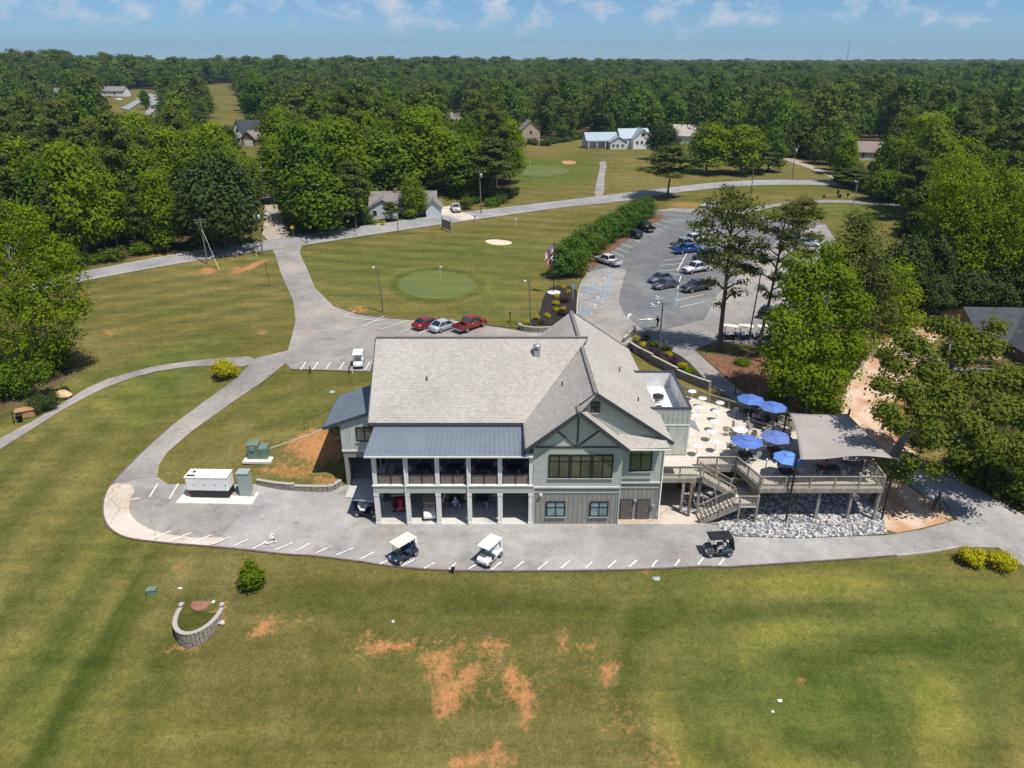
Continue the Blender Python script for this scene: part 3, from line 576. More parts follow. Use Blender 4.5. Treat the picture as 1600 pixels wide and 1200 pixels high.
def access_symbol(px, py, s=.55, m='paint_w'):
    c = G(px, py); b = MB(); z = c.z + .14
    def seg(p, q, w=.16):
        p, q = Vector(p), Vector(q); d = (q - p).normalized(); n_ = Vector((-d.y, d.x)) * w / 2
        b.poly([(c.x + s * v.x, c.y + s * v.y, z) for v in (p - n_, q - n_, q + n_, p + n_)])
    for k in range(9): a = R(200 + k * 25); a2 = R(225 + k * 25); seg((.5 * cos(a), -.25 + .5 * sin(a)), (.5 * cos(a2), -.25 + .5 * sin(a2)))
    seg((-.05, .6), (-.05, 0)); seg((-.05, .05), (.4, .05)); seg((.4, .05), (.6, -.5)); seg((.6, -.5), (.8, -.45)); seg((-.05, .35), (.3, .35))
    b.poly([(c.x + s * (-.05 + .15 * cos(2 * pi * k / 10)), c.y + s * (.82 + .15 * sin(2 * pi * k / 10)), z) for k in range(10)])
    tag(b.build('accessible_symbol', M[m]), kind='structure')
for p in [(930,480),(935,467),(938,446),(945,437),(1028,466),(1020,478)]: access_symbol(*p, 1.0)
access_symbol(422, 844, .85)

def ribbon(name, pix, w, h, m, dz=0, smooth=1, step=1.0, parent=None, world=None, kind='structure'):
    p = world if world else smooth_line([G(*q).to_2d() for q in pix], smooth); p = resample(p, step, False); b = MB(); n = len(p); vs = []
    for i, q in enumerate(p):
        d = (p[min(i + 1, n - 1)] - p[max(i - 1, 0)]).normalized(); nn = Vector((-d.y, d.x)) * w / 2; z = float(H(q.x, q.y)) + dz
        vs += [(q.x - nn.x, q.y - nn.y, z - .1), (q.x + nn.x, q.y + nn.y, z - .1), (q.x + nn.x, q.y + nn.y, z + h), (q.x - nn.x, q.y - nn.y, z + h)]
    fs = []
    for i in range(n - 1):
        for k in range(4): fs.append((4 * i + k, 4 * i + (k + 1) % 4, 4 * i + 4 + (k + 1) % 4, 4 * i + 4 + k))
    fs += [(0, 1, 2, 3), (4 * n - 1, 4 * n - 2, 4 * n - 3, 4 * n - 4)]
    o = b.add(vs, fs).build(name, m, parent)
    if kind: o['kind'] = kind
    return o
ribbon('kerb', [(265,668),(240,690),(200,728)] + LOT_FRONT[:18], .15, .12, M['kerb'], smooth=2)
ribbon('kerb', [(1400,869),(1450,864),(1496,856)], .16, .14, M['kerb_lt'])
ribbon('kerb', [(901,505),(902,470),(905,450),(918,427)], .18, .15, M['kerb_lt'])
ribbon('kerb', [(520,478),(560,492),(600,497),(650,501),(750,508),(812,513)], .15, .12, M['kerb'])
ribbon('kerb', [(455,578),(545,581),(575,581)], .15, .12, M['kerb'])

# ================================================================ CLUBHOUSE
club = wroot('clubhouse', (0, 60, 0), 'large two-storey clubhouse with light grey shingle roof, sage siding and two-level porch', 'clubhouse')
def uv_roof(name, quads, m, parent, t=.16):
    """shingle planes: each quad eave-left, eave-right, ridge-right, ridge-left; UVs in metres; thickened"""
    b = MB()
    for q in quads: b.slab([Vector(p) for p in q], t)
    o = b.build(name, m, parent); me = o.data; uv = me.uv_layers.new(name='UVMap'); off = Vector(ROFF[o.name])
    for f in me.polygons:
        nrm = f.normal; u = Vector((nrm.y, -nrm.x, 0))
        if u.length < .01: u = Vector((1, 0, 0))
        u.normalize(); v = nrm.cross(u)
        for li in f.loop_indices:
            co = me.vertices[me.loops[li].vertex_index].co + off; uv.data[li].uv = (co.dot(u), co.dot(v))
    return o
YF, YR = 54.4, 55.2             # front wall plane, set-back wall plane
EX0, EX1 = -13.1, 1.05          # main roof, left rake and valley foot
EZ, RZ, EY, RY = 8.2, 13.7, 58.5, 66.15
Wf, Wb = Vector((1.15, 53.75, 8.15)), Vector((1.05, 58.55, 8.2))
Rf, Rb = Vector((7.05, 54.75, 13.0)), Vector((6.55, 76.1, 13.0))
Ef, Eb = Vector((13.95, 54.95, 8.2)), Vector((13.35, 77.0, 8.2))
Cf = Vector((5.6, 53.7, 11.75)); Cr = Vector((9.95, 53.7, 8.15))
# main roof front and back slopes
xr = 7.4
sl_ = (RZ - EZ) / (RY - EY)
main = [[(EX0, EY, EZ), (EX1, EY, EZ), (xr, RY, RZ), (EX0 - .15, RY, RZ)],
        [(xr, RY, RZ), (10.4, 75.8, 7.6), (EX0, 75.8, 7.6), (EX0 - .15, RY, RZ)]]
main[1] = [(xr, RY, RZ), (xr, 74.0, RZ - (74.0 - RY) * sl_), (EX0 - .1, 74.0, RZ - (74.0 - RY) * sl_), (EX0 - .15, RY, RZ)]
roof = uv_roof('roof', main, M['shingle'], club)
# the cross wing
def on_w(p):      # height of the west slope at x,y
    tt = (p[0] - Wf.x) / (Rf.x - Wf.x); return Wf.z + (Rf.z - Wf.z) * tt
pw = Vector((Cf.x, 54.75, on_w((Cf.x, 0))))
uv_roof('wing_roof', [[tuple(Wf), tuple(Cf), tuple(Rf), tuple(Rb), (EX1, 77.0, 8.2), tuple(Wb)][:6]], M['shingle'], club)
uv_roof('wing_roof', [[tuple(Rf), tuple(Ef), tuple(Eb), tuple(Rb)]], M['shingle'], club)
# lower front gable: right slope runs back to the upper gable's wall
uv_roof('gable_roof', [[tuple(Cf), tuple(Cr), (9.95, 55.15, 8.15), (5.6, 55.15, 11.75)]], M['shingle'], club)
uv_roof('pent_roof', [[(9.2, 54.05, 8.05), (13.5, 54.3, 8.05), (13.2, 55.2, 8.7), (9.2, 55.2, 8.9)]], M['shingle'], club, .1)
for p, q in (((EX0 - .15, RY, RZ + .04), (xr, RY, RZ + .04)), (Rf + Vector((0, 0, .04)), Rb + Vector((0, 0, .04))), (Cf + Vector((0, 0, .04)), Vector((5.6, 55.0, 11.82)))): b = MB(); b.bar(p, q, .34, .07); b.build('ridge_cap', mat('ridge_cap_shingle', (.22, .205, .19), .9, noise=4, col2=(.16, .15, .14)), club)
# eave and rake boards
def board(p, q, h=.34, t=.07, dz=-.12):
    b = MB(); b.bar(Vector(p) + Vector((0, 0, dz)), Vector(q) + Vector((0, 0, dz)), t, h); b.build('rake_board', M['trim_dark'], club)
board((EX0, EY - .05, EZ), (EX1, EY - .05, EZ), .42); board((EX0 - .04, EY, EZ), (EX0 - .2, RY, RZ)); board(Wf + Vector((-.05, 0, 0)), Wb + Vector((-.05, -.05, 0)), .5)
for p, q in ((Wf, Cf), (Cf, Cr), ((5.75, 54.7, 11.95), Rf), (Rf, Ef), (Rb, Eb)):
    board(Vector(p) + Vector((0, -.04, 0)), Vector(q) + Vector((0, -.04, 0)), .36, .08)
b = MB(); b.box(EX0, EX1 - .05, EY - .16, EY - .04, EZ - .18, EZ - .05)
b.build('gutter', M['trim_dark'], club); b = MB(); b.box(10.0, 13.55, 53.96, 54.06, 7.92, 8.03); b.build('gutter', M['white'], club)
# walls ----------------------------------------------------------
def siding(b, x0, x1, y, z0, z1, step=.21, d=.018):     # clapboards on a -Y facing wall: each board leans out at its foot
    z = z0
    while z < z1 - .01:
        h = min(step, z1 - z); b.add([(x0, y - d, z), (x1, y - d, z), (x1, y, z + h), (x0, y, z + h)], [(0, 1, 2, 3)]); b.add([(x0, y - d, z), (x1, y - d, z), (x1, y + .02, z), (x0, y + .02, z)], [(0, 1, 2, 3)]); z += h
def battens(b, x0, x1, y, z0, z1, step=.42, w=.045, d=.03):
    n = int((x1 - x0) / step)
    for i in range(n + 1):
        x = x0 + (i + .5) * (x1 - x0) / (n + 1); b.box(x - w / 2, x + w / 2, y - d, y + .01, z0, z1)
b = MB(); b.box(1.9, 9.5, YF + .02, 76, 3.95, 8.1); b.box(9.5, 13.2, YR + .02, 76.5, 3.95, 8.1); siding(b, 1.9, 9.5, YF, 4.0, 8.1); siding(b, 9.5, 13.2, YR, 4.0, 8.1)
# gable infill walls
b.prism([(2.0, 8.1), (9.5, 8.1), (5.6, 11.45)], YF + .02, YF + .3, 'y'); b.prism([(5.6, 8.3), (13.0, 8.3), (13.0, 8.7), (7.05, 12.75), (5.65, 11.6)], YR + .02, YR + .3, 'y')
zz = 8.3
while zz < 12.5:
    xa = max(5.7, 7.05 - (12.72 - zz) / .80); xb = min(13.0, 7.05 + (12.72 - zz) / .705)
    siding(b, xa, xb, YR, zz, zz + .21); zz += .21
b.build('siding_wall', M['sage'], club)
b = MB(); b.prism([(2.3, 8.1), (9.3, 8.1), (5.6, 11.2)], YF - .02, YF + .01, 'y'); b.build('gable_panel', mat('pale_gable_panel', (.47, .50, .45), .7), club)
b = MB(); b.box(2.0, 9.45, YF - .07, YF - .005, 8.0, 8.16); b.bar((5.6, YF - .06, 8.1), (5.6, YF - .06, 11.3), .13, .08); b.bar((5.55, YF - .07, 8.15), (3.7, YF - .07, 9.75), .07, .13); b.bar((5.65, YF - .07, 8.15), (7.5, YF - .07, 9.75), .07, .13)
b.build('gable_truss', M['trim_dark'], club)
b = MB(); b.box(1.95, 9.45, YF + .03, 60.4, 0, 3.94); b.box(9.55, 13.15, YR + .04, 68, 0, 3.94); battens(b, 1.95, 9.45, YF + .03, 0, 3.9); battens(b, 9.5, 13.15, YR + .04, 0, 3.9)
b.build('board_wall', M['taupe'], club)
b = MB()
b.box(1.9, 9.55, YF - .07, YF, 3.94, 4.12); b.box(9.55, 13.25, YR - .07, YR, 3.94, 4.12)
b.box(13.2, 13.3, YR - .05, YR + .12, 0.05, 8.0)
b.build('trim_band', M['white'], club)
b = MB(); b.box(1.9, 9.5, YF - .03, YF, 3.42, 3.50); b.box(9.5, 13.2, YR - .03, YR, 3.42, 3.5)
for x, y, z0, z1 in ((1.86, YF, 0, 8.1), (9.46, YF, 0, 8.1)): b.box(x, x + .12, y - .035, y + .05, z0, z1)
b.build('corner_trim', M['sage'], club)
def window(x0, x1, y, z0, z1, cols=2, rows=(0,), glass='glass', fr=.11, parent=club, nm='window'):
    b = MB(); d0, d1 = y - .09, y - .02
    b.box(x0, x1, d0, d1, z0, z0 + fr); b.box(x0, x1, d0, d1, z1 - fr, z1); b.box(x0, x0 + fr, d0, d1, z0 + fr, z1 - fr); b.box(x1 - fr, x1, d0, d1, z0 + fr, z1 - fr)
    for i in range(1, cols): x = x0 + (x1 - x0) * i / cols; b.box(x - .05, x + .05, d0 + .005, d1, z0 + fr, z1 - fr)
    for r in rows:
        if r: z = z0 + (z1 - z0) * r; b.box(x0 + fr, x1 - fr, d0 + .01, d1 - .005, z - .035, z + .035)
    o = b.build(nm, M['frame'], parent); g = MB(); g.box(x0 + fr * .5, x1 - fr * .5, y - .045, y - .025, z0 + fr * .5, z1 - fr * .5); g.build('pane', M[glass], o)
    g = MB(); g.box(x0 - .06, x1 + .06, y - .13, y - .01, z0 - .09, z0 - .01); g.build('sill', M['sage'], o); return o
for x in (3.2, 5.08, 6.96): window(x, x + 1.82, YF - .02, 5.0, 7.35, 2, (.72,))
window(10.35, 12.3, YR - .02, 5.2, 7.5, 2, (.72,))
window(6.7, 7.45, YR - .02, 11.0, 12.0, 2, (.5,), fr=.08)
window(3.05, 4.75, YF, .95, 2.55, 2, (.62,), 'glass_lt'); window(6.95, 8.6, YF, .95, 2.55, 2, (.62,), 'glass_lt')
for x in (9.75, 11.25):
    b = MB(); b.box(x, x + 1.2, YR - .04, YR + .03, 0.02, 2.25); f = b.build('door_frame', M['trim_dark'], club)
    b = MB(); b.box(x + .1, x + 1.1, YR - .075, YR - .045, .05, 2.12); d = b.build('door', M['door'], club); b = MB(); b.box(x + .95, x + 1.02, YR - .13, YR - .08, 1.0, 1.15); b.build('handle', M['galv'], d)
for x, y, z in ((11.1, YR, 2.1), (12.75, YR, 1.55), (2.55, YF, 3.2)):
    b = MB(); b.box(x - .12, x + .12, y - .22, y - .03, z, z + .18); b.build('wall_lamp', M['white'] if x < 3 else M['galv'], club)
b = MB(); b.tube([(13.32, YR - .1, 8.0), (13.32, YR - .1, .1), (13.2, YR - .35, .05)], .05, 6); b.build('downspout', M['white'], club)
# two-level porch ------------------------------------------------
PX0, PX1 = -12.25, 1.9
cols = [-12.25, -8.75 - .2, -5.95, -3.15, -.45, 1.45]
cols = [PX0 + .0 + i * (PX1 - .42 - PX0) / 5 for i in range(6)]
for i, x in enumerate(cols):
    b = MB(); b.box(x, x + .42, YF, YF + .42, 0.02, 3.35); b.box(x - .05, x + .47, YF - .05, YF + .47, .02, .3); b.box(x - .03, x + .45, YF - .03, YF + .45, 3.1, 3.4)
    b.box(x + .02, x + .40, YF + .02, YF + .40, 4.25, 7.25); b.build('column', M['white'], club)
b = MB(); b.box(PX0, PX1, YF - .02, YF + .44, 3.41, 4.1); b.build('floor_beam', M['sage'], club)
b = MB(); b.box(PX0 - .05, PX1 - .02, YF - .1, YF + .5, 4.12, 4.24); b.box(PX0, PX1, YF + .0, YF + .44, 7.1, 7.35); b.box(PX0 - .45, PX1 - .1, YF - .55, YF - .42, 7.28, 7.42); b.build('porch_trim', M['white'], club)
for x in (cols[1], cols[3]):
    b = MB(); b.tube([(x + .1, YF - .1, 7.2), (x + .1, YF - .1, .12)], .06, 6); b.build('downspout', M['white'], club)
b = MB(); b.box(PX0, PX1, YF + .45, 60.35, 3.6, 4.1); b.box(PX0, PX1, 58.6, 60.4, 7.2, 8.0); b.build('porch_floor', mat('porch_boards', (.30, .29, .28), .7, noise=2, col2=(.24, .235, .225)), club)
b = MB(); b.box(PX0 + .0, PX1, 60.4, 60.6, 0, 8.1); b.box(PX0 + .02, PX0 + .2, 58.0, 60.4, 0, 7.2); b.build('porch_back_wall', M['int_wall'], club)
b = MB()
for i in range(5):
    x0, x1 = cols[i] + .45, cols[i + 1] - .02
    for z0 in (.1, 4.2):
        window(x0 + .4, x0 + 2.0, 60.39, z0 + .9, z0 + 2.4, 2, (0,), parent=club, nm='porch_window') if i in (0, 2, 4) else None
for i in range(5):      # slatted railing with dark frame
    x0, x1 = cols[i] + .42, cols[i + 1]; xm = (x0 + x1) / 2
    b = MB()
    for k in range(9): z = 4.36 + k * .095; b.box(x0 + .04, x1 - .04, YF + .16, YF + .19, z, z + .065)
    o = b.build('railing', mat('railing_slats', (.26, .215, .18), .7, noise=4, col2=(.18, .155, .135)) if i == 0 else bpy.data.materials['railing_slats'], club)
    b = MB(); b.box(x0, x1, YF + .12, YF + .22, 5.22, 5.30); b.box(x0, x0 + .07, YF + .13, YF + .21, 4.25, 5.22); b.box(x1 - .07, x1, YF + .13, YF + .21, 4.25, 5.22); b.box(xm - .04, xm + .04, YF + .11, YF + .21, 4.25, 5.22); b.build('rail_frame', M['black'], o)
def metal_roof(name, p, rib_dir, spacing=.42, parent=club, t=.08):
    """p: four corners (lowL, lowR, highR, highL); ribs run low->high"""
    p = [Vector(v) for v in p]; b = MB(); b.slab(p, t); wdt = (p[1] - p[0]).length; n = int(wdt / spacing)
    for i in range(n + 1): f = i / n; b.bar(p[0].lerp(p[1], f) + Vector((0, 0, .025)), p[3].lerp(p[2], f) + Vector((0, 0, .025)), .035, .06)
    return b.build(name, M['metal_roof'], parent)
metal_roof('porch_roof', [(PX0 - .45, YF - .45, 7.45), (PX1 - .75, YF - .45, 7.45), (.93, 58.9, 7.98), (EX0 + .6, 58.9, 7.98)], 0)
b = MB(); b.box(EX0 + .5, PX1, 58.95, 60.4, 7.3, 8.15); b.box(EX0 + .45, PX0 + .02, 60.4, 74, 0.0, 8.2); b.prism([(59.3, 8.15), (73.5, 8.15), (RY, 13.4)], EX0 + .35, EX0 + .55, 'x'); b.box(EX0 + .5, 1.9, 73.4, 73.7, 3, 8.2)
b.prism([(1.5, 8.1), (13.1, 8.1), (6.6, 12.7)], 75.9, 76.0, 'y')
b.build('rear_wall', M['sage_lt'], club)
# left wing over the passage
LX0, LY = -16.4, 61.1
b = MB(); b.prism([(LX0, 3.95), (-12.6, 3.95), (-12.6, 8.2), (LX0, 6.85)], LY, LY + .25, 'y'); b.box(LX0, LX0 + .2, LY + .25, 67.5, 3.95, 6.9); b.box(LX0, -12.65, 67.3, 67.5, 3.3, 6.9)
n = 9
for i in range(n + 1):
    x = LX0 + .1 + (3.7) * i / n; b.box(x - .02, x + .02, LY - .03, LY + .01, 4.15, 6.85 + (x - LX0) * .355)
b.build('wing_wall', M['sage_lt'], club)
b = MB(); b.box(LX0 + .05, -12.62, LY + .03, LY + .23, 3.15, 3.8); battens(b, LX0, -12.6, LY + .03, 3.15, 3.8); b.box(LX0 + .1, LX0 + .45, LY + .03, LY + .4, 0, 3.14); b.box(LX0 + .15, LX0 + .35, LY + .4, 67.4, 0, 3.94)
b.build('wing_base', M['taupe'], club); b = MB(); b.box(LX0 - .03, -12.58, LY - .06, LY + .03, 3.82, 4.0); b.build('trim_band', M['white'], club)
b = MB(); b.box(LX0 + .35, -12.6, 60.2, 67.4, 3.5, 3.9); b.build('passage_ceiling', M['int_wall'], club) if False else None
window(-14.9, -13.3, LY - .01, 4.95, 6.5, 2, (0,))
metal_roof('wing_metal_roof', [(-18.0, 67.8, 6.55), (-18.0, 60.9, 6.55), (-13.25, 60.9, 8.25), (-13.25, 67.8, 8.25)], 0)
b = MB(); b.bar((-18.0, 60.86, 6.42), (-13.2, 60.86, 8.12), .06, .3); b.bar((-18.03, 60.9, 6.45), (-18.03, 67.8, 6.45), .06, .22)
for y in (61.3, 64.3, 67.2): b.bar((-16.45, y, 4.9), (-17.8, y, 6.4), .1, .1)
b.build('eave_bracket', M['trim_dark'], club)
# roof-top plant well on the right
b = MB(); BX0, BX1, BY0, BY1 = 12.6, 16.7, 60.4, 69.0
b.box(13.3, BX1 - .02, BY0 + .02, BY1, 3.0, 7.0); siding(b, 13.3, BX1 - .02, BY0, 3.9, 7.0); b.build('siding_wall', M['sage_lt'], club)
b = MB(); b.box(BX0, BX1, BY0, BY0 + .16, 7.15, 8.75); battens(b, BX0, BX1, BY0, 7.15, 8.7, .46); b.box(BX1 - .16, BX1, BY0 + .16, BY1, 7.02, 8.75); b.box(BX0 - .9, BX1, BY1, BY1 + .16, 7.02, 8.75); b.build('parapet_wall', M['sage'], club)
b = MB(); b.box(BX0, BX1 - .165, BY0 + .17, BY1 - .01, 7.02, 7.1); b.box(BX1 - .185, BX1 - .165, BY0 + .165, BY1 - .01, 7.1, 8.7); b.box(BX0 - .9, BX1 - .19, BY1 - .03, BY1 - .005, 7.1, 8.7); b.build('roof_membrane', M['membrane'], club)
b = MB(); b.box(BX0, BX1 - .9, BY0 + .5, BY0 + 3.6, 7.105, 7.16); b.build('walk_boards', M['ply'], club)
b = MB(); b.box(BX0 - .2, BX1 + .05, BY0 - .06, BY0 + .22, 8.76, 8.86); b.box(BX1 - .22, BX1 + .06, BY0 + .22, BY1 + .2, 8.765, 8.87); b.box(BX0 - 1.1, BX1 - .22, BY1 - .06, BY1 + .22, 8.76, 8.86); b.build('parapet_cap', M['trim_dark'], club)
b = MB(); b.box(13.2, BX1 + .02, BY0 - .05, BY0 + .0, 6.98, 7.14); b.box(BX1 - .1, BX1 + .03, BY0 - .04, BY0 + .08, 3.9, 7.0); b.build('trim_band', M['white'], club)
window(13.75, 14.75, BY0 - .01, 5.3, 6.7, 2, (0,))
b = MB(); b.slab([(16.7, 61.3, 6.6), (18.0, 61.3, 5.9), (18.0, 63.4, 5.9), (16.7, 63.4, 6.6)], .06); b.build('awning', M['galv'], club)
# roof vents
for i, (px, py, s) in enumerate(((847, 543, 1), (652, 604, .35), (884, 596, .3), (996, 606, .3), (1018, 648, .3))):
    b = MB()
    if s == 1:
        c = Vector((2.4, 64.6, 12.55)); b.box(c.x - .3, c.x + .3, c.y - .3, c.y + .3, c.z - .4, c.z + .45); b.lathe([(0, .45), (.22, .45), (.22, .7), (.38, .72), (.38, .95), (.2, 1.05), (0, 1.05)], 12, c); b.build('roof_fan', M['galv'], club)
    else:
        if px < 700: c = Vector((-8.0, 62.2, EZ + (62.2 - EY) * sl_))
        elif px < 900: c = Vector((4.6, 60.5, on_w((4.6, 0)) + .05))
        elif px < 1000: c = Vector((10.6, 65.5, 13 - (10.6 - 6.8) * .70))
        else: c = Vector((11.6, 60.0, 13 - (11.6 - 6.9) * .70))
        b.tube([c - Vector((0, 0, .2)), c + Vector((0, 0, .45))], .06, 6); b.build('vent_pipe', M['black'], club)
b = MB(); b.box(-12.3, 13.2, YF - .02, 60.3, -.3, .1) ; tag(b.build('clubhouse_slab', M['slab']), kind='structure')
b = MB(); b.box(9.5, 17.3, 54.35, 55.25, -.3, .11); b.box(13.25, 17.4, 55.25, 62, -.3, .105); tag(b.build('concrete_walk', M['concrete']), kind='structure')
b = MB(); b.box(LX0 + .4, -12.35, 58.8, 73.5, -.3, .12); tag(b.build('passage_floor', M['slab']), kind='structure')
# two air conditioners and an exhaust fan standing in the plant well
def ac_unit(x, y, rz, label, face):
    t = empty('air_conditioner', (x, y, 7.16), rz, label, 'air conditioner'); b = MB(); b.box(-.42, .42, -.38, .38, 0.06, .95); b.box(-.45, .45, -.41, .41, .95, 1.0); b.build('casing', M['plastic_w'] if face else M['galv'], t, bevel=.03)
    b = MB(); b.box(-.32, .32, -.44, -.385, .15, .85); b.build('grille', M['int_dark'], t)
    b = MB(); b.lathe([(0, 1.0), (.3, 1.0), (.3, 1.05), (0, 1.05)], 12); b.build('fan_guard', M['galv'], t)
    return t
ac_unit(14.0, 62.9, 0, 'white box air conditioner with dark square grille standing in the roof well', 1)
t = empty('duct_hood', (15.3, 61.55, 7.12), 0, 'pale metal curved duct hood near the front parapet of the roof well', 'duct hood'); b = MB(); b.prism([(-.6, 0), (.6, 0), (.6, .35), (.3, .75), (-.2, .85), (-.6, .8)], -.55, .55, 'y'); b.build('hood', M['plastic_w'], t); b = MB(); b.box(-.65, .65, -.6, .6, 0, .08); b.build('base', M['galv'], t)
t = empty('exhaust_fan', (14.4, 64.4, 7.12), 0, 'round exhaust fan with dark mushroom cap in the roof well', 'exhaust fan'); b = MB(); b.box(-.4, .4, -.4, .4, 0, .35); b.build('base', M['galv'], t); b = MB(); b.lathe([(.3, .35), (.3, .75), (.55, .85), (.5, 1.1), (.45, 1.12)], 16); b.build('housing', M['galv'], t); b = MB(); b.lathe([(0, 1.0), (.48, 1.02), (.56, 1.12), (.0, 1.16)], 16); b.build('cap', M['int_dark'], t)

# ================================================================ DECK
DZ = 3.8
dk = wroot('wooden_deck', (24, 60, 0), 'raised weathered wooden deck with slatted railings and zigzag stairs beside the clubhouse', 'deck')
OUT = [(13.25, 56.5), (17.2, 56.5), (17.2, 58.4), (20.9, 58.4), (22.0, 54.8), (33.0, 54.8), (33.5, 60.6), (29.0, 65.9), (18.15, 75.2), (14.2, 78.2), (13.6, 76.8), (13.6, 69.2), (16.72, 69.2), (16.72, 60.38), (13.25, 60.38)]
b = MB(); b.slab([(x, y, DZ) for x, y in OUT], .14); b.build('deck_floor', M['deck'], dk)
b = MB()
for (p, q) in zip(OUT[:9], OUT[1:10]): b.bar((p[0], p[1], DZ - .38), (q[0], q[1], DZ - .38), .12, .45)
b.build('rim_joist', M['wood'], dk)
def railing(p, q, parent, zt=None, n_post=None, base=None):
    """p,q: (x,y,zfloor). posts, top rail, bottom rail and slats as one railing part with posts as sub-parts"""
    p, q = Vector(p), Vector(q); L_ = (q.to_2d() - p.to_2d()).length; b = MB(); up = Vector((0, 0, 1)); k = int(L_ / .14)
    b.bar(p + up * 1.02, q + up * 1.02, .13, .06); b.bar(p + up * .9, q + up * .9, .05, .08); b.bar(p + up * .1, q + up * .1, .05, .08)
    for i in range(1, k): c = p.lerp(q, i / k); b.bar(c + up * .1, c + up * .9, .04, .04)
    r = b.build('railing', M['wood'], parent)
    m_ = n_post or max(1, round(L_ / 2.2))
    for i in range(m_ + 1): b = MB(); c = p.lerp(q, i / m_); b.bar(c - up * .45, c + up * 1.0, .13, .13); b.build('rail_post', M['wood'], r)
    return r
for p, q in (((13.35, 56.55), (17.15, 56.55)), ((17.25, 58.35), (20.85, 58.35)), ((20.9, 58.3), (22.0, 54.9)), ((22.1, 54.85), (32.95, 54.85)), ((33.0, 54.9), (33.45, 60.5)), ((33.4, 60.6), (29.0, 65.8)), ((28.9, 65.9), (18.2, 75.1)), ((18.1, 75.2), (14.4, 78.0))):
    railing((*p, DZ), (*q, DZ), dk)
posts = [(13.5, 56.6, 'wood'), (15.7, 56.6, 'wood'), (17.2, 56.6, 'wood'), (16.2, 55.7, 'wood_br'), (17.2, 58.4, 'wood'), (19.2, 58.3, 'wood'), (20.9, 58.3, 'wood'), (22.1, 55.0, 'wood'), (27.6, 55.1, 'wood'), (30.5, 55.1, 'wood'), (24.9, 58.4, 'wood_br'), (28.2, 58.6, 'wood_br'), (31.2, 58.4, 'wood_br'), (32.9, 55.0, 'wood'), (24.5, 62, 'wood_br'), (28, 62.5, 'wood_br')]
for x, y, m_ in posts:
    b = MB(); g0 = float(H(x, y)) - .2; b.box(x - .12, x + .12, y - .12, y + .12, g0, DZ - .15); b.build('deck_post', M[m_], dk)
# stairs
def flight(p0, p1, width, nsteps, name):
    """p0 low centre, p1 high centre, straight flight"""
    p0, p1 = Vector(p0), Vector(p1); d = (p1 - p0); dh = Vector((d.x, d.y, 0)); dn = dh.normalized(); s = Vector((-dn.y, dn.x, 0)); b = MB()
    st = MB()
    for sg in (-1, 1): st.bar(p0 + s * sg * width / 2 - Vector((0, 0, .05)), p1 + s * sg * width / 2 - Vector((0, 0, .2)), .06, .34)
    o = st.build('stair_flight', M['wood'], dk)
    for i in range(nsteps):
        c = p0.lerp(p1, (i + .5) / nsteps); c.z = p0.z + d.z * (i + 1) / nsteps; b.bar(c - s * width / 2, c + s * width / 2, dh.length / nsteps * .95, .06)
    b.build('tread', mat('stair_treads', (.5, .45, .38), .8, noise=2) if 'stair_treads' not in bpy.data.materials else bpy.data.materials['stair_treads'], o)
    for sg in (-1, 1):
        a, c = p0 + s * sg * (width / 2 + .02), p1 + s * sg * (width / 2 + .02); r = MB(); up = Vector((0, 0, 1)); k = int(dh.length / .15)
        r.bar(a + up * 1.0, c + up * 1.0, .12, .06); r.bar(a + up * .12, c + up * .12, .05, .07)
        for i in range(1, k): m_ = a.lerp(c, i / k); r.bar(m_ + up * .12, m_ + up * .98, .04, .04)
        for f in (0, .5, 1): m_ = a.lerp(c, f); r.bar(m_ - up * .3, m_ + up * 1.02, .12, .12)
        r.build('stair_railing', M['wood'], o)
flight((20.3, 56.75, 1.95), (17.25, 56.75, DZ), 1.25, 9, 'a'); flight((17.0, 55.2, 0.1), (20.3, 55.2, 1.95), 1.3, 10, 'b')
b = MB(); b.box(20.3, 22.0, 54.5, 57.6, 1.8, 1.95); b.build('landing', M['deck'], dk)
for p, q in (((20.35, 54.55), (21.95, 54.55)), ((22.0, 54.6), (22.0, 57.5)), ((20.4, 57.55), (21.95, 57.55))): railing((*p, 1.95), (*q, 1.95), dk, n_post=1)
for x, y in ((20.4, 54.6), (22.0, 54.6), (22.0, 57.5)):
    b = MB(); b.box(x - .07, x + .07, y - .07, y + .07, float(H(x, y)) - .2, 1.8); b.build('deck_post', M['wood'], dk)
b = MB(); b.box(13.9, 14.9, 57.0, 57.9, DZ + .01, DZ + .03); tag(b.build('door_mat', M['cl_black']), 'dark rectangular door mat lying on the deck behind the front railing', 'door mat')
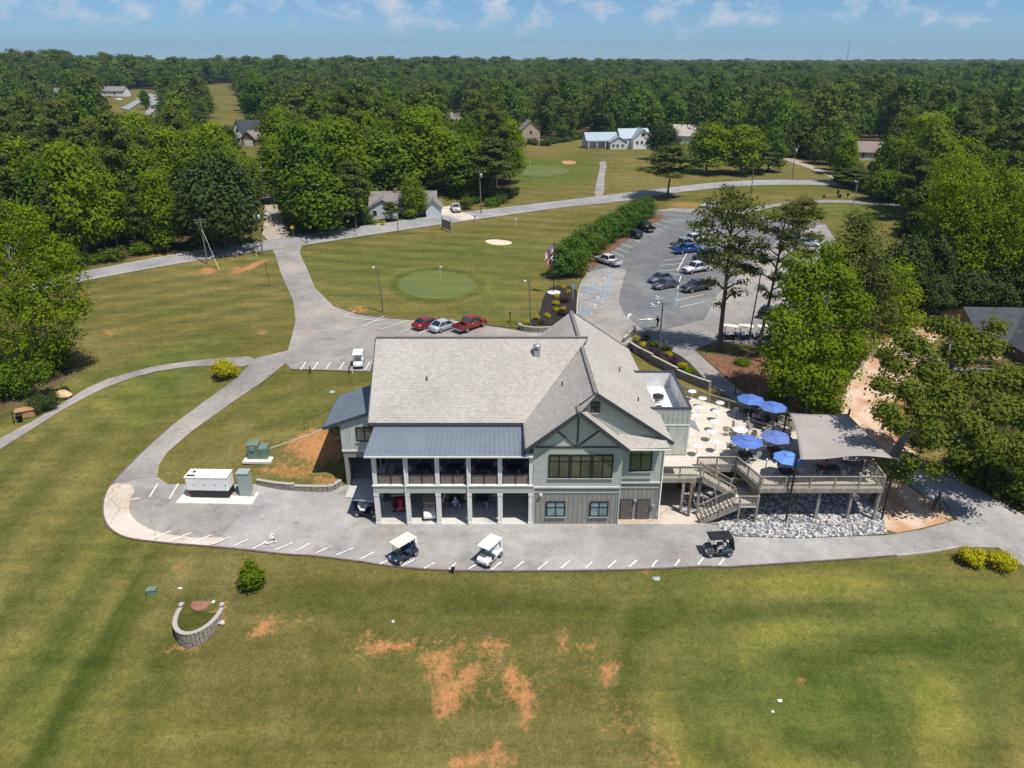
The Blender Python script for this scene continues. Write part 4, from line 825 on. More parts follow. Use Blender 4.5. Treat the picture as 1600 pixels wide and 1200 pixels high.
# shade sail and its poles
def sail():
    C4 = [Vector((27.0, 63.1, 7.0)), Vector((32.5, 62.7, 7.1)), Vector((33.1, 54.6, 6.9)), Vector((24.9, 54.3, 6.9))]
    n = 18; b = MB(); vs = []
    for j in range(n + 1):
        for i in range(n + 1):
            u, v = i / n, j / n; p = C4[0] * (1 - u) * (1 - v) + C4[1] * u * (1 - v) + C4[2] * u * v + C4[3] * (1 - u) * v
            cx = (C4[0] + C4[1] + C4[2] + C4[3]) / 4
            e = (4 * u * (1 - u) * (1 - min(1, 4 * v * (1 - v))) + 4 * v * (1 - v) * (1 - min(1, 4 * u * (1 - u)))) * .06
            p = p.lerp(cx, e); p.z -= .55 * (4 * u * (1 - u)) * (4 * v * (1 - v)) * .5 - .12 * sin(7 * u) * sin(5 * v)
            vs.append(p)
    fs = [(j * (n + 1) + i, j * (n + 1) + i + 1, (j + 1) * (n + 1) + i + 1, (j + 1) * (n + 1) + i) for j in range(n) for i in range(n)]
    b.add(vs, fs, True); t = wroot('shade_sail', (29, 59, 0), 'large taupe four-cornered shade sail stretched over the right end of the deck', 'shade sail')
    o = b.build('canopy', M['sail'], t); md = o.modifiers.new('t', 'SOLIDIFY'); md.thickness = .015
    b = MB()
    for i in range(4): b.tube([C4[i] + Vector((0, 0, .02)), C4[i] + (C4[i] - sum(C4, Vector()) / 4).normalized() * .5], .02, 5)
    b.build('cable', M['galv'], t)
    for c, base, m_ in ((C4[2], (33.65, 55.0), 'black'), (C4[3], (24.75, 54.55), 'black'), (C4[0], (27.0, 63.6), 'black'), (C4[1], (32.8, 63.0), 'black')):
        z0 = float(H(*base)) - .3; b = MB(); b.tube([(base[0], base[1], z0), (base[0], base[1], c.z + .35)], .09, 10); b.build('post', M[m_], t)
sail()

# ================================================================ VEHICLES
rng = random.Random(5)
PAINT = {}
def paint_mat(nm, c, metal=.3):
    if nm not in PAINT: PAINT[nm] = mat('car_paint_' + nm, c, .32, metal, spec=.5, coat=.8)
    return PAINT[nm]
def wheel(t, x, y, r=.34, wd=.22, name='wheel'):
    w_ = empty_part(name, t); prof = [(r * .62, -wd / 2), (r * .94, -wd / 2), (r, -wd * .35), (r, wd * .35), (r * .94, wd / 2), (r * .62, wd / 2)]
    b = MB(); n = 20
    vs = [(x + rr * cos(2 * pi * k / n), y + z, r + rr * sin(2 * pi * k / n)) for rr, z in prof for k in range(n)]
    b.add(vs, [(i * n + k, i * n + (k + 1) % n, (i + 1) * n + (k + 1) % n, (i + 1) * n + k) for i in range(5) for k in range(n)], True)
    o = b.build(name, M['tyre'], t); b = MB()
    for sg in (-1, 1):
        b.add([(x + r * .62 * cos(2 * pi * k / 12), y + sg * wd * .47, r + r * .62 * sin(2 * pi * k / 12)) for k in range(12)] + [(x, y + sg * wd * .3, r)], [(k, (k + 1) % 12, 12) for k in range(12)])
    b.build('rim', M['rim'], o); return o
def empty_part(*a): return None
def loft(b, st):
    """st: (x, halfwidth_bottom, halfwidth_top, z_bottom, z_shoulder, z_top)"""
    vs = []
    for x, wb, wt, zb, zs, zt in st: vs += [(x, -wb * .93, zb), (x, -wb, (zb + zs) / 2), (x, -wb * .985, zs), (x, -wt, zt), (x, wt, zt), (x, wb * .985, zs), (x, wb, (zb + zs) / 2), (x, wb * .93, zb)]
    n = len(st); fs = [(8 * i + k, 8 * i + (k + 1) % 8, 8 * i + 8 + (k + 1) % 8, 8 * i + 8 + k) for i in range(n - 1) for k in range(8)]
    fs += [tuple(range(8)), tuple(range(8 * n - 1, 8 * n - 9, -1))]; b.add(vs, fs, True)
def cabin(t, x0, x1, x2, x3, wb, wt, z0, z1, paint, split=1):
    """glass house: bottom from x0 (windscreen foot) to x3, roof x1..x2 (x grows to the front: x0>x1>x2>x3)"""
    B = [(x0, wb), (x3, wb)]; b = MB(); th = .03
    def pane(nm, q): g = MB(); g.poly(q); o = g.build(nm, M['car_glass'], t); md = o.modifiers.new('s', 'SOLIDIFY'); md.thickness = .02; return o
    pane('windscreen', [(x0, -wb * .93, z0), (x0, wb * .93, z0), (x1 + .03, wt * .93, z1 - .03), (x1 + .03, -wt * .93, z1 - .03)])
    pane('rear_window', [(x3, -wb * .93, z0), (x3, wb * .93, z0), (x2 - .03, wt * .93, z1 - .03), (x2 - .03, -wt * .93, z1 - .03)])
    for s in (-1, 1): pane('side_window', [(x0 - .08, s * wb, z0), (x3 + .08, s * wb, z0), (x2, s * (wt + .01), z1 - .04), (x1, s * (wt + .01), z1 - .04)])
    r = MB(); r.prism([(-wt - .02, z1 - .05), (wt + .02, z1 - .05), (wt * .8, z1 + .03), (0, z1 + .05), (-wt * .8, z1 + .03)], x2 - .03, x1 + .03, 'x')
    for s in (-1, 1):
        r.bar((x0, s * wb, z0), (x1, s * wt, z1), .06, .06); r.bar((x3, s * wb, z0), (x2, s * wt, z1), .1, .07)
        for i in range(split): f = (i + 1) / (split + 1); xb, xt = x0 + (x3 - x0) * f, x1 + (x2 - x1) * f; r.bar((xb, s * (wb + .005), z0), (xt, s * (wt + .01), z1), .07, .04)
    r.build('roof', paint, t, bevel=.02)
def lights(t, xf, xr_, y, zf, zr, w_=.28):
    for s in (-1, 1):
        b = MB(); b.box(xf - .06, xf + .02, s * y - w_ / 2, s * y + w_ / 2, zf, zf + .15); b.build('headlight', M['lamp_w'], t, bevel=.02)
        b = MB(); b.box(xr_ - .02, xr_ + .06, s * y - w_ / 2 * .8, s * y + w_ / 2 * .8, zr, zr + .17); b.build('tail_light', M['lamp_r'], t)
def sedan(pn, c, label, group, suv=False, L_=4.75):
    p = paint_mat(pn, c); t = empty('parked_car', (0, 0, 0), 0, label, 'car', group); h = 1.0; W = .92 if not suv else .96; zt = .96 if not suv else 1.08; zr = 1.45 if not suv else 1.74; hl = L_ / 2
    b = MB(); loft(b, [(-hl, .74, .66, .38, .62, zt - .12), (-hl + .2, W - .05, W - .14, .28, .72, zt - .03), (-hl + .9, W, W - .1, .22, .78, zt), (-.3, W, W - .08, .22, .78, zt), (hl - 1.45, W, W - .1, .22, .76, zt - .04), (hl - .5, W - .03, W - .18, .24, .66, zt - .17), (hl - .12, W - .14, W - .3, .28, .56, zt - .28), (hl, .62, .5, .36, .5, .62)])
    b.build('body', p, t)
    if suv: cabin(t, .95, .35, -hl + .45, -hl + .12, W - .05, W - .2, zt - .03, zr, p, 2)
    else: cabin(t, 1.0, .25, -1.05, -1.72, W - .06, W - .24, zt - .03, zr, p, 1)
    for x in (-1.38, 1.42):
        for s in (-1, 1): wheel(t, x, s * (W - .1), .34)
    lights(t, hl - .08, -hl + .02, .66, .55, .68); b = MB()
    for s in (-1, 1): b.box(.75, .95, s * (W + .1) - .08, s * (W + .1) + .08, zt, zt + .13)
    b.build('mirror', p, t); return t
def pickup(pn, c, label, group, L_=5.8, cover=False, crew=True):
    p = paint_mat(pn, c); t = empty('pickup_truck', (0, 0, 0), 0, label, 'pickup truck', group); W = 1.0; hl = L_ / 2; xb = -hl + 1.75
    b = MB(); loft(b, [(xb, W - .02, W - .07, .42, .95, 1.14), (.2, W, W - .07, .42, .95, 1.14), (1.15, W, W - .1, .42, .95, 1.15), (hl - .4, W - .04, W - .18, .44, .88, 1.08), (hl - .08, W - .08, W - .22, .46, .8, 1.0), (hl, W - .2, W - .3, .5, .74, .86)])
    b.build('body', p, t)
    b = MB(); b.box(-hl + .02, xb, -W + .04, -W + .14, .5, 1.12); b.box(-hl + .02, xb, W - .14, W - .04, .5, 1.12); b.box(-hl, -hl + .08, -W + .04, W - .04, .5, 1.12); b.box(-hl + .08, xb, -W + .14, W - .14, .5, .66)
    if cover: b.box(-hl + .05, xb + .01, -W + .07, W - .07, 1.12, 1.16)
    o = b.build('cargo_bed', p, t, bevel=.02); b = MB(); b.box(-hl + .09, xb - .01, -W + .15, W - .15, .67, .7) if not cover else b.box(-hl + .09, xb - .02, -W + .1, W - .1, 1.165, 1.18); b.build('bed_liner', M['black'], o)
    cabin(t, 1.25, .7, xb + .35, xb + .08, W - .08, W - .22, 1.12, 1.82, p, 1)
    b = MB(); b.box(-hl - .1, -hl, -W + .1, W - .1, .5, .66); b.box(hl - .04, hl + .05, -W + .12, W - .12, .48, .68); b.build('bumper', M['galv'], t)
    b = MB(); b.box(hl - .06, hl + .012, -.55, .55, .72, .95); b.build('grille', M['black'], t)
    for x in (-hl + 1.15, hl - 1.0):
        for s in (-1, 1): wheel(t, x, s * (W - .13), .4, .26)
    lights(t, hl - .07, -hl, .78, .76, .75); b = MB()
    for s in (-1, 1): b.box(1.0, 1.15, s * (W + .12) - .1, s * (W + .12) + .1, 1.12, 1.32)
    b.build('mirror', M['black'], t); return t
def put(t, px, py, toward, dz=.08):
    """stand thing t at ground pixel, its front pointing to a second ground pixel"""
    c = G(px, py); d = G(*toward) - c; t.location = (c.x, c.y, c.z + dz); t.rotation_euler = (0, 0, math.atan2(d.y, d.x)); return t
gl, gr = 'cars parked beside the upper lot lawn', 'cars parked in the right-hand car park'
put(sedan('red', (.28, .012, .015), 'dark red car, leftmost of three parked at the edge of the round green lawn', gl), 668, 511, (700, 500))
put(sedan('silver', (.50, .55, .60), 'silver blue car parked between the red car and the red pickup', gl), 694, 515, (724, 505))
put(pickup('dkred', (.27, .022, .015), 'dark red pickup truck with an open bed, rightmost of the three by the lawn', gl, 5.4), 735, 514, (762, 504))
put(pickup('white', (.75, .75, .76), 'white pickup truck parked alone against the hedge of trees', gr), 950, 413, (920, 404))
put(sedan('black', (.01, .011, .012), 'black sport utility car parked under the hedge beside the empty stalls', gr, True), 989, 371, (966, 363))
put(pickup('black', (.01, .011, .012), 'black pickup truck half hidden at the far end of the hedge', gr), 1008, 360, (985, 350))
put(pickup('white', (.75, .75, .76), 'bright white pickup truck facing left in the middle stall row', gr), 1087, 425, (1060, 430))
put(pickup('dkgrey', (.045, .05, .055), 'dark grey pickup truck with covered bed, nearest vehicle of the middle stall row', gr, 5.9, True), 1089, 454, (1062, 459))
put(sedan('grey', (.085, .09, .10), 'grey sedan, nearer of two side by side left of the grey pickup', gr), 1039, 450, (1010, 455))
put(sedan('slate', (.12, .14, .17), 'slate blue-grey sedan just behind the grey sedan', gr), 1031, 440, (1002, 446))
put(pickup('blue', (.008, .09, .36), 'vivid blue pickup truck facing right beneath the tall pine', gr), 1073, 395, (1105, 391))
put(pickup('steel', (.16, .20, .24), 'steel grey pickup truck parked just behind the vivid blue one', gr), 1069, 387, (1100, 383))
put(pickup('white', (.75, .75, .76), 'small white pickup truck behind the steel grey pickup', gr), 1082, 379, (1110, 375))
put(sedan('dkteal', (.012, .03, .045), 'dark teal car parked between the vivid blue pickup and the white pickup', gr, True), 1100, 405, (1070, 409))
put(sedan('navy', (.02, .03, .07), 'navy car mostly hidden behind the bright white pickup', gr), 1098, 418, (1072, 421))
put(sedan('white2', (.72, .73, .74), 'white sedan at the far edge of the right car park below the road', gr), 1109, 325, (1090, 324))
put(sedan('black', (.01, .011, .012), 'black car seen through pine branches at the right side of the car park', gr), 1232, 376, (1260, 380))
put(sedan('silver', (.50, .55, .60), 'silver car seen between pine trunks at the far right of the car park', gr), 1262, 384, (1290, 388))
put(sedan('black', (.01, .011, .012), 'black car in the shade at the corner behind the golf cart row', gr, True), 1210, 500, (1240, 505))
put(pickup('white', (.75, .75, .76), 'white pickup truck on the pale driveway of the small grey house', None), 712, 330, (716, 336)).scale = (1, 1, 1)

def golf_cart(body, roof_m, label, group='golf carts around the clubhouse', seat='plastic_w', bag=None, long=False):
    t = empty('golf_cart', (0, 0, 0), 0, label, 'golf cart', group)
    b = MB(); b.prism([(1.2, .3), (1.22, .52), (1.1, .72), (.72, .86), (.55, .84), (.5, .36), (-.1, .34), (-.12, .62), (-.35, .66), (-.9, .7), (-1.12, .66), (-1.16, .34)], -.56, .56, 'y')
    b.build('body', body, t, bevel=.05)
    b = MB(); b.box(-.05, .5, -.5, .5, .35, .38); b.build('floor', M['int_dark'], t)
    for nm, zz in (('seat', 0),):
        b = MB(); b.box(-.5, .02, -.52, .52, .68, .82); b.bar((-.5, 0, .82), (-.62, 0, 1.22), 1.0, .12, (1, 0, 0)); b.build('seat', M[seat], t, bevel=.03)
    b = MB(); b.prism([(1.0, 1.8), (.95, 1.87), (-.9, 1.89), (-1.02, 1.84), (-1.0, 1.8)], -.6, .6, 'y'); b.build('roof', roof_m, t, bevel=.035)
    for x0, x1 in ((.78, .62), (-.72, -.78)):
        for s in (-1, 1): b = MB(); b.tube([(x0, s * .5, .75), (x1, s * .54, 1.82)], .022, 6); b.build('roof_post', M['black'], t)
    b = MB(); b.poly([(.77, -.48, .86), (.77, .48, .86), (.63, .5, 1.74), (.63, -.5, 1.74)]); o = b.build('windshield', CLEARGLASS, t)
    b = MB(); b.tube([(.55, .25, .78), (.36, .25, 1.0)], .02, 6); b.lathe([(.15, 0), (.19, .015), (.15, .03)], 12, (.35, .25, 1.0)); b.build('steering_wheel', M['black'], t)
    for s in (-1, 1): b = MB(); b.box(1.16, 1.22, s * .38 - .1, s * .38 + .1, .52, .62); b.build('headlight', M['lamp_w'], t)
    for x in (.82, -.82):
        for s in (-1, 1): wheel(t, x, s * .48, .25, .2)
    if bag:
        for s, m_ in zip((-1, 1), bag):
            b = MB(); b.tube([(-1.22, s * .26, .5), (-1.05, s * .26, 1.32)], [.14, .16], 10)
            for k in range(5): b.tube([(-1.08 + .05 * k - .1, s * .26 + .04 * (k - 2), 1.28), (-1.05 + .06 * k - .1, s * .26 + .06 * (k - 2), 1.5 + .04 * (k % 3))], .025, 5)
            b.build('golf_bag', M[m_], t)
    return t
def clear_glass():
    m, n, l, b = node_mat('clear_windshield'); tr = n.new('ShaderNodeBsdfTransparent'); tr.inputs[0].default_value = (.75, .8, .8, 1); gl_ = n.new('ShaderNodeBsdfGlossy'); gl_.inputs['Roughness'].default_value = .05
    ms = n.new('ShaderNodeMixShader'); ms.inputs[0].default_value = .12; l.new(tr.outputs[0], ms.inputs[1]); l.new(gl_.outputs[0], ms.inputs[2]); l.new(ms.outputs[0], n['Material Output'].inputs[0]); return m
CLEARGLASS = clear_glass()
tanroof = mat('tan_cart_roof', (.36, .31, .24), .5); creamroof = mat('cream_cart_roof', (.74, .68, .56), .45)
navy = paint_mat('cart_navy', (.015, .03, .07)); wht = paint_mat('cart_white', (.75, .75, .76), 0); blk = paint_mat('cart_black', (.012, .013, .015)); crd = paint_mat('cart_red', (.2, .01, .012)); gry = paint_mat('cart_grey', (.10, .12, .13))
put(golf_cart(navy, creamroof, 'navy golf cart with cream roof parked nose to the kerb left of the white cart', seat='cl_navy', bag=('cl_navy', 'cl_white')), 632, 873, (612, 885), .1)
put(golf_cart(wht, M['plastic_w'], 'all white golf cart with white roof parked nose to the kerb', bag=('cl_red', 'cl_white')), 766, 876, (751, 890), .1)
DRV = put(golf_cart(gry, M['black'], 'black-roofed golf cart driving left past the rocks with a driver', seat='cl_navy', bag=('cl_black', 'cl_black')), 1121, 866, (1090, 866.5), .1)
put(golf_cart(blk, M['galv'], 'dark golf cart with pale grey roof half behind the left corner column', bag=('cl_navy', 'cl_black')), 574, 805, (600, 807), .1)
c_ = golf_cart(crd, tanroof, 'red golf cart with tan roof parked inside the leftmost ground-floor bay', seat='cl_red', bag=('cl_red', 'cl_black')); place(c_, (-10.6, 57.2, .1), R(95))
c_ = golf_cart(wht, tanroof, 'white golf cart with tan roof parked inside the second ground-floor bay facing out', seat='cl_black'); place(c_, (-7.6, 56.0, .1), R(-82))
put(golf_cart(wht, M['plastic_w'], 'white golf cart parked in the striped stalls left of the building', bag=('cl_white', 'cl_black')), 561, 572, (559, 582), .08)
put(golf_cart(blk, creamroof, 'black golf cart with cream roof, first of the cart row left of the lamp pole'), 1139, 530, (1165, 531), .08)
put(golf_cart(navy, creamroof, 'black golf cart with cream roof standing behind the thin dark pole', bag=None), 1163, 530, (1190, 531), .08)
put(golf_cart(navy, M['plastic_w'], 'dark golf cart with white roof, rightmost of the cart row by the trees'), 1193, 531, (1220, 532), .08)
put(golf_cart(navy, M['plastic_w'], 'dark golf cart with white roof parked on dirt beneath the big oak'), 1507, 692, (1490, 695), .05)

# ================================================================ DECK FURNITURE
def umbrella(m_, label, fold=1.45, tilt=0):
    t = empty('patio_umbrella', (0, 0, 0), 0, label, 'umbrella', 'blue patio umbrellas on the deck'); b = MB(); n = 8; r = fold
    rings = [(0, 2.62), (r * .35, 2.5), (r * .36, 2.44), (r, 2.08)]; vs = [(0, 0, 2.62)]
    for rr, z in rings[1:]:
        for k in range(n): a = 2 * pi * k / n + .2; vs.append((rr * cos(a), rr * sin(a), z))
    fs = [(0, 1 + k, 1 + (k + 1) % n) for k in range(n)]
    for j in range(2): fs += [(1 + j * n + k, 1 + (j + 1) * n + k, 1 + (j + 1) * n + (k + 1) % n, 1 + j * n + (k + 1) % n) for k in range(n)]
    o = b.add(vs, fs).build('canopy', m_, t); md = o.modifiers.new('s', 'SOLIDIFY'); md.thickness = .015
    b = MB(); b.tube([(0, 0, 0), (0, 0, 2.68)], .025, 8); b.build('pole', M['galv'], t); b = MB(); b.lathe([(0, 0), (.28, 0), (.28, .06), (.05, .1), (0, .1)], 14); b.build('base', M['black'], t)
    b = MB()
    for k in range(n): a = 2 * pi * k / n + .2; b.tube([(0, 0, 2.55), (r * cos(a), r * sin(a), 2.05)], .012, 4)
    b.build('ribs', M['galv'], t); return t
def sq_table(label, sx=1.0, sy=1.0, m_='table_dk', group='dark tables under the umbrellas', rnd=False, h=.74, leg=None):
    t = empty('table', (0, 0, 0), 0, label, 'table', group); b = MB()
    if rnd: b.lathe([(0, h - .04), (sx / 2, h - .04), (sx / 2 + .01, h - .02), (sx / 2, h), (0, h)], 24)
    else: b.box(-sx / 2, sx / 2, -sy / 2, sy / 2, h - .04, h)
    b.build('tabletop', M[m_], t); lm = M[leg or 'black']
    for k in range(4):
        x, y = ((-1, -1), (1, -1), (1, 1), (-1, 1))[k]; f = .3 if rnd else .44; b = MB(); b.tube([(x * sx * f, y * sy * f, 0), (x * sx * f * .95, y * sy * f * .95, h - .04)], .022, 6); b.build('leg', lm, t)
    return t
def cocktail(label):
    t = empty('cocktail_table', (0, 0, 0), 0, label, 'cocktail table', 'white cocktail tables standing on the deck'); b = MB(); b.lathe([(0, 1.04), (.46, 1.04), (.47, 1.06), (.46, 1.09), (0, 1.09)], 20); b.build('tabletop', M['plastic_w'], t)
    b = MB(); b.tube([(0, 0, .03), (0, 0, 1.04)], .035, 8); b.build('stem', M['plastic_w'], t); b = MB(); b.lathe([(0, 0), (.26, 0), (.25, .03), (.04, .06), (0, .06)], 16); b.build('base', M['plastic_w'], t); return t
def chair(label, group, m_='mesh_chair'):
    t = empty('patio_chair', (0, 0, 0), 0, label, 'chair', group); b = MB(); b.box(-.24, .24, -.23, .24, .42, .46); b.build('seat', M[m_], t)
    b = MB(); b.bar((0, .24, .46), (0, .34, .98), .46, .03, (1, 0, 0)); b.v = [(v[0], v[1], v[2]) for v in b.v]; b.build('backrest', M[m_], t)
    for x in (-1, 1):
        for y in (-1, 1): b = MB(); b.tube([(x * .25, y * .23, 0), (x * .25, y * .24, .44 if y > 0 else .64)], .016, 5); b.build('leg', M['black'] if m_ != 'mesh_chair' else M['galv'], t)
        b = MB(); b.tube([(x * .26, -.24, .64), (x * .26, .28, .66)], .018, 5); b.build('armrest', M['black'], t)
    return t
def D(px, py): return at(px, py, DZ + .01)       # a point on the deck boards
ct_px = [(1096,636),(1090,650),(1085,663),(1123,643),(1118,657),(1114,673),(1109,689),(1117,706),(1088,712),(1080,625)]
ct0 = None
ctl = ['white cocktail table in the left row, second from the railing', 'white cocktail table in the left row, third from the railing', 'white cocktail table in the left row, fourth from the railing', 'white cocktail table in the right row, nearest the back railing', 'white cocktail table in the right row, second from the back railing', 'white cocktail table in the right row, third from the back railing', 'white cocktail table in the right row, fourth from the back railing', 'white cocktail table, lower right, nearest the stair railing', 'white cocktail table nearest the wall corner and door mat', 'white cocktail table partly behind the roof well parapet by the railing']
for i, (px, py) in enumerate(ct_px):
    if ct0 is None: ct0 = cocktail(ctl[0]); c_ = ct0
    else: c_ = copy_tree(ct0)
    place(c_, D(px, py), 0, ctl[i])
um = [(1163,720,'blue','royal blue umbrella in front of the left white round table',1.5),(1208,713,'blue_fade','faded violet-blue umbrella with pale seams left of the shade sail',1.5),(1227,747,'blue_lt','light blue tiered umbrella nearest the front railing under the sail corner',1.4),(1169,652,'blue','royal blue umbrella at the back railing, left of the back pair',1.45),(1203,664,'blue','royal blue umbrella at the back railing, right of the back pair',1.45)]
tabs = ['dark square table under the umbrella nearest the stairs', 'dark square table under the faded violet-blue umbrella', 'dark square table under the light blue front umbrella', 'dark square table under the left back umbrella', 'dark square table under the right back umbrella']
tb0 = None; ch0 = None; chd = None
CG = 'patio chairs around the deck tables'
def put_chair(x, y, rz, label, dark=False, z=DZ + .01, group=CG):
    global ch0, chd
    if dark:
        if chd is None: chd = chair(label, group, 'chair_gr'); c = chd
        else: c = copy_tree(chd)
    else:
        if ch0 is None: ch0 = chair(label, group); c = ch0
        else: c = copy_tree(ch0)
    place(c, (x, y, z), rz, label); c['group'] = group; return c
for i, (px, py, m_, lb, r_) in enumerate(um):
    p = D(px, py); u = umbrella(M[m_], lb, r_); place(u, p, .3 * i)
    if tb0 is None: tb0 = sq_table(tabs[0], 1.25, 1.25); c_ = tb0
    else: c_ = copy_tree(tb0)
    place(c_, (p.x, p.y - .05, p.z), -.35 if i > 2 else 0.0, tabs[i])
    for k in range(4):
        a = k * pi / 2 + (-.35 if i > 2 else 0); put_chair(p.x + 1.0 * cos(a), p.y + .95 * sin(a), a - pi / 2, 'dark sling chair around the ' + tabs[i][5:], True, group='dark sling chairs around umbrella table %d' % (i + 1))
rt0 = None
for i, (px, py, lb) in enumerate([(1155, 681, 'white round table with beige chairs between the blue umbrellas'), (1159, 704, 'white round table mostly hidden behind the royal blue front umbrella'), (1199, 693, 'white round table partly hidden behind the faded umbrella')]):
    p = D(px, py)
    if rt0 is None: rt0 = sq_table(lb, 1.5, 1.5, 'plastic_w', 'white round tables on the deck', True, .74, 'galv'); c_ = rt0
    else: c_ = copy_tree(rt0)
    place(c_, p, 0, lb)
    for k in range(5): a = 2 * pi * k / 5 + .5 + .3 * i; put_chair(p.x + 1.15 * cos(a), p.y + 1.15 * sin(a), a - pi / 2, 'beige sling chair at the ' + [ 'white round table between umbrellas', 'white round table behind the royal blue front umbrella', 'white round table beside the faded umbrella'][i], group='beige chairs around round table %d' % (i + 1))
for i, (px, py, lb) in enumerate([(1187, 668, 'long dark table between the two back umbrellas'), (1219, 681, 'long dark table at the right end of the back row'), (1292, 741, 'dark table in the shade under the middle of the sail'), (1335, 735, 'dark round-cornered table in the shade near the right end of the deck')]):
    p = D(px, py); c_ = copy_tree(tb0); place(c_, p, -.55 if i < 2 else 0, lb, (1.5, .8, 1))
    for k in range(4): a = (0.5 + k) * pi / 2 - (.55 if i < 2 else 0); put_chair(p.x + 1.15 * cos(a), p.y + 1.0 * sin(a), a - pi / 2, 'chair at the ' + lb, i > 1, group='chairs around extra deck table %d' % (i + 1))
for k, (px, py) in enumerate([(1232, 695), (1245, 715), (1240, 672)]):
    put_chair(*D(px, py).to_2d(), .8 * k, ['beige chair by the left edge of the shade sail', 'beige chair in the corner beneath the sail edge', 'beige chair left askew near the back corner of the sail'][k])
# porch furniture: seating under the roof
def porch_set(x, y, z, lb, k, rnd=True):
    c_ = copy_tree(tb0); place(c_, (x, y, z), 0, 'dark table ' + lb, (.9, .9, 1))
    for i in range(4): a = i * pi / 2 + .4; put_chair(x + .95 * cos(a), y + .95 * sin(a), a - pi / 2, 'grey chair at the table ' + lb, True, z, 'grey chairs on the porch, set %d' % k)
bays = ['first bay from the left', 'second bay from the left', 'middle bay', 'fourth bay from the left', 'rightmost bay']
for i in range(1, 5): porch_set(cols[i] + 1.45, 56.6, 4.11, 'on the upper porch in the ' + bays[i], i)
porch_set(cols[2] + 1.4, 57.6, .1, 'on the ground-floor porch in the middle bay', 6); porch_set(cols[3] + 1.2, 57.6, .1, 'on the ground-floor porch in the fourth bay', 7)
t = empty('sofa', (cols[0] + 1.2, 56.5, 4.11), R(90), 'grey wicker sofa on the upper porch in the first bay', 'sofa'); b = MB(); b.box(-.9, .9, -.4, .4, .1, .42); b.build('base', M['chair_gr'], t); b = MB(); b.box(-.85, .85, -.38, .3, .43, .56); b.build('cushion', M['mesh_chair'], t, bevel=.04); b = MB(); b.box(-.9, .9, .3, .42, .43, .85); b.build('backrest', M['chair_gr'], t)

# ================================================================ PEOPLE
def person(label, pose, top, legs, loc, rz, cap=None, z=0):
    """pose: dict of joints (metres, facing +x)"""
    J = pose; t = empty('person', loc, rz, label, 'person')
    def skin(nm, chain_list, m_):
        me = bpy.data.meshes.new(nm); V = []; E = []; Rr = []; idx = {}
        for ch in chain_list:
            prev = None
            for k, r in ch:
                key = k
                if key not in idx: idx[key] = len(V); V.append(J[k]); Rr.append(r)
                if prev is not None: E.append((prev, idx[key]))
                prev = idx[key]
        me.from_pydata(V, E, []); o = bpy.data.objects.new(nm, me); link(o, t); me.materials.append(m_)
        s_ = o.modifiers.new('skin', 'SKIN'); sv = me.skin_vertices[0].data
        for i, r in enumerate(Rr): sv[i].radius = (r, r)
        sv[0].use_root = True; ss = o.modifiers.new('sub', 'SUBSURF'); ss.levels = 1; ss.render_levels = 2; return o
    arms = [[('chest', .15), ('sh' + s, .075), ('el' + s, .045), ('wr' + s, .032), ('ha' + s, .04), ('fi' + s, .02)] for s in 'LR']
    leg_ = [[('pel', .13), ('hip' + s, .09), ('kn' + s, .06), ('an' + s, .042), ('to' + s, .04)] for s in 'LR']
    skin('body', [[('pel', .13), ('wai', .12), ('chest', .15), ('neck', .055), ('head', .09), ('crown', .085)]] + arms + leg_, M['skin'])
    skin('shirt', [[('pel', .15), ('wai', .14), ('chest', .175)], *[[('chest', .175), ('sh' + s, .095), ('el' + s, .06)] for s in 'LR']], M[top])
    skin('trousers', [[('wai', .135), ('pel', .155)], *[[('pel', .155), ('hip' + s, .11), ('kn' + s, .078), ('an' + s, .058)] for s in 'LR']], M[legs])
    h = J['crown']; b = MB(); b.lathe([(.115, -.03), (.12, .02), (.10, .08), (.05, .11), (0, .12)], 12, h)
    if cap: b.box(h[0] + .05, h[0] + .2, -.08 + h[1], .08 + h[1], h[2] - .01, h[2] + .015)
    b.build('cap' if cap else 'hair', M[cap or 'hair'], t); return t
def stand(stride=.0, lift=0):
    return {'pel': (0, 0, .92), 'wai': (.0, 0, 1.08), 'chest': (.02, 0, 1.32), 'neck': (.03, 0, 1.5), 'head': (.05, 0, 1.62), 'crown': (.05, 0, 1.68),
     'shL': (.02, .19, 1.42), 'elL': (-.08 * (1 + stride), .25, 1.15), 'wrL': (.02 - stride * .1, .25, .93), 'haL': (.04, .25, .85), 'fiL': (.06, .25, .77), 'shR': (.02, -.19, 1.42), 'elR': (.05 + stride * .15, -.25, 1.15), 'wrR': (.15 + stride * .25, -.22, .98), 'haR': (.2 + stride * .25, -.2, .93), 'fiR': (.26 + stride * .25, -.19, .88),
     'hipL': (0, .1, .88), 'knL': (stride * .25, .1, .48), 'anL': (stride * .45, .1, .1), 'toL': (stride * .45 + .17, .1, .05), 'hipR': (0, -.1, .88), 'knR': (-stride * .1, -.1, .48), 'anR': (-stride * .45, -.1, .13), 'toR': (-stride * .45 + .15, -.1, .05)}
def sit():
    j = stand(); up = .47 - .92
    for k in ('pel', 'wai', 'chest', 'neck', 'head', 'crown', 'shL', 'shR', 'elL', 'elR'): v = j[k]; j[k] = (v[0] - .05, v[1], v[2] + up + .08)
    for s, y in (('L', .1), ('R', -.1)): j['hip' + s] = (0, y, .54); j['kn' + s] = (.42, y * 1.3, .52); j['an' + s] = (.45, y * 1.3, .12); j['to' + s] = (.6, y * 1.3, .06); j['wr' + s] = (.28, y * 1.9, .78); j['ha' + s] = (.36, y * 1.7, .8); j['fi' + s] = (.44, y * 1.5, .81)
    return j
p = G(1027, 513); person('person in black walking across the right car park beside the lamp pole', stand(.75), 'cl_black', 'cl_black', (p.x, p.y, p.z + .06), R(200), 'cl_black')
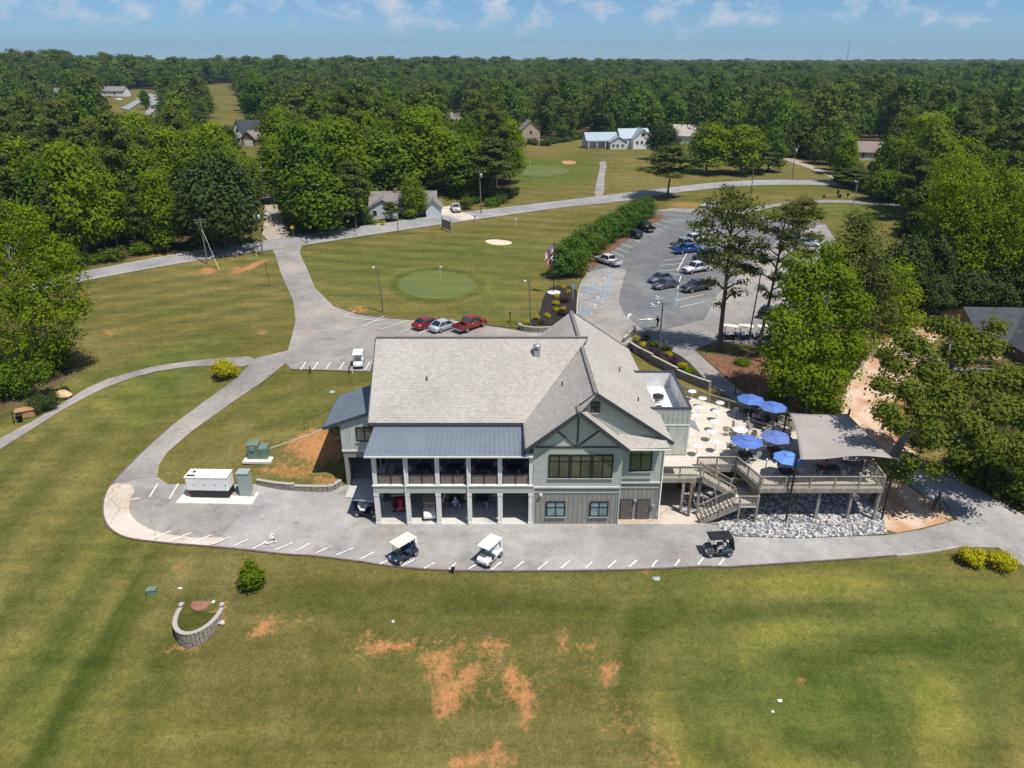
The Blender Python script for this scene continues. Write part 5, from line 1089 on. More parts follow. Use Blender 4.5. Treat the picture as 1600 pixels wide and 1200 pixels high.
p = G(1107, 413); person('person in a pale blue shirt standing behind the bright white pickup', stand(.2), 'cl_blue', 'cl_khaki', (p.x, p.y, p.z + .06), R(190))
p = G(1083, 408); person('person in a white shirt standing between the dark teal and navy cars', stand(.3), 'cl_white', 'cl_navy', (p.x, p.y, p.z + .06), R(20))
c3x, c3y = cols[2] + 1.4, 57.6
person('seated person in a white cap with their back to the parking apron, ground-floor porch', sit(), 'cl_blue', 'cl_khaki', (c3x + .1, c3y - .95, .12), R(95), 'cl_white')
person('seated person in white at the left side of the ground-floor porch table', sit(), 'cl_white', 'cl_khaki', (c3x - .95, c3y + .1, .12), R(0))
person('seated person in a pale shirt at the right of the ground-floor porch table', sit(), 'cl_khaki', 'cl_navy', (c3x + .95, c3y - .2, .12), R(170))
person('person in pink-red seated under the shade sail by the railing', sit(), 'cl_red', 'cl_navy', (D(1290, 742).x, D(1290, 742).y + .3, DZ + .02), R(-80))
dl = DRV.location; rz_ = DRV.rotation_euler.z
person('driver in a white shirt seated in the black-roofed golf cart', sit(), 'cl_white', 'cl_white', (dl.x + cos(rz_) * (-.28) - sin(rz_) * .25, dl.y + sin(rz_) * (-.28) + cos(rz_) * .25, dl.z + .32), rz_, 'cl_black')

# ================================================================ POLES, WIRES, SIGNS
def top_z(px, py, base): return atY(px, py, base.y).z
def light_pole(px, py, tx, ty, label, m_='pole_gr', r=.11, arm=True, name='lamp_pole', lean=True):
    b0 = G(px, py); z = top_z(tx, ty, b0); tp = Vector((atY(tx, ty, b0.y).x if lean else b0.x, b0.y, z)) - b0
    t = empty(name, b0, 0, label, 'lamp pole' if arm else 'pole'); b = MB(); b.tube([(0, 0, -.3), tuple(tp)], [r, r * .7], 10); b.build('pole', M[m_], t)
    if arm:
        b = MB(); b.tube([tp + Vector((0, 0, -.15)), tp + Vector((-.55, -.1, 0))], .035, 6); b.build('arm', M[m_], t)
        b = MB(); b.lathe([(0, .12), (.14, .1), (.2, -.08), (.12, -.14), (0, -.15)], 12, tuple(tp + Vector((-.62, -.1, -.05)))); b.build('lamp_head', M['white'], t)
    return t
light_pole(599, 488, 590, 417, 'grey lamp pole standing at the lawn edge above the upper left car park', 'pole', .13)
light_pole(829, 511, 827, 438, 'grey lamp pole rising from the left end of the mulch bed', 'pole', .12)
light_pole(1030, 545, 1036, 472, 'brown lamp pole in the purple shrub bed beside the walking person', 'pole', .13)
light_pole(1169, 534, 1189, 427, 'tall thin dark lamp pole among the parked golf carts', 'pole_dk', .11, True)
light_pole(1173, 308, 1179, 250, 'grey pole beside the road right of the lone cedar', 'pole', .13, False, 'utility_pole')
light_pole(1328, 340, 1341, 283, 'pale pole on the lawn left of the tall leaning pine', 'pole_gr', .13, True)
light_pole(1085, 268, 1090, 233, 'pale pole in front of the round trees beyond the road', 'pole', .14, False, 'utility_pole')
t = empty('sign_post', G(422, 448), 0, 'thin dark post standing alone on the left lawn beside the drive', 'post'); b = MB(); b.tube([(0, 0, -.1), (-.3, 0, 4.2)], .05, 6); b.build('post', M['pole_dk'], t)
def utility(px, py, tx, ty, label, cans=0, arms=1):
    b0 = G(px, py); a = atY(tx, ty, b0.y); tp = a - b0; t = empty('utility_pole', b0, 0, label, 'utility pole', 'wooden utility poles along the road')
    b = MB(); b.tube([(0, 0, -.3), tuple(tp)], [.16, .11], 10); b.build('pole', M['pole'], t)
    for k in range(arms): b = MB(); q = tp * (1 - .05 - .05 * k); b.bar(q + Vector((-1.1, -.25, 0)), q + Vector((1.1, .25, 0)), .1, .12); b.build('crossarm', M['pole'], t)
    for k in range(cans): b = MB(); q = tp * .87; b.lathe([(0, -.45), (.26, -.45), (.28, 0), (.26, .4), (0, .48)], 12, (q.x + (.35 if k == 0 else -.4), q.y - .1, q.z)); b.build('transformer', M['transf'], t)
    return b0 + tp
u1 = utility(324, 412, 312, 340, 'utility pole with crossarms near the road above the bare clay patch', 0, 2)
u2 = utility(358, 383, 350, 331, 'plain utility pole on the far roadside in front of the dark magnolia', 0, 0)
u3 = utility(411, 399, 400, 330, 'utility pole with two transformer cans at the mouth of the gravel lane', 2, 0)
u4 = utility(752, 334, 749, 265, 'utility pole beside the white pickup and the round bush', 1, 1)
u5 = utility(1238, 279, 1243, 229, 'utility pole with a transformer can beside the far gravel driveway', 1, 1)
def wire(p, q, sag, label, off=Vector((0, 0, 0)), n=14, r=.02):
    pts = [p.lerp(q, i / n) + off - Vector((0, 0, sag * 4 * (i / n) * (1 - i / n))) for i in range(n + 1)]; b = MB(); b.tube(pts, r, 4); o = b.build('power_line', M['black']); tag(o, label, 'power line', 'power lines strung along the road')
lf = u1 + Vector((-75, 22, 0))
for nm, p, q in (('left wood and crossarm pole', lf, u1), ('crossarm and two-can poles', u1, u3), ('two-can pole and round-bush pole', u3, u4), ('round-bush pole and the right-hand driveway pole', u4, u5)):
    wire(p, q, 1.2, 'upper black power line strung between the ' + nm); wire(p, q, 1.5, 'lower black power line strung between the ' + nm, Vector((.3, -.2, -1.6)))
b = MB(); b.tube([u1 + Vector((0, 0, -2)), G(343, 422)], .03, 4); gw = b.build('guy_wire', M['galv']); tag(gw, 'diagonal steel guy wire with yellow sleeve running from the crossarm pole to the lawn', 'guy wire')
a_ = G(343, 422); b = MB(); b.tube([a_, a_.lerp(u1 + Vector((0, 0, -2)), .22)], .06, 6); b.build('sleeve', M['yellow'], gw)
for px, py in ((401, 401),):
    t = empty('marker_post', G(px, py), 0, 'short yellow marker post at the foot of the two-can utility pole', 'marker post'); b = MB(); b.tube([(0, 0, 0), (0, 0, 1.3)], .06, 6); b.build('post', M['yellow'], t)
# flagpole
def flag(t, w_, h_, z0, us=True):
    n, m_ = 26, 13
    cloth = {'r': mat('flag_red', (.42, .03, .05), .8), 'w': mat('flag_white', (.75, .75, .74), .8), 'b': mat('flag_blue', (.02, .035, .16), .8)}
    def pt(u, v): return (-(u * w_ * .62), .15 * sin(u * 9 + v * 2), z0 - v * h_ - u * w_ * .75)
    me = {'r': MB(), 'w': MB(), 'b': MB()}
    for j in range(m_):
        for i in range(n):
            if us: c = 'b' if (i < n * .4 and j < 7) else ('r' if j % 2 == 0 else 'w')
            else: c = 'w' if j < 3 or (i + j) % 7 == 0 else ('b' if i < 9 else 'r')
            u0, u1_, v0, v1 = i / n, (i + 1) / n, j / m_, (j + 1) / m_; me[c].add([pt(u0, v0), pt(u1_, v0), pt(u1_, v1), pt(u0, v1)], [(0, 1, 2, 3)])
    r = None
    for k in ('r', 'w', 'b'):
        o = me[k].build({'r': 'red_field', 'w': 'white_field', 'b': 'blue_field'}[k] if r else ('flag' if us else 'lower_flag'), cloth[k], r or t)
        r = r or o
    if us:
        s = MB()
        for a in range(5):
            for c in range(5):
                u, v = .03 + a * .075, .04 + c * .1; x, y, z = pt(u, v); s.add([(x + .05 * cos(2 * pi * q / 5 + .3), y - .02, z + .05 * sin(2 * pi * q / 5 + .3)) for q in range(5)], [(0, 2, 4, 1, 3)] if False else [(0, 1, 2, 3, 4)])
        s.build('stars', cloth['w'], r)
fb = G(865, 459); ft = atY(866, 377, fb.y); t = empty('flagpole', fb, 0, 'dark flagpole flying a striped flag above a second flag beside the hedge', 'flagpole'); b = MB(); b.tube([(0, 0, 0), (ft.x - fb.x, 0, ft.z - fb.z)], [.08, .05], 8); b.build('pole', M['black'], t)
b = MB(); b.lathe([(0, .1), (1.1, .1), (1.1, .3), (.95, .34), (0, .34)], 20); b.build('base', M['conc_white'], t); flag(t, 2.4, 1.3, ft.z - fb.z - .1); flag(t, 1.8, 1.1, ft.z - fb.z - 1.9, False)
# golf flags on the greens
for px, py, lb in ((688, 434, 'small white pin flag on the near round putting green'), (827, 262, 'small white pin flag on the far green beyond the road'), (805, 356, 'small white pin flag on the lawn above the hedge')):
    t = empty('pin_flag', G(px, py), 0, lb, 'pin flag', 'pin flags on the greens'); b = MB(); b.tube([(0, 0, 0), (0, 0, 2.1)], .03, 6); b.build('pin', M['white'], t); b = MB(); b.slab([(0, .02, 2.1), (.5, .02, 1.95), (0, .02, 1.8)], .03); b.box(0, .45, 0, .04, 1.85, 2.08); b.build('flag', M['plastic_w'], t)
# road-side sign, seen from its edge, and small posts
t = empty('entrance_sign', G(698, 361), R(-58), 'grey wooden entrance sign seen edge-on at the near road verge', 'sign'); b = MB(); b.box(-1.9, 1.9, -.07, .07, .5, 2.4); b.build('board', M['wood'], t)
for x in (-2.0, 2.0): b = MB(); b.box(x - .12, x + .12, -.12, .12, -.2, 2.9); b.build('post', M['wood'], t)
def small_post(px, py, h, label, m_='black', head=None, name='post', cat='post'):
    t = empty(name, G(px, py), 0, label, cat); b = MB(); b.box(-.06, .06, -.06, .06, -.1, h); b.build('post', M[m_], t)
    if head: b = MB(); b.box(*head[:6]); b.build('box' if len(head) < 8 else head[7], M[head[6]], t)
small_post(622, 363, 2.2, 'thin dark road marker post below the small grey house', 'pole_dk')
small_post(742, 347, 1.1, 'black mailbox on a post beside the road opposite the pale driveway', 'pole_dk', (-.15, .15, -.35, .35, 1.1, 1.4, 'black'), 'mailbox', 'mailbox')
small_post(480, 381, 1.1, 'black mailbox on a post at the corner of road and drive', 'pole_dk', (-.15, .15, -.3, .3, 1.1, 1.4, 'black'), 'mailbox', 'mailbox')
small_post(368, 402, 1.1, 'black mailbox on a post between the two roadside utility poles', 'pole_dk', (-.15, .15, -.3, .3, 1.1, 1.4, 'black'), 'mailbox', 'mailbox')
small_post(446, 351, 1.1, 'black mailbox on a post on the right side of the gravel lane', 'pole_dk', (-.15, .15, -.3, .3, 1.1, 1.4, 'black'), 'mailbox', 'mailbox')
t = empty('warning_sign', G(459, 372), R(15), 'yellow diamond road sign right of the gravel lane mouth', 'road sign'); b = MB(); b.tube([(0, 0, 0), (0, 0, 2.6)], .04, 6); b.build('post', M['galv'], t); b = MB(); b.prism([(-.5, 2.3), (0, 1.8), (.5, 2.3), (0, 2.8)], -.05, -.02, 'y'); b.build('board', M['yellow'], t)
small_post(895, 470, 2.6, 'blue and white accessible parking sign on a grey post at the bed edge', 'galv', (-.22, .22, -.09, -.06, 2.0, 2.7, 'paint_b', 'board'), 'parking_sign', 'sign')
small_post(797, 503, 1.4, 'small black sign post on the lawn left of the mulch bed', 'black', (-.15, .15, -.08, -.05, 1.2, 1.5, 'black', 'board'), 'sign_post', 'post')
for (px, py, lb) in ((485, 583, 'left short black post behind the striped cart stalls'), (546, 584, 'right short black post behind the striped cart stalls'), (551, 583, 'white stub post beside the right black post')):
    small_post(px, py, .9, lb, 'white' if 'white' in lb else 'black')
small_post(708, 896, .5, 'small dark ground spotlight at the kerb between two golf carts', 'black', (-.16, .16, -.1, .1, .45, .62, 'black', 'head'), 'spotlight', 'spotlight')
# string-light posts and wire fence behind the deck
prev = None
for i, (px, py, ty, lb) in enumerate([(1114, 606, 590, 'black path post nearest the mulch bed behind the deck'), (1148, 617, 594, 'black string-light post at the middle of the back railing'), (1183, 624, 604, 'thin grey wire-fence post behind the left blue umbrella'), (1258, 648, 625, 'grey wire-fence post behind the shade sail')]):
    b0 = G(px, py); t = empty('fence_post', b0, 0, lb, 'post', 'posts behind the deck'); h = atY(px, ty, b0.y).z - b0.z; b = MB(); b.tube([(0, 0, -.1), (0, 0, h)], .06, 6); b.build('post', M['pole_dk'] if i < 2 else M['galv'], t)
    if prev and i > 1: wire(prev, b0 + Vector((0, 0, h)), .3, 'thin fence wire strung behind the back railing, span %s' % ('left of the sail' if i == 2 else 'towards the sail'), r=.015)
    prev = b0 + Vector((0, 0, h))
for i, (x, y, lb) in enumerate([(22.4, 55.2, 'black lantern post at the front deck corner beside the stairs'), (31.0, 55.1, 'grey lantern post on the front railing under the sail')]):
    t = empty('lantern_post', (x, y, DZ), 0, lb, 'lantern post', 'lantern posts on the deck'); b = MB(); b.tube([(0, 0, 0), (0, 0, 2.4)], .045, 6); b.build('post', M['wood_br' if i == 0 else 'wood'], t); b = MB(); b.lathe([(0, 2.4), (.08, 2.42), (.1, 2.55), (.05, 2.66), (0, 2.68)], 10); b.build('lantern', M['white'], t)

# ================================================================ YARD THINGS
g0 = at(330, 775, .1); t = empty('generator', (g0.x, g0.y + .3, .12), R(-2), 'big white standby generator on a black base tank beside the lower car park', 'generator')
b = MB(); b.box(-2.0, 2.0, -.75, .75, .85, 2.25); b.build('enclosure', M['gen_w'], t, bevel=.04); b = MB(); b.box(-1.75, 1.95, -.7, .7, .12, .85); b.build('base_tank', M['black'], t)
b = MB(); b.slab([(-2.05, -.8, 2.33), (2.05, -.8, 2.33), (2.05, .8, 2.33), (-2.05, .8, 2.33)], .08); b.build('lid', M['gen_w'], t)
for x in (-1.5, -.5, .5, 1.5): b = MB(); b.box(x - .42, x + .42, -.775, -.752, .95, 2.15); d = b.build('door', M['gen_w'], t); b = MB(); b.box(x + .3, x + .36, -.80, -.777, 1.45, 1.6); b.build('handle', M['black'], d)
b = MB(); b.lathe([(.14, 2.33), (.14, 2.42), (0, 2.42)], 10, (-1.4, .2, 0)); b.box(-1.9, -1.1, -.6, -.3, 2.335, 2.345); b.build('exhaust', M['black'], t)
t = empty('switch_cabinet', (g0.x + 3.35, g0.y + .3, .12), R(-2), 'tall grey-green electrical cabinet standing right of the generator', 'cabinet'); b = MB(); b.box(-.52, .52, -.42, .42, 0, 2.5); b.build('casing', M['box_gr'], t, bevel=.02); b = MB(); b.box(-.44, .44, -.445, -.422, .25, 2.3); b.build('door', M['box_gr'], t); b = MB(); b.slab([(-.58, -.5, 2.58), (.58, -.5, 2.56), (.58, .46, 2.6), (-.58, .46, 2.6)], .07); b.build('cap', M['box_gr'], t)
b = MB(); b.obox((g0.x + .8, g0.y + .1, .03), (7.3, 2.9, .24), R(-2)); tag(b.build('concrete_pad', M['conc_white']), kind='structure')
tp = G(404, 716); b = MB(); b.obox((tp.x + .1, tp.y, tp.z), (2.9, 1.9, .24), 0); tag(b.build('concrete_pad', M['conc_white']), kind='structure')
for dx, w_, h_, lb in ((-.35, 1.1, 1.75, 'taller green transformer box with a meter on the small lawn pad'), (.65, .85, 1.35, 'shorter green transformer box beside the taller one')):
    t = empty('transformer_box', (tp.x + dx, tp.y + .1, tp.z + .12), 0, lb, 'transformer box', 'green transformer boxes on the small pad'); b = MB(); b.prism([(-.5, 0), (.5, 0), (.5, h_), (-.5, h_ - .12)], -w_ / 2, w_ / 2, 'x'); b.build('casing', M['box_grn'], t, bevel=.03); b = MB(); b.box(-w_ * .42, w_ * .42, -.53, -.502, .1, h_ - .2); b.build('door', M['box_grn'], t)
    if dx < 0: b = MB(); b.box(-.2, .15, -.62, -.535, h_ - .75, h_ - .35); b.build('meter', M['galv'], t)
t = empty('utility_box', G(238, 927), R(10), 'small dark green utility box alone on the foreground lawn', 'utility box'); b = MB(); b.box(-.35, .35, -.25, .25, -.1, .42); b.build('casing', M['box_grn'], t, bevel=.03); b = MB(); b.box(-.38, .38, -.28, .28, .42, .47); b.build('lid', M['box_grn'], t)
for px, py, lb in ((519, 612, 'round green manhole disc on the lawn left of the wing roof'), (1025, 903, 'small green valve cover on the grass below the kerb')):
    t = tag(MB().lathe([(0, .04), (.32, .04), (.35, .0), (.35, -.05)], 18, tuple(G(px, py))).build('valve_cover', M['box_gr']), lb, 'valve cover')
p = G(314, 942); t = tag(MB().lathe([(0, .07), (.72, .06), (.78, .0), (.8, -.2)], 24, tuple(p)).build('septic_lid', mat('rusty_lid', (.30, .15, .10), .9, noise=2, col2=(.22, .11, .07))), 'round rusty brown lid inside the curved block wall', 'lid')
def block_wall(pix, label, h=.5, name='retaining_wall', world=None, zt=None, rows=None, bl=.42, foot=.35, group=None):
    pts = resample(world or smooth_line([G(*q).to_2d() for q in pix], 1), bl, False); t = wroot(name, (pts[0].x, pts[0].y, float(H(pts[0].x, pts[0].y))), label, 'retaining wall', group)
    blk_ = MB(); cap = MB(); n = len(pts)
    for i in range(n - 1):
        a, c = pts[i], pts[i + 1]; m_ = (a + c) / 2; L_ = (c - a).length; ang = math.atan2(c.y - a.y, c.x - a.x); g = float(H(m_.x, m_.y)); top = zt(i / n, g) if zt else g + h
        z = g - foot - ((g - foot) % .2) + (0)
        k = 0
        while z < top - .02:
            off = (k % 2) * .0 + rng.uniform(-.015, .015); blk_.obox((m_.x + off, m_.y + rng.uniform(-.02, .02), z + .095), (L_ * .94, .28, .185), ang); z += .2; k += 1
        cap.obox((m_.x, m_.y, z + .03), (L_ * .97, .34, .07), ang)
    blk_.build('blocks', M['block'], t); cap.build('cap_stones', M['block_cap'], t); return t
block_wall([(533, 758), (520, 768), (490, 768), (440, 765), (402, 757)], 'low tan block retaining wall curving below the bare red bank left of the wing', .55)
block_wall([(812, 513), (813, 517), (835, 520), (860, 519), (885, 517)], 'low pale block wall edging the front of the dark mulch bed', .7)
block_wall([(985, 546), (1000, 556), (1030, 572), (1060, 590), (1090, 603), (1108, 610)], 'long stepped block retaining wall between the purple shrub bed and the ramp', .9)
block_wall([(974, 536), (984, 527), (992, 519), (990, 516)], 'short block wall at the head of the purple shrub bed', .7)
# half-round wall in the foreground
def sweep_wall():
    pc = G(312, 950); pts = []
    for k in range(25): a = R(165 + 210 * k / 24); pts.append(Vector((pc.x + .15 + 1.65 * cos(a), pc.y - .35 + (2.5 if sin(a) < 0 else 2.6) * sin(a))))
    zc = pc.z - .15
    block_wall(None, 'curved grey block wall like a horseshoe around the rusty lid in the foreground', world=pts, zt=lambda f, g: max(zc + .15 * sin(pi * f), g + .15), foot=.6, bl=.34)
    q = [Vector((p.x, p.y)) for p in pts]; sheet('lawn_terrace', q, M['lawn'], 0, step=1, fix=zc - .02)
sweep_wall()
# tee furniture
t = empty('wooden_box', G(42, 652), R(30), 'tan wooden box bench beside the left cart path', 'wooden box'); b = MB(); b.box(-.9, .9, -.4, .4, .1, .95); b.build('casing', M['wood_tan'], t); b = MB(); b.slab([(-1, -.5, 1.02), (1, -.5, 1.02), (1, .5, 1.12), (-1, .5, 1.12)], .06); b.build('lid', M['wood_tan'], t)

t = empty('waste_bin', G(31, 660), R(30), 'black waste bin hung on a dark post left of the tan wooden box', 'bin'); b = MB(); b.box(-.55, -.45, -.05, .05, 0, 1.5); b.box(-.5, .1, -.04, .04, 1.15, 1.25); b.build('post', M['black'], t); b = MB(); b.lathe([(0, .2), (.26, .2), (.3, .9), (.33, .95), (0, .97)], 14, (.1, 0, 0)); b.build('bin', M['black'], t)
t = empty('ball_washer', G(79, 640), R(20), 'teal ball washer on a stand in front of the dark clipped bush', 'ball washer'); b = MB(); b.tube([(0, 0, 0), (0, 0, 1.1)], .05, 8); b.build('stand', M['black'], t); b = MB(); b.lathe([(0, .75), (.16, .78), (.2, 1.05), (.16, 1.35), (0, 1.4)], 14); b.build('washer', mat('teal_enamel', (.12, .42, .45), .35), t); b = MB(); b.tube([(.0, 0, 1.4), (0, 0, 1.75)], .03, 6); b.build('handle', M['white'], t)
def rock_mesh(name, s, seed, m_):
    r = np.random.RandomState(seed); me = bpy.data.meshes.new(name); b = bmesh.new(); bmesh.ops.create_icosphere(b, subdivisions=2, radius=1)
    ph = r.rand(6) * 6
    for v in b.verts:
        n_ = 1 + .18 * sin(3 * v.co.x + ph[0]) + .15 * sin(4 * v.co.y + ph[1]) + .15 * sin(3.5 * v.co.z + ph[2]) + r.uniform(-.07, .07); v.co = Vector((v.co.x * s[0], v.co.y * s[1], v.co.z * s[2])) * n_
    b.to_mesh(me); b.free(); me.materials.append(m_); return me
def rock(px, py, s, seed, m_, label, name='boulder'):
    o = bpy.data.objects.new(name, rock_mesh(name, s, seed, M[m_])); link(o); p = G(px, py); o.location = (p.x, p.y, p.z + s[2] * .55); tag(o, label, 'boulder'); return o
rock(102, 622, (.85, .6, .75), 3, 'boulder', 'tan granite boulder beside the left cart path')
rock(346, 975, (.26, .22, .18), 4, 'rock', 'small grey stone lying by the right end of the curved block wall')
rock(614, 972, (.15, .13, .1), 5, 'rock', 'small pale stone on the grass above the middle clay patches')
rock(281, 920, (.18, .1, .08), 6, 'plastic_w', 'small white stone near the utility box in the foreground')
rock(333, 941, (.14, .12, .1), 7, 'plastic_w', 'white stone touching the rusty round lid')
rock(1218, 1096, (.17, .14, .08), 8, 'plastic_w', 'larger white stone at the left rim of the mown circle')
rock(1207, 1112, (.11, .1, .07), 9, 'plastic_w', 'smaller white stone left of the mown circle')
rock(1216, 790, (.3, .2, .2), 10, 'rock_d', 'dark stone in the shade beneath the deck')
rock(1487, 744, (.35, .3, .25), 11, 'rock_d', 'dark round stone on the dry grass right of the oak')
# club rack by the driveway
t = empty('club_rack', G(1465, 797), R(60), 'dark A-frame rack leaning on the dirt island beside the right driveway', 'rack'); b = MB()
for x in (-.45, .45): b.bar((x, -.25, 0), (x * .7, .2, 1.7), .09, .09); b.bar((x, .45, 0), (x * .7, .15, 1.6), .08, .08)
b.build('frame', M['black'], t)
b = MB(); b.bar((-.45, -.1, .6), (.45, -.1, .6), .07, .07); b.bar((-.4, .1, 1.3), (.4, .1, 1.3), .07, .07); b.build('rail', M['galv'], t)
b = MB(); b.obox((0, .05, .9), (.5, .3, .7), 0); b.build('panel', M['wood'], t)
b = MB(); p0 = [G(1471, 784), G(1479, 790), G(1484, 799)]; b.tube([p + Vector((0, 0, .08)) for p in p0], .06, 6); tag(b.build('log_edging', M['wood_br']), 'short brown curved edging beside the A-frame rack', 'edging')
# rip-rap: countless stones under the deck
def riprap():
    protos = [rock_mesh('stone', (1, .8, .6), 20 + k, None) for k in range(4)]; data = []
    for me in protos:
        v = np.empty(len(me.vertices) * 3, 'f'); me.vertices.foreach_get('co', v); f = np.array([tuple(p.vertices) for p in me.polygons]); data.append((v.reshape(-1, 3), f))
    r = np.random.RandomState(4); polys = [[(1118, 822), (1150, 838), (1250, 841), (1386, 835), (1375, 805), (1340, 780), (1290, 770), (1190, 775), (1150, 790)], [(1060, 802), (1085, 802), (1120, 790), (1110, 760), (1070, 758)]]
    VV, FF, MI = [], [], []; nb = 0
    for pi_, pl in enumerate(polys):
        W_ = [G(*q).to_2d() for q in pl]; xs = [p.x for p in W_]; ys = [p.y for p in W_]; n = 5200 if pi_ == 0 else 900
        X = r.uniform(min(xs), max(xs), n); Y = r.uniform(min(ys), max(ys), n); ok = inpoly(X, Y, [(p.x, p.y) for p in W_]); X, Y = X[ok], Y[ok]; Z = H(X, Y)
        for x, y, z in zip(X, Y, Z):
            v, f = data[r.randint(4)]; s = r.uniform(.07, .19); a = r.uniform(0, 6.28); t_ = r.uniform(-.5, .5); ca, sa, ct, st = cos(a), sin(a), cos(t_), sin(t_)
            q = v * s; q = np.stack([q[:, 0] * ca - q[:, 1] * sa, q[:, 0] * sa + q[:, 1] * ca, q[:, 2]], 1); q = np.stack([q[:, 0], q[:, 1] * ct - q[:, 2] * st, q[:, 1] * st + q[:, 2] * ct], 1)
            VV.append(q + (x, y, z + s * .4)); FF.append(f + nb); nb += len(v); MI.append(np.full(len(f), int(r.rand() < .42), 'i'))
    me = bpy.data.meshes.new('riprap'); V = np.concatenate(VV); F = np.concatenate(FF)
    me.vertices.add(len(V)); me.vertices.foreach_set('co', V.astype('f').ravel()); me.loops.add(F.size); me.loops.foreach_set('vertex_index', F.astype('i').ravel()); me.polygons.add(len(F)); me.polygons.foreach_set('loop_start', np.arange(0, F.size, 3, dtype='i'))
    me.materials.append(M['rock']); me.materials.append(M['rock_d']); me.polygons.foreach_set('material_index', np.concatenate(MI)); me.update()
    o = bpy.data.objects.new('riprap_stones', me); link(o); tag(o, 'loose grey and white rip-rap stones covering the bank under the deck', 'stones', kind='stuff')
riprap()
pix_sheet('gravel_bank', [(1118, 822), (1150, 838), (1250, 841), (1386, 835), (1378, 800), (1340, 770), (1280, 750), (1190, 755), (1110, 760), (1060, 780), (1075, 806)], mat('grey_gravel', (.30, .29, .28), 1, noise=3, col2=(.2, .19, .18), bump=.5), .06)  # mottled grey gravel beneath the loose stones
# handrail and retaining edge left of the wing
t = empty('handrail', G(500, 668), R(20), 'thin black handrail on the bank left of the metal-roofed wing', 'handrail'); b = MB(); b.tube([(-1.6, 0, 0), (-1.6, 0, 1.0), (1.8, .5, 1.9), (1.8, .5, .6)], .03, 6); b.tube([(-1.2, 0, 0), (-1.2, 0, .8), (-1.6, 0, .8)], .025, 6); b.build('rail', M['black'], t)
b = MB(); pp = [G(*q) for q in ((420, 702), (450, 692), (490, 678), (520, 662))]; b.tube([p + Vector((0, 0, .05)) for p in pp], .07, 5); tag(b.build('edging_strip', M['kerb_lt']), 'thin pale edging strip between the lawn and the bare red bank', 'edging')
small_post(458, 762, .6, 'short white pipe stub on the bare red bank above the block wall', 'white')
t = empty('hydrant', G(296, 777), 0, 'small rusty red hydrant at the left corner of the generator pad', 'hydrant'); b = MB(); b.lathe([(0, 0), (.13, 0), (.12, .1), (.1, .45), (.13, .48), (.1, .62), (0, .68)], 10); b.build('barrel', M['redclay'], t); b = MB(); b.tube([(-.18, 0, .4), (.18, 0, .4)], .05, 6); b.build('nozzle', M['redclay'], t)
# bench and posts on the far tee right of the road
t = empty('bench', G(1293, 309), 0, 'small brown wooden bench on the far tee beyond the car park', 'bench'); b = MB(); b.box(-1.0, 1.0, -.25, .25, .42, .5); b.build('seat', M['wood_tan'], t); b = MB(); b.box(-1.0, 1.0, .22, .28, .55, 1.0); b.build('backrest', M['wood_tan'], t)
for x in (-.8, .8): b = MB(); b.box(x - .06, x + .06, -.25, .25, 0, .42); b.build('leg', M['wood_tan'], t)
for px, py, h, lb in ((1287, 310, .8, 'short dark post left of the far tee bench'), (1308, 309, 2.0, 'tall dark tee post right of the far bench'), (1312, 309, .9, 'stubby dark bin on the far tee between two posts'), (1324, 310, 1.4, 'dark post at the right end of the far tee furniture')):
    small_post(px, py, h, lb, 'black', (-.28, .28, -.2, .2, h * .5, h, 'black') if h != .9 else (-.3, .3, -.3, .3, .1, .9, 'black'), 'tee_post', 'tee post')
# radio mast
p = Vector((2450, 5800, 0)); p.z = float(H(p.x, p.y)); t = empty('radio_mast', p, 0, 'thin lattice radio mast standing on the horizon at the right', 'radio mast'); b = MB()
for k in range(3): a = 2 * pi * k / 3; b.tube([(3 * cos(a), 3 * sin(a), 0), (2.2 * cos(a), 2.2 * sin(a), 128)], .55, 4)
for k in range(24): z = k * 5.3; b.bar((2.6, 0, z), (-1.3, 2.3, z + 5.3), .5, .5); b.bar((-1.3, 2.3, z), (-1.3, -2.3, z + 5.3), .5, .5)
b.build('lattice', M['pole_dk'], t)
for z in (60, 100, 122): b = MB(); b.box(-3, 3, -3, 3, z, z + 3); b.build('antenna', M['pole_dk'], t)

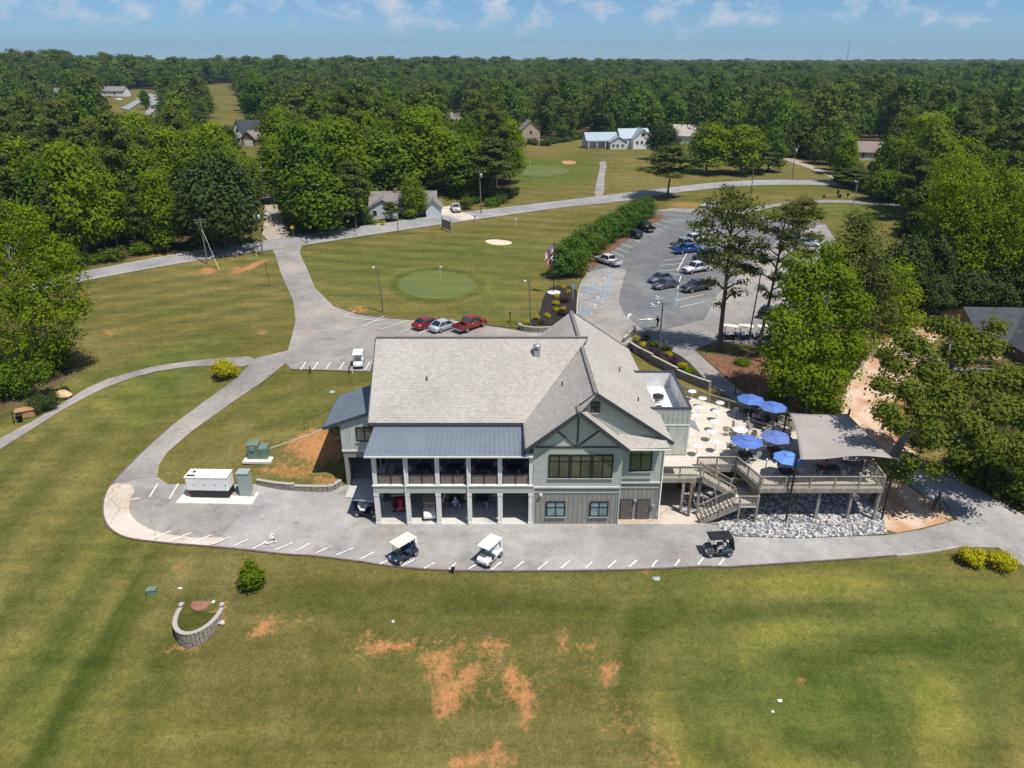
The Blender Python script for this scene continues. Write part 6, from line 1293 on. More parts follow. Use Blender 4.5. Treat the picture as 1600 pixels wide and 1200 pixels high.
# ================================================================ TREES
def leaves_mesh(name, lobes, n, leaf, seed, m_, flat=1.0, fill=.3, clump=2.6, shell=.9, droop=0):
    """foliage: leaf sprays scattered in clumps over and inside the crown's lobes"""
    r = np.random.RandomState(seed); lob = np.array([l[:6] for l in lobes], float); vol = (lob[:, 3] * lob[:, 4] + lob[:, 4] * lob[:, 5]); pr = vol / vol.sum()
    per = 9; nc = max(8, n // per); li = r.choice(len(lob), nc, p=pr); d = r.normal(size=(nc, 3)); d[:, 2] += .25; d /= np.linalg.norm(d, axis=1)[:, None]
    rad = np.where(r.rand(nc) < fill, r.uniform(.25, .8, nc), r.uniform(shell - .1, 1.06, nc))
    # uneven outline
    ph = r.rand(6) * 6.28; rad *= 1 + .13 * np.sin(5 * d[:, 0] + ph[0]) + .12 * np.sin(6 * d[:, 1] + ph[1]) + .10 * np.sin(7 * d[:, 2] + ph[2])
    C = lob[li, :3] + d * lob[li, 3:6] * rad[:, None]; tint = np.clip(.5 + .22 * r.normal(size=nc), 0, 1)
    N_ = nc * per; ci = np.repeat(np.arange(nc), per); cs = leaf * clump
    off = r.normal(size=(N_, 3)) * np.array([1, 1, flat]) * cs * .45; P = C[ci] + off
    out = off / (np.linalg.norm(off, axis=1)[:, None] + 1e-6) * .55 + d[ci] * .8 + r.normal(size=(N_, 3)) * .32 + np.array([0, 0, .45]); out /= np.linalg.norm(out, axis=1)[:, None]
    a = np.cross(out, r.normal(size=(N_, 3))); a /= np.linalg.norm(a, axis=1)[:, None]; b_ = np.cross(out, a)
    s = leaf * r.uniform(.55, 1.25, N_)[:, None] * .5; s2 = s * r.uniform(.55, 1.0, N_)[:, None]
    V = np.stack([P - a * s - b_ * s2 * .3, P - b_ * s2, P + a * s + b_ * s2 * .2, P + b_ * s2], 1).reshape(-1, 3); V[:, 2] = np.maximum(V[:, 2], .05)
    me = bpy.data.meshes.new(name); me.vertices.add(len(V)); me.vertices.foreach_set('co', V.astype('f').ravel()); me.loops.add(len(V)); me.loops.foreach_set('vertex_index', np.arange(len(V), dtype='i'))
    me.polygons.add(N_); me.polygons.foreach_set('loop_start', np.arange(0, 4 * N_, 4, dtype='i')); at_ = me.attributes.new('tint', 'FLOAT', 'POINT'); at_.data.foreach_set('value', np.repeat(tint[ci], 4).astype('f'))
    me.materials.append(m_); me.update(); return me
def trunk_mesh(name, lobes, h0, r0, m_, seed, top=None, lean=(0, 0), limbs=True, n=8):
    r = random.Random(seed); b = MB(); top = top or max(l[2] for l in lobes); lx, ly = lean
    def ax(f): return Vector((lx * f + .12 * sin(5 * f + seed), ly * f + .12 * cos(4 * f + seed), top * f))
    b.tube([ax(-.03)] + [ax(f / 8) for f in range(0, 9)], [r0 * 1.5, r0 * 1.15] + [r0 * (1 - .095 * f) for f in range(1, 9)], n)
    if limbs:
        for l in lobes:
            z = min(l[2], top); st = max(h0 / top, min(.92, (z - l[3] * .5 - .6) / top)) if top else .5; p = ax(st); q = Vector(l[:3]); m = p.lerp(q, .5) + Vector((0, 0, .08 * (q - p).length)); rr = r0 * (1 - .8 * st) * .55 + .03
            b.tube([p, m, q], [rr, rr * .7, rr * .3], 6)
            for k in range(2):
                e = q + Vector((r.uniform(-1, 1) * l[3] * .6, r.uniform(-1, 1) * l[4] * .6, r.uniform(-.2, .7) * l[5])); b.tube([m.lerp(q, .6), e], [rr * .4, rr * .15], 4)
    me = b.mesh(name, fix=False); me.materials.append(m_); return me
def lobes_decid(seed, h=16, w_=5.2, base=.08):
    r = random.Random(seed); L_ = []
    for k in range(11):
        f = k / 10; z = h * (base + .1 + (.9 - base - .1) * f); rr = w_ * (sin(pi * min(1, (f * .86 + .12))) ** .6) * .62; a = k * 2.4 + r.uniform(-.4, .4); d = (w_ - rr) * r.uniform(.6, 1.05) * (1 - .55 * f ** 3)
        L_.append((d * cos(a), d * sin(a), z, rr * r.uniform(.72, 1.08), rr * r.uniform(.72, 1.08), rr * r.uniform(.6, .85)))
    L_.append((0, 0, h * .88, w_ * .42, w_ * .42, h * .12)); L_.append((0, 0, h * .6, w_ * .6, w_ * .6, h * .22)); return L_
def lobes_pine(seed, h=20, w_=3.6, base=.45, n=15):
    r = random.Random(seed); L_ = []
    for k in range(n):
        f = k / (n - 1); z = h * (base + (.97 - base) * f); rr = w_ * (.42 - .18 * f) * r.uniform(.75, 1.2); a = k * 2.4 + r.uniform(-.6, .6); d = w_ * (1.02 - .8 * f ** 1.6) * r.uniform(.35, .95)
        L_.append((d * cos(a), d * sin(a), z, rr, rr, rr * .5))
    L_.append((0, 0, h * .95, w_ * .3, w_ * .3, h * .05)); return L_
def lobes_cone(seed, h=10, w_=2.6):
    return [(0, 0, h * f, w_ * (1.05 - f) * 1.0, w_ * (1.05 - f), h * .12) for f in (.12, .25, .38, .5, .62, .74, .85, .94)]
def lobes_dome(seed, h=12, w_=6):
    r = random.Random(seed); L_ = [(0, 0, h * .42, w_ * .8, w_ * .8, h * .4)]
    for k in range(22):
        a = k * 2.4; e = r.uniform(.0, 1.35); L_.append((w_ * .78 * cos(a) * cos(e), w_ * .78 * sin(a) * cos(e), h * .3 + h * .55 * sin(e), w_ * .3, w_ * .3, h * .13))
    return L_
PROTO = {}
KINDS_ = {  # name: (lobe fn, height, width, leaf count, leaf size, foliage, bark, r0, tree name)
 'bright': (lobes_decid, 17, 5.2, 9000, .62, 'bright', 'bark_gr', .24, 'broadleaf_tree', 2), 'decid': (lobes_decid, 16, 5.2, 8500, .62, 'decid', 'bark', .24, 'broadleaf_tree', 3),
 'dark': (lobes_dome, 12, 5, 8500, .5, 'dark', 'bark', .26, 'evergreen_tree', 1), 'pine': (lobes_pine, 20, 4.2, 7500, .5, 'pine', 'bark_pine', .2, 'pine_tree', 3), 'cedar': (lobes_cone, 11, 3.0, 5500, .45, 'dark', 'bark', .16, 'cedar_tree', 1)}
def proto(kind, v):
    k = (kind, v)
    if k not in PROTO:
        fn, h, w_, n, lf, fo, bk, r0, nm, nv = KINDS_[kind]; lo = fn(31 * v + hash_(kind), h, w_)
        PROTO[k] = (leaves_mesh('crown', lo, n, lf, 7 * v + 3, FOL[fo], .45 if kind == 'pine' else .8, .3, 2.4 if kind != 'pine' else 2.0), trunk_mesh('trunk', lo, h * .25, r0, M[bk], v + 1), h, w_)
    return PROTO[k]
def hash_(s): return sum(ord(c) for c in s)
def tree_from(cm, tm, name, loc, rz, s, label, cat, group):
    t = empty(name, loc, rz, label, cat, group); t.scale = s
    o = bpy.data.objects.new('trunk', tm); link(o, t); o = bpy.data.objects.new('crown', cm); link(o, t); return t
TREES = []
def tree(kind, px, py, ty, wpx, label, v=0, group=None, rz=None, world=None, cat='tree'):
    b0 = world if world is not None else G(px, py); cm, tm, h, w_ = proto(kind, v % KINDS_[kind][-1]); z = atY(px, ty, b0.y + (wpx * .2) * .1).z; H_ = max(2, z - b0.z)
    dist = math.hypot(b0.y, CAM_Z - b0.z); wm = wpx * (b0.y * cP + (CAM_Z - b0.z) * sP) / FPX / 2; s = H_ / (h * 1.0); sw = wm / w_
    TREES.append((b0.x, b0.y, wm)); return tree_from(cm, tm, KINDS_[kind][8], b0, rz if rz is not None else rng.uniform(0, 6.28), (sw, sw, s), label, cat, group)
def custom_tree(name, px, py, lobes, n, leaf, fol, bark, r0, label, top=None, lean=(0, 0), seed=1, cat='tree', fill=.25, clump=2.4, flat=.8, limbs=True, h0=1.5, group=None, shell=.9):
    b0 = G(px, py); TREES.append((b0.x, b0.y, max(l[3] for l in lobes))); cm = leaves_mesh('crown', lobes, n, leaf, seed, FOL[fol], flat, fill, clump, shell); tm = trunk_mesh('trunk', lobes, h0, r0, M[bark], seed, top or max(l[2] for l in lobes) * .82, lean, limbs)
    return tree_from(cm, tm, name, b0, 0, (1, 1, 1), label, cat, group)
def L_px(base, items, depth=0):
    """lobes given as photograph pixels + radius px, placed at the tree's own depth plus an offset"""
    out = []
    for it in items:
        px, py, rx, rz_ = it[:4]; dy = it[4] if len(it) > 4 else 0; Y = base.y + dy; p = atY(px, py, Y); zc = Y * cP + (CAM_Z - p.z) * sP; k = zc / FPX
        out.append((p.x - base.x, p.y - base.y, p.z - base.z, rx * k, rx * k * .95, rz_ * k))
    return out
# --- pines standing in the car park verge
bp_ = G(1125, 548)
custom_tree('pine_tree', 1125, 548, L_px(bp_, [(1145,300,28,11),(1128,315,34,11),(1165,318,30,11),(1120,335,40,11,1),(1175,338,34,10,-1),(1150,345,34,12),(1100,352,28,9,1),(1180,352,26,9),(1120,372,34,9,-1),(1165,378,34,10,1),(1098,376,18,7),(1140,395,44,11),(1172,398,26,9),(1110,400,24,8,1),(1150,418,34,10),(1120,412,22,8,-1),(1170,420,18,8),(1110,440,14,6),(1150,455,20,7),(1125,475,13,5),(1160,440,12,6)]), 9500, .32, 'pine', 'bark_pine', .34, 'tall umbrella-crowned pine with bare trunk standing over the parked pickups', lean=(atY(1148, 292, bp_.y).x - bp_.x, .3), top=atY(1148, 292, bp_.y).z - bp_.z, seed=11, flat=.4, clump=2.2, fill=.4, shell=.8)
bp_ = G(1183, 556)
custom_tree('pine_tree', 1183, 556, L_px(bp_, [(1232,325,20,8),(1215,340,22,8),(1245,345,20,8),(1205,360,18,7,1),(1238,365,22,8),(1190,385,16,6),(1225,385,18,7),(1250,390,18,7,1),(1195,405,20,7,-1),(1230,410,16,7),(1180,425,16,6),(1215,432,18,7),(1240,440,14,6),(1205,462,13,6),(1225,480,12,6),(1190,450,10,5)]), 8000, .23, 'pine', 'bark_pine', .26, 'leaning pine with sparse tufts right of the umbrella-crowned pine', lean=(atY(1234, 318, bp_.y).x - bp_.x, .2), top=atY(1234, 318, bp_.y).z - bp_.z, seed=12, flat=.4, clump=2.0, fill=.4, shell=.8)
bp_ = G(1207, 572)
custom_tree('pine_tree', 1207, 572, L_px(bp_, [(1258,318,20,9),(1245,332,18,8),(1275,335,18,8),(1255,352,20,8),(1272,370,18,8),(1240,378,16,7),(1262,398,18,8),(1245,420,15,7),(1270,430,15,7),(1250,455,13,6)]), 6500, .23, 'pine', 'bark_gr', .22, 'slender grey-trunked pine between the leaning pine and the bright green clump', lean=(atY(1258, 312, bp_.y).x - bp_.x, .2), top=atY(1258, 312, bp_.y).z - bp_.z, seed=13, flat=.4, clump=2.0, fill=.4, shell=.8)
# --- bright clump behind the deck
for k, (px, py, items, lb, fo, n) in enumerate([
 (1262, 640, [(1250,470,34,34,2),(1225,510,30,28),(1275,500,34,34,1),(1245,540,40,34),(1290,545,36,34),(1225,575,34,24,-1),(1270,590,42,34,-1),(1310,585,30,28),(1240,445,20,20,2),(1290,470,26,26,2),(1205,545,16,14),(1290,620,26,20,-1),(1230,600,22,18,-1),(1310,440,28,30,2),(1330,480,28,30,1),(1265,430,26,28,2),(1300,400,20,22,3),(1335,540,26,26,1),(1240,410,16,18,3)], 'bright green broadleaf tree directly behind the back corner of the deck', 'bright', 24000),
 (1300, 560, [(1300,420,22,26,1),(1280,450,24,26),(1320,460,26,28),(1300,490,28,26),(1335,500,20,22),(1290,395,14,18,1),(1330,540,20,20)], 'pale-limbed broadleaf tree with thin upper crown beside the bright clump', 'olive', 7500),
 (1335, 575, [(1345,350,26,22,2),(1330,385,26,24,1),(1360,390,28,26),(1345,430,32,28),(1375,440,26,28),(1360,480,30,28),(1385,490,22,24),(1350,520,28,24),(1330,550,24,18)], 'grey-green feathery pine standing right of the bright clump', 'pine', 9000),
 (1395, 520, [(1400,430,26,22),(1415,460,24,22),(1395,480,28,22),(1420,500,24,20),(1400,505,26,16)], 'smaller bright tree at the edge of the dirt track', 'bright', 5000)]):
    bb = G(px, py); custom_tree(['broadleaf_tree', 'broadleaf_tree', 'pine_tree', 'broadleaf_tree'][k], px, py, L_px(bb, items), n, .34, fo, 'bark_gr', .24, lb, seed=40 + k, fill=.35, clump=2.4)
# --- big oak on the right of the deck
bo = Vector((33.9, 58.6, float(H(33.9, 58.6)))); tk = [(1386,735),(1400,705),(1417,678),(1436,646),(1457,614),(1480,580)]
oak_items = [(1385,640,22,14,-2),(1378,600,20,12,1),(1400,570,24,14,2),(1430,540,26,14,3),(1470,510,26,14,4),(1420,610,26,16),(1455,580,30,18,2),(1500,550,32,18,3),(1540,540,28,16,3),(1400,660,22,14,-2),(1440,640,28,16,-1),(1480,620,34,18,0),(1525,600,34,20,1),(1570,590,34,20,1),(1600,640,36,22,-1),(1560,640,34,20,-2),(1510,660,34,18,-3),(1460,680,24,12,-3),(1540,690,34,16,-4),(1590,700,34,18,-4),(1408,735,18,10,-2),(1420,720,14,9,-3),(1500,520,24,12,5),(1555,510,16,9,4),(1410,530,14,8,3),(1390,545,12,7,2),(1620,600,34,22,0),(1650,660,36,22,-2),(1495,705,16,8,-4),(1460,735,14,7,-4)]
def oak():
    lo = L_px(bo, [(a, b_, c * .92, d * 1.0, e[0] if e else 0) for a, b_, c, d, *e in oak_items]); cm = leaves_mesh('crown', lo, 36000, .33, 77, FOL['olive'], .75, .45, 2.7, .75)
    b = MB(); q = [atY(x, y, bo.y + .4 * i) - bo for i, (x, y) in enumerate(tk)]; b.tube([Vector((-.5, -.2, -.4)), Vector((-.2, -.1, .8))] + q, [.6, .5, .42, .38, .36, .3, .24, .18], 10)
    r = random.Random(3)
    for l in lo:
        e = Vector(l[:3]); s_ = min(q, key=lambda p: (p - e).length + (5 if p.z > e.z + 1 else 0)); m = s_.lerp(e, .5) + Vector((r.uniform(-.5, .5), r.uniform(-.5, .5), r.uniform(.1, .8))); b.tube([s_, s_.lerp(m, .5) + Vector((0, 0, .1)), m, e], [.16, .13, .09, .04], 6)
        for k in range(3): f = e + Vector((r.uniform(-1, 1) * l[3], r.uniform(-1, 1) * l[4], r.uniform(-.4, .7) * l[5])); b.tube([m.lerp(e, r.uniform(.3, .9)), f], [.05, .015], 4)
    tm = b.mesh('trunk', fix=False); tm.materials.append(M['bark_gr']); TREES.append((40, 58, 9)); return tree_from(cm, tm, 'oak_tree', bo, 0, (1, 1, 1), 'huge spreading oak with a thick leaning trunk at the right corner of the deck', 'tree', None)
oak()
# --- left edge cluster
for k, (px, py, items, lb, fo, n) in enumerate([
 (70, 585, [(50,350,30,26),(30,390,40,34,2),(80,400,40,30),(50,440,50,34),(105,440,34,26),(20,470,40,34),(75,490,50,34,-1),(115,480,26,22),(40,530,44,30,-1),(95,530,30,22),(130,470,16,14),(20,330,16,14,2),(60,560,34,18,-1)], 'bright green broadleaf tree at the left edge overhanging the lawn', 'bright', 20000),
 (-10, 590, [(0,360,40,34,2),(-30,420,50,40),(10,480,44,38),(-20,540,46,36),(0,580,36,20)], 'bright green tree cut by the left picture edge, behind the bushes', 'bright', 11000),
 (20, 622, [(10,590,28,22),(35,600,20,16),(-10,600,30,24),(60,585,22,16)], 'low bright understory tree at the foot of the left edge tree', 'decid', 5000),
 (85, 575, [(95,555,22,18),(75,560,20,16),(90,540,16,14)], 'small olive bush under the right side of the left edge tree', 'olive', 3000)]):
    bb = G(px, py); custom_tree('broadleaf_tree', px, py, L_px(bb, items), n, .30, fo, 'bark_gr', .28 if k < 2 else .08, lb, seed=50 + k, fill=.35)
# --- right edge wood
for k, (px, py, items, lb, fo, n) in enumerate([
 (1490, 478, [(1500,260,34,24,2),(1480,290,34,26),(1525,295,36,26),(1500,325,42,28),(1465,330,26,24),(1545,330,30,26),(1485,365,40,28),(1530,370,38,28),(1460,380,26,24),(1500,410,42,28),(1545,410,28,26),(1480,440,38,22)], 'tall bright green broadleaf tree with a rounded top at the right wood edge', 'bright', 16000),
 (1575, 480, [(1580,280,26,22,1),(1600,310,34,26),(1565,340,26,24),(1600,360,40,30),(1575,400,34,28),(1610,420,36,30),(1580,445,34,24)], 'tall bright green tree at the right picture edge beside the dark roof', 'bright', 12000),
 (1560, 740, [(1545,690,24,16),(1575,700,30,20),(1555,725,28,18),(1590,735,30,22),(1565,750,22,12),(1610,710,30,26),(1605,770,26,16)], 'dense green thicket tree on the bank right of the driveway', 'decid', 9000),
 (1600, 660, [(1600,600,34,26),(1620,640,34,26),(1590,670,28,20)], 'shaded broadleaf tree at the right edge behind the oak', 'dark', 5000)]):
    bb = G(px, py); custom_tree('broadleaf_tree', px, py, L_px(bb, items), n, .34, fo, 'bark', .3 if k < 2 else .12, lb, seed=60 + k, fill=.35)
# --- named trees further off: kind, base px, top py, width px
NT = [('dark',352,390,232,126,'huge dark domed magnolia beside the gravel lane'),('decid',482,347,190,100,'tall rounded green tree right of the gravel lane mouth'),('bright',540,325,188,110,'tall bright tree in the middle of the grove above the small house'),('decid',502,364,258,112,'nearest low-branched green tree at the grove corner by the lane'),('pine',556,358,250,66,'olive feathery tree left of the small grey house'),('decid',600,310,205,110,'dark green tree behind the roof of the small grey house'),('bright',652,296,168,100,'tall bright-topped tree behind the small house, left of centre'),('bright',706,300,205,90,'bright yellow-green tree above the pale driveway'),('pine',770,312,215,76,'dark drooping tree at the right end of the grove by the far green'),('decid',738,306,222,90,'round green tree just right of the yellow-green one'),
 ('decid',646,339,276,54,'small dark tree on the lawn in front of the grey house'),('pine',612,346,315,30,'thin grey-green sapling at the left gable of the grey house'),('pine',1044,308,226,80,'lone spreading cedar beside the road above the car park'),('dark',1034,250,190,52,'dark dense tree left of the blue-grey mansion\'s lawn edge'),('bright',1104,270,192,82,'round green tree nearest the lone cedar beyond the road'),('bright',1156,272,196,80,'round green tree in the middle of the row beyond the road'),('decid',1200,268,200,60,'round green tree at the right end of the row beyond the road'),('pine',1186,272,224,40,'brownish tree in front of the row beyond the road'),
 ('pine',1412,343,232,62,'tall pine with a long bare leaning trunk on the right-hand lawn'),('decid',1381,315,266,72,'green tree at the edge of the far tee lawn'),('pine',1330,292,262,60,'dark olive tree at the left tip of the right-hand wood'),('dark',1400,480,362,78,'dark cedar-like tree in the shade behind the feathery pine'),('dark',1435,478,352,70,'darkest tree in the gap left of the right-edge bright tree'),('decid',229,171,140,20,'small round tree alone on the cul-de-sac island'),('pine',262,190,148,36,'dark pine right of the cul-de-sac'),('pine',318,200,160,22,'thin pine at the near edge of the far field'),('dark',1452,492,425,60,'low dark tree in the shade left of the barn roof'),('dark',1500,486,415,76,'low dark tree in the shade behind the barn roof'),('dark',1560,486,410,80,'low dark tree in the shade behind the right end of the barn'),('decid',408,195,118,60,'large round tree right of the far field'),('dark',312,214,170,34,'dark pine in front of the far field')]
for i, (k, px, py, ty, wp, lb) in enumerate(NT): tree(k, px, py, ty, wp, lb, v=i)
# --- hedge of crape myrtles along the car park
cm0 = None; HG = 'row of small trees hedging the car park'
hl = [(879,432,380,54),(893,420,366,54),(908,409,356,52),(921,398,349,50),(934,389,342,48),(947,379,335,46),(960,370,329,44),(972,361,322,42),(984,354,316,40),(996,347,310,38),(1008,341,305,36),(904,432,388,36)]
hn = ['nearest hedge tree at the flagpole end'] + ['hedge tree number %s from the flagpole end of the car park hedge' % w_ for w_ in ('two', 'three', 'four', 'five', 'six', 'seven', 'eight', 'nine', 'ten')] + ['last hedge tree at the road end of the car park hedge', 'low hedge tree by the accessible stalls, inside the flagpole end']
KINDS_['myrtle'] = (lobes_decid, 6, 3.2, 4200, .34, 'bright', 'bark_gr', .08, 'hedge_tree', 2)
FOL['myrtle'] = foliage_material('myrtle_leaves', [(.05, .10, .014), (.065, .125, .016), (.085, .14, .02), (.11, .13, .03)], .3)
KINDS_['myrtle'] = (lambda s_, h, w_: lobes_decid(s_, h, w_, .02), 6, 3.2, 4200, .34, 'myrtle', 'bark_gr', .08, 'hedge_tree', 2)
for i, (px, py, ty, wp) in enumerate(hl): tree('myrtle', px, py, ty, wp * 1.15, hn[i], v=i, group=HG)
# --- shrubs
def shrub(px, py, wpx, hpx, fol, label, n=1500, leaf=.16, seed=0, group=None, cat='shrub', stem=False, name='shrub'):
    b0 = G(px, py); zc = b0.y * cP + (CAM_Z - b0.z) * sP; k = zc / FPX; w_, h = wpx * k / 2, hpx * k; r = random.Random(seed)
    lo = [(0, 0, h * .5, w_ * .75, w_ * .75, h * .42)] + [(w_ * .55 * cos(a), w_ * .5 * sin(a), h * r.uniform(.35, .7), w_ * .38, w_ * .38, h * .3) for a in [q * 2.4 for q in range(7)]]
    t = empty(name, b0, 0, label, cat, group); me = leaves_mesh('foliage', lo, n, leaf, seed, FOL[fol], .8, .35, 2.0); o = bpy.data.objects.new('foliage', me); link(o, t)
    b = MB()
    for q in range(4): a = q * 1.6; b.tube([(0, 0, -.05), (w_ * .4 * cos(a), w_ * .4 * sin(a), h * .6)], [.06 if stem else .03, .02], 5)
    b.build('stem', M['bark_gr'], t); return t
yb = 'golden shrubs dotted over the mulch bed'
shrub(353, 590, 44, 30, 'yellow', 'golden yellow-green bush at the fork of the two cart paths', 3200, .2, 1)
shrub(1516, 880, 38, 24, 'yellow', 'left of two golden bushes at the right end of the kerb', 3200, .16, 2); shrub(1562, 886, 44, 26, 'yellow', 'right of two golden bushes at the right end of the kerb', 3600, .16, 3)
shrub(395, 918, 40, 46, 'bright', 'small round bright green tree alone on the foreground lawn', 5200, .17, 4, cat='tree', stem=True)
shrub(70, 640, 56, 26, 'dark', 'large dark clipped bush beside the left cart path', 4000, .16, 5); shrub(101, 614, 16, 12, 'dark', 'small dark bush behind the tan boulder', 900, .14, 6)
shrub(729, 327, 26, 22, 'olive', 'round pale olive bush beside the white pickup on the driveway', 2600, .22, 7)
for i, (px, py, wp, hp, fo, lb) in enumerate([(880,452,7,6,'yellow','topmost left golden shrub in the mulch bed'),(888,459,6,6,'yellow','golden shrub at the top right of the mulch bed'),(869,465,8,7,'yellow','golden shrub just below the flagpole base'),(868,477,11,8,'yellow','largest golden shrub in the mulch bed'),(869,488,8,8,'yellow','golden shrub between the large one and the roof peak'),(880,485,7,6,'yellow','golden shrub left of the lower dark purple bush'),(855,496,10,7,'yellow','golden shrub in the lower middle of the mulch bed'),(839,500,8,8,'yellow','golden shrub two from the lamp pole of the mulch bed'),(824,507,8,8,'yellow','golden shrub beside the foot of the left lamp pole'),(821,512,12,5,'bright','low green shrub at the left tip of the bed wall'),(843,513,11,5,'bright','low green shrub along the bed wall'),(881,473,18,10,'purple','dark purple bush beside the largest golden shrub'),(878,493,16,9,'purple','dark purple bush nearest the roof peak'),(846,508,10,7,'purple','small dark purple bush near the bed wall'),
 (994,534,10,11,'yellow','golden bush at the head of the ramp bed'),(1004,542,9,8,'yellow','second golden bush at the head of the ramp bed'),(1010,532,10,11,'dark','dark green bush behind the golden pair of the ramp bed'),(1021,541,16,9,'olive','olive bush left of the brown lamp pole'),(986,547,18,11,'purple','leftmost purple bush of the ramp bed'),(1008,556,26,13,'purple','wide purple bush in the middle of the ramp bed'),(1023,561,22,14,'purple','purple bush right under the brown lamp pole'),(1038,547,12,9,'dark','dark green bush right of the brown lamp pole'),(1046,548,9,8,'dark','second dark green bush right of the brown lamp pole'),(1045,557,10,9,'yellow','golden bush between two purple bushes of the ramp bed'),(1049,572,26,15,'purple','rightmost purple bush of the ramp bed'),(1066,576,14,10,'yellow','last golden bush toward the tip of the ramp bed'),(1077,585,15,12,'bright','round green bush at the tip of the ramp bed'),
 (345+0,386,20,7,'bright','bright green bush below the magnolia beside the lane'),(391,378,9,13,'olive','rusty olive shrub at the left corner of the gravel lane'),(598,352,10,8,'yellow','golden shrub in front of the small house gable'),(585,352,12,9,'decid','green shrub at the left foot of the small house gable'),(1300,255,14,9,'decid','green shrub in front of the small house among right-hand trees')]):
    shrub(px, py, wp, hp, fo, lb, 1100 if wp > 12 else 600, .15 if wp > 12 else .13, 100 + i, group='shrubs planted in the two mulch beds' if i < 27 else None)
for i, (px, py, wp, hp, lb) in enumerate([(1275,656,30,16,'pale green scrub behind the left top corner of the sail'),(1300,650,30,16,'green scrub right behind the shade sail'),(1210,622,30,12,'low scrub on the bank behind the blue umbrellas'),(1160,570,26,8,'low brown-green scrub among the pine straw'),(1500,500,30,12,'fern-like scrub at the top of the dirt track'),(1380,560,30,16,'scrub left of the dirt track'),(1240,580,40,20,'shaded scrub beneath the bright clump')]):
    shrub(px, py, wp, hp, 'decid', lb, 1500, .2, 200 + i, group='wild scrub behind the deck')

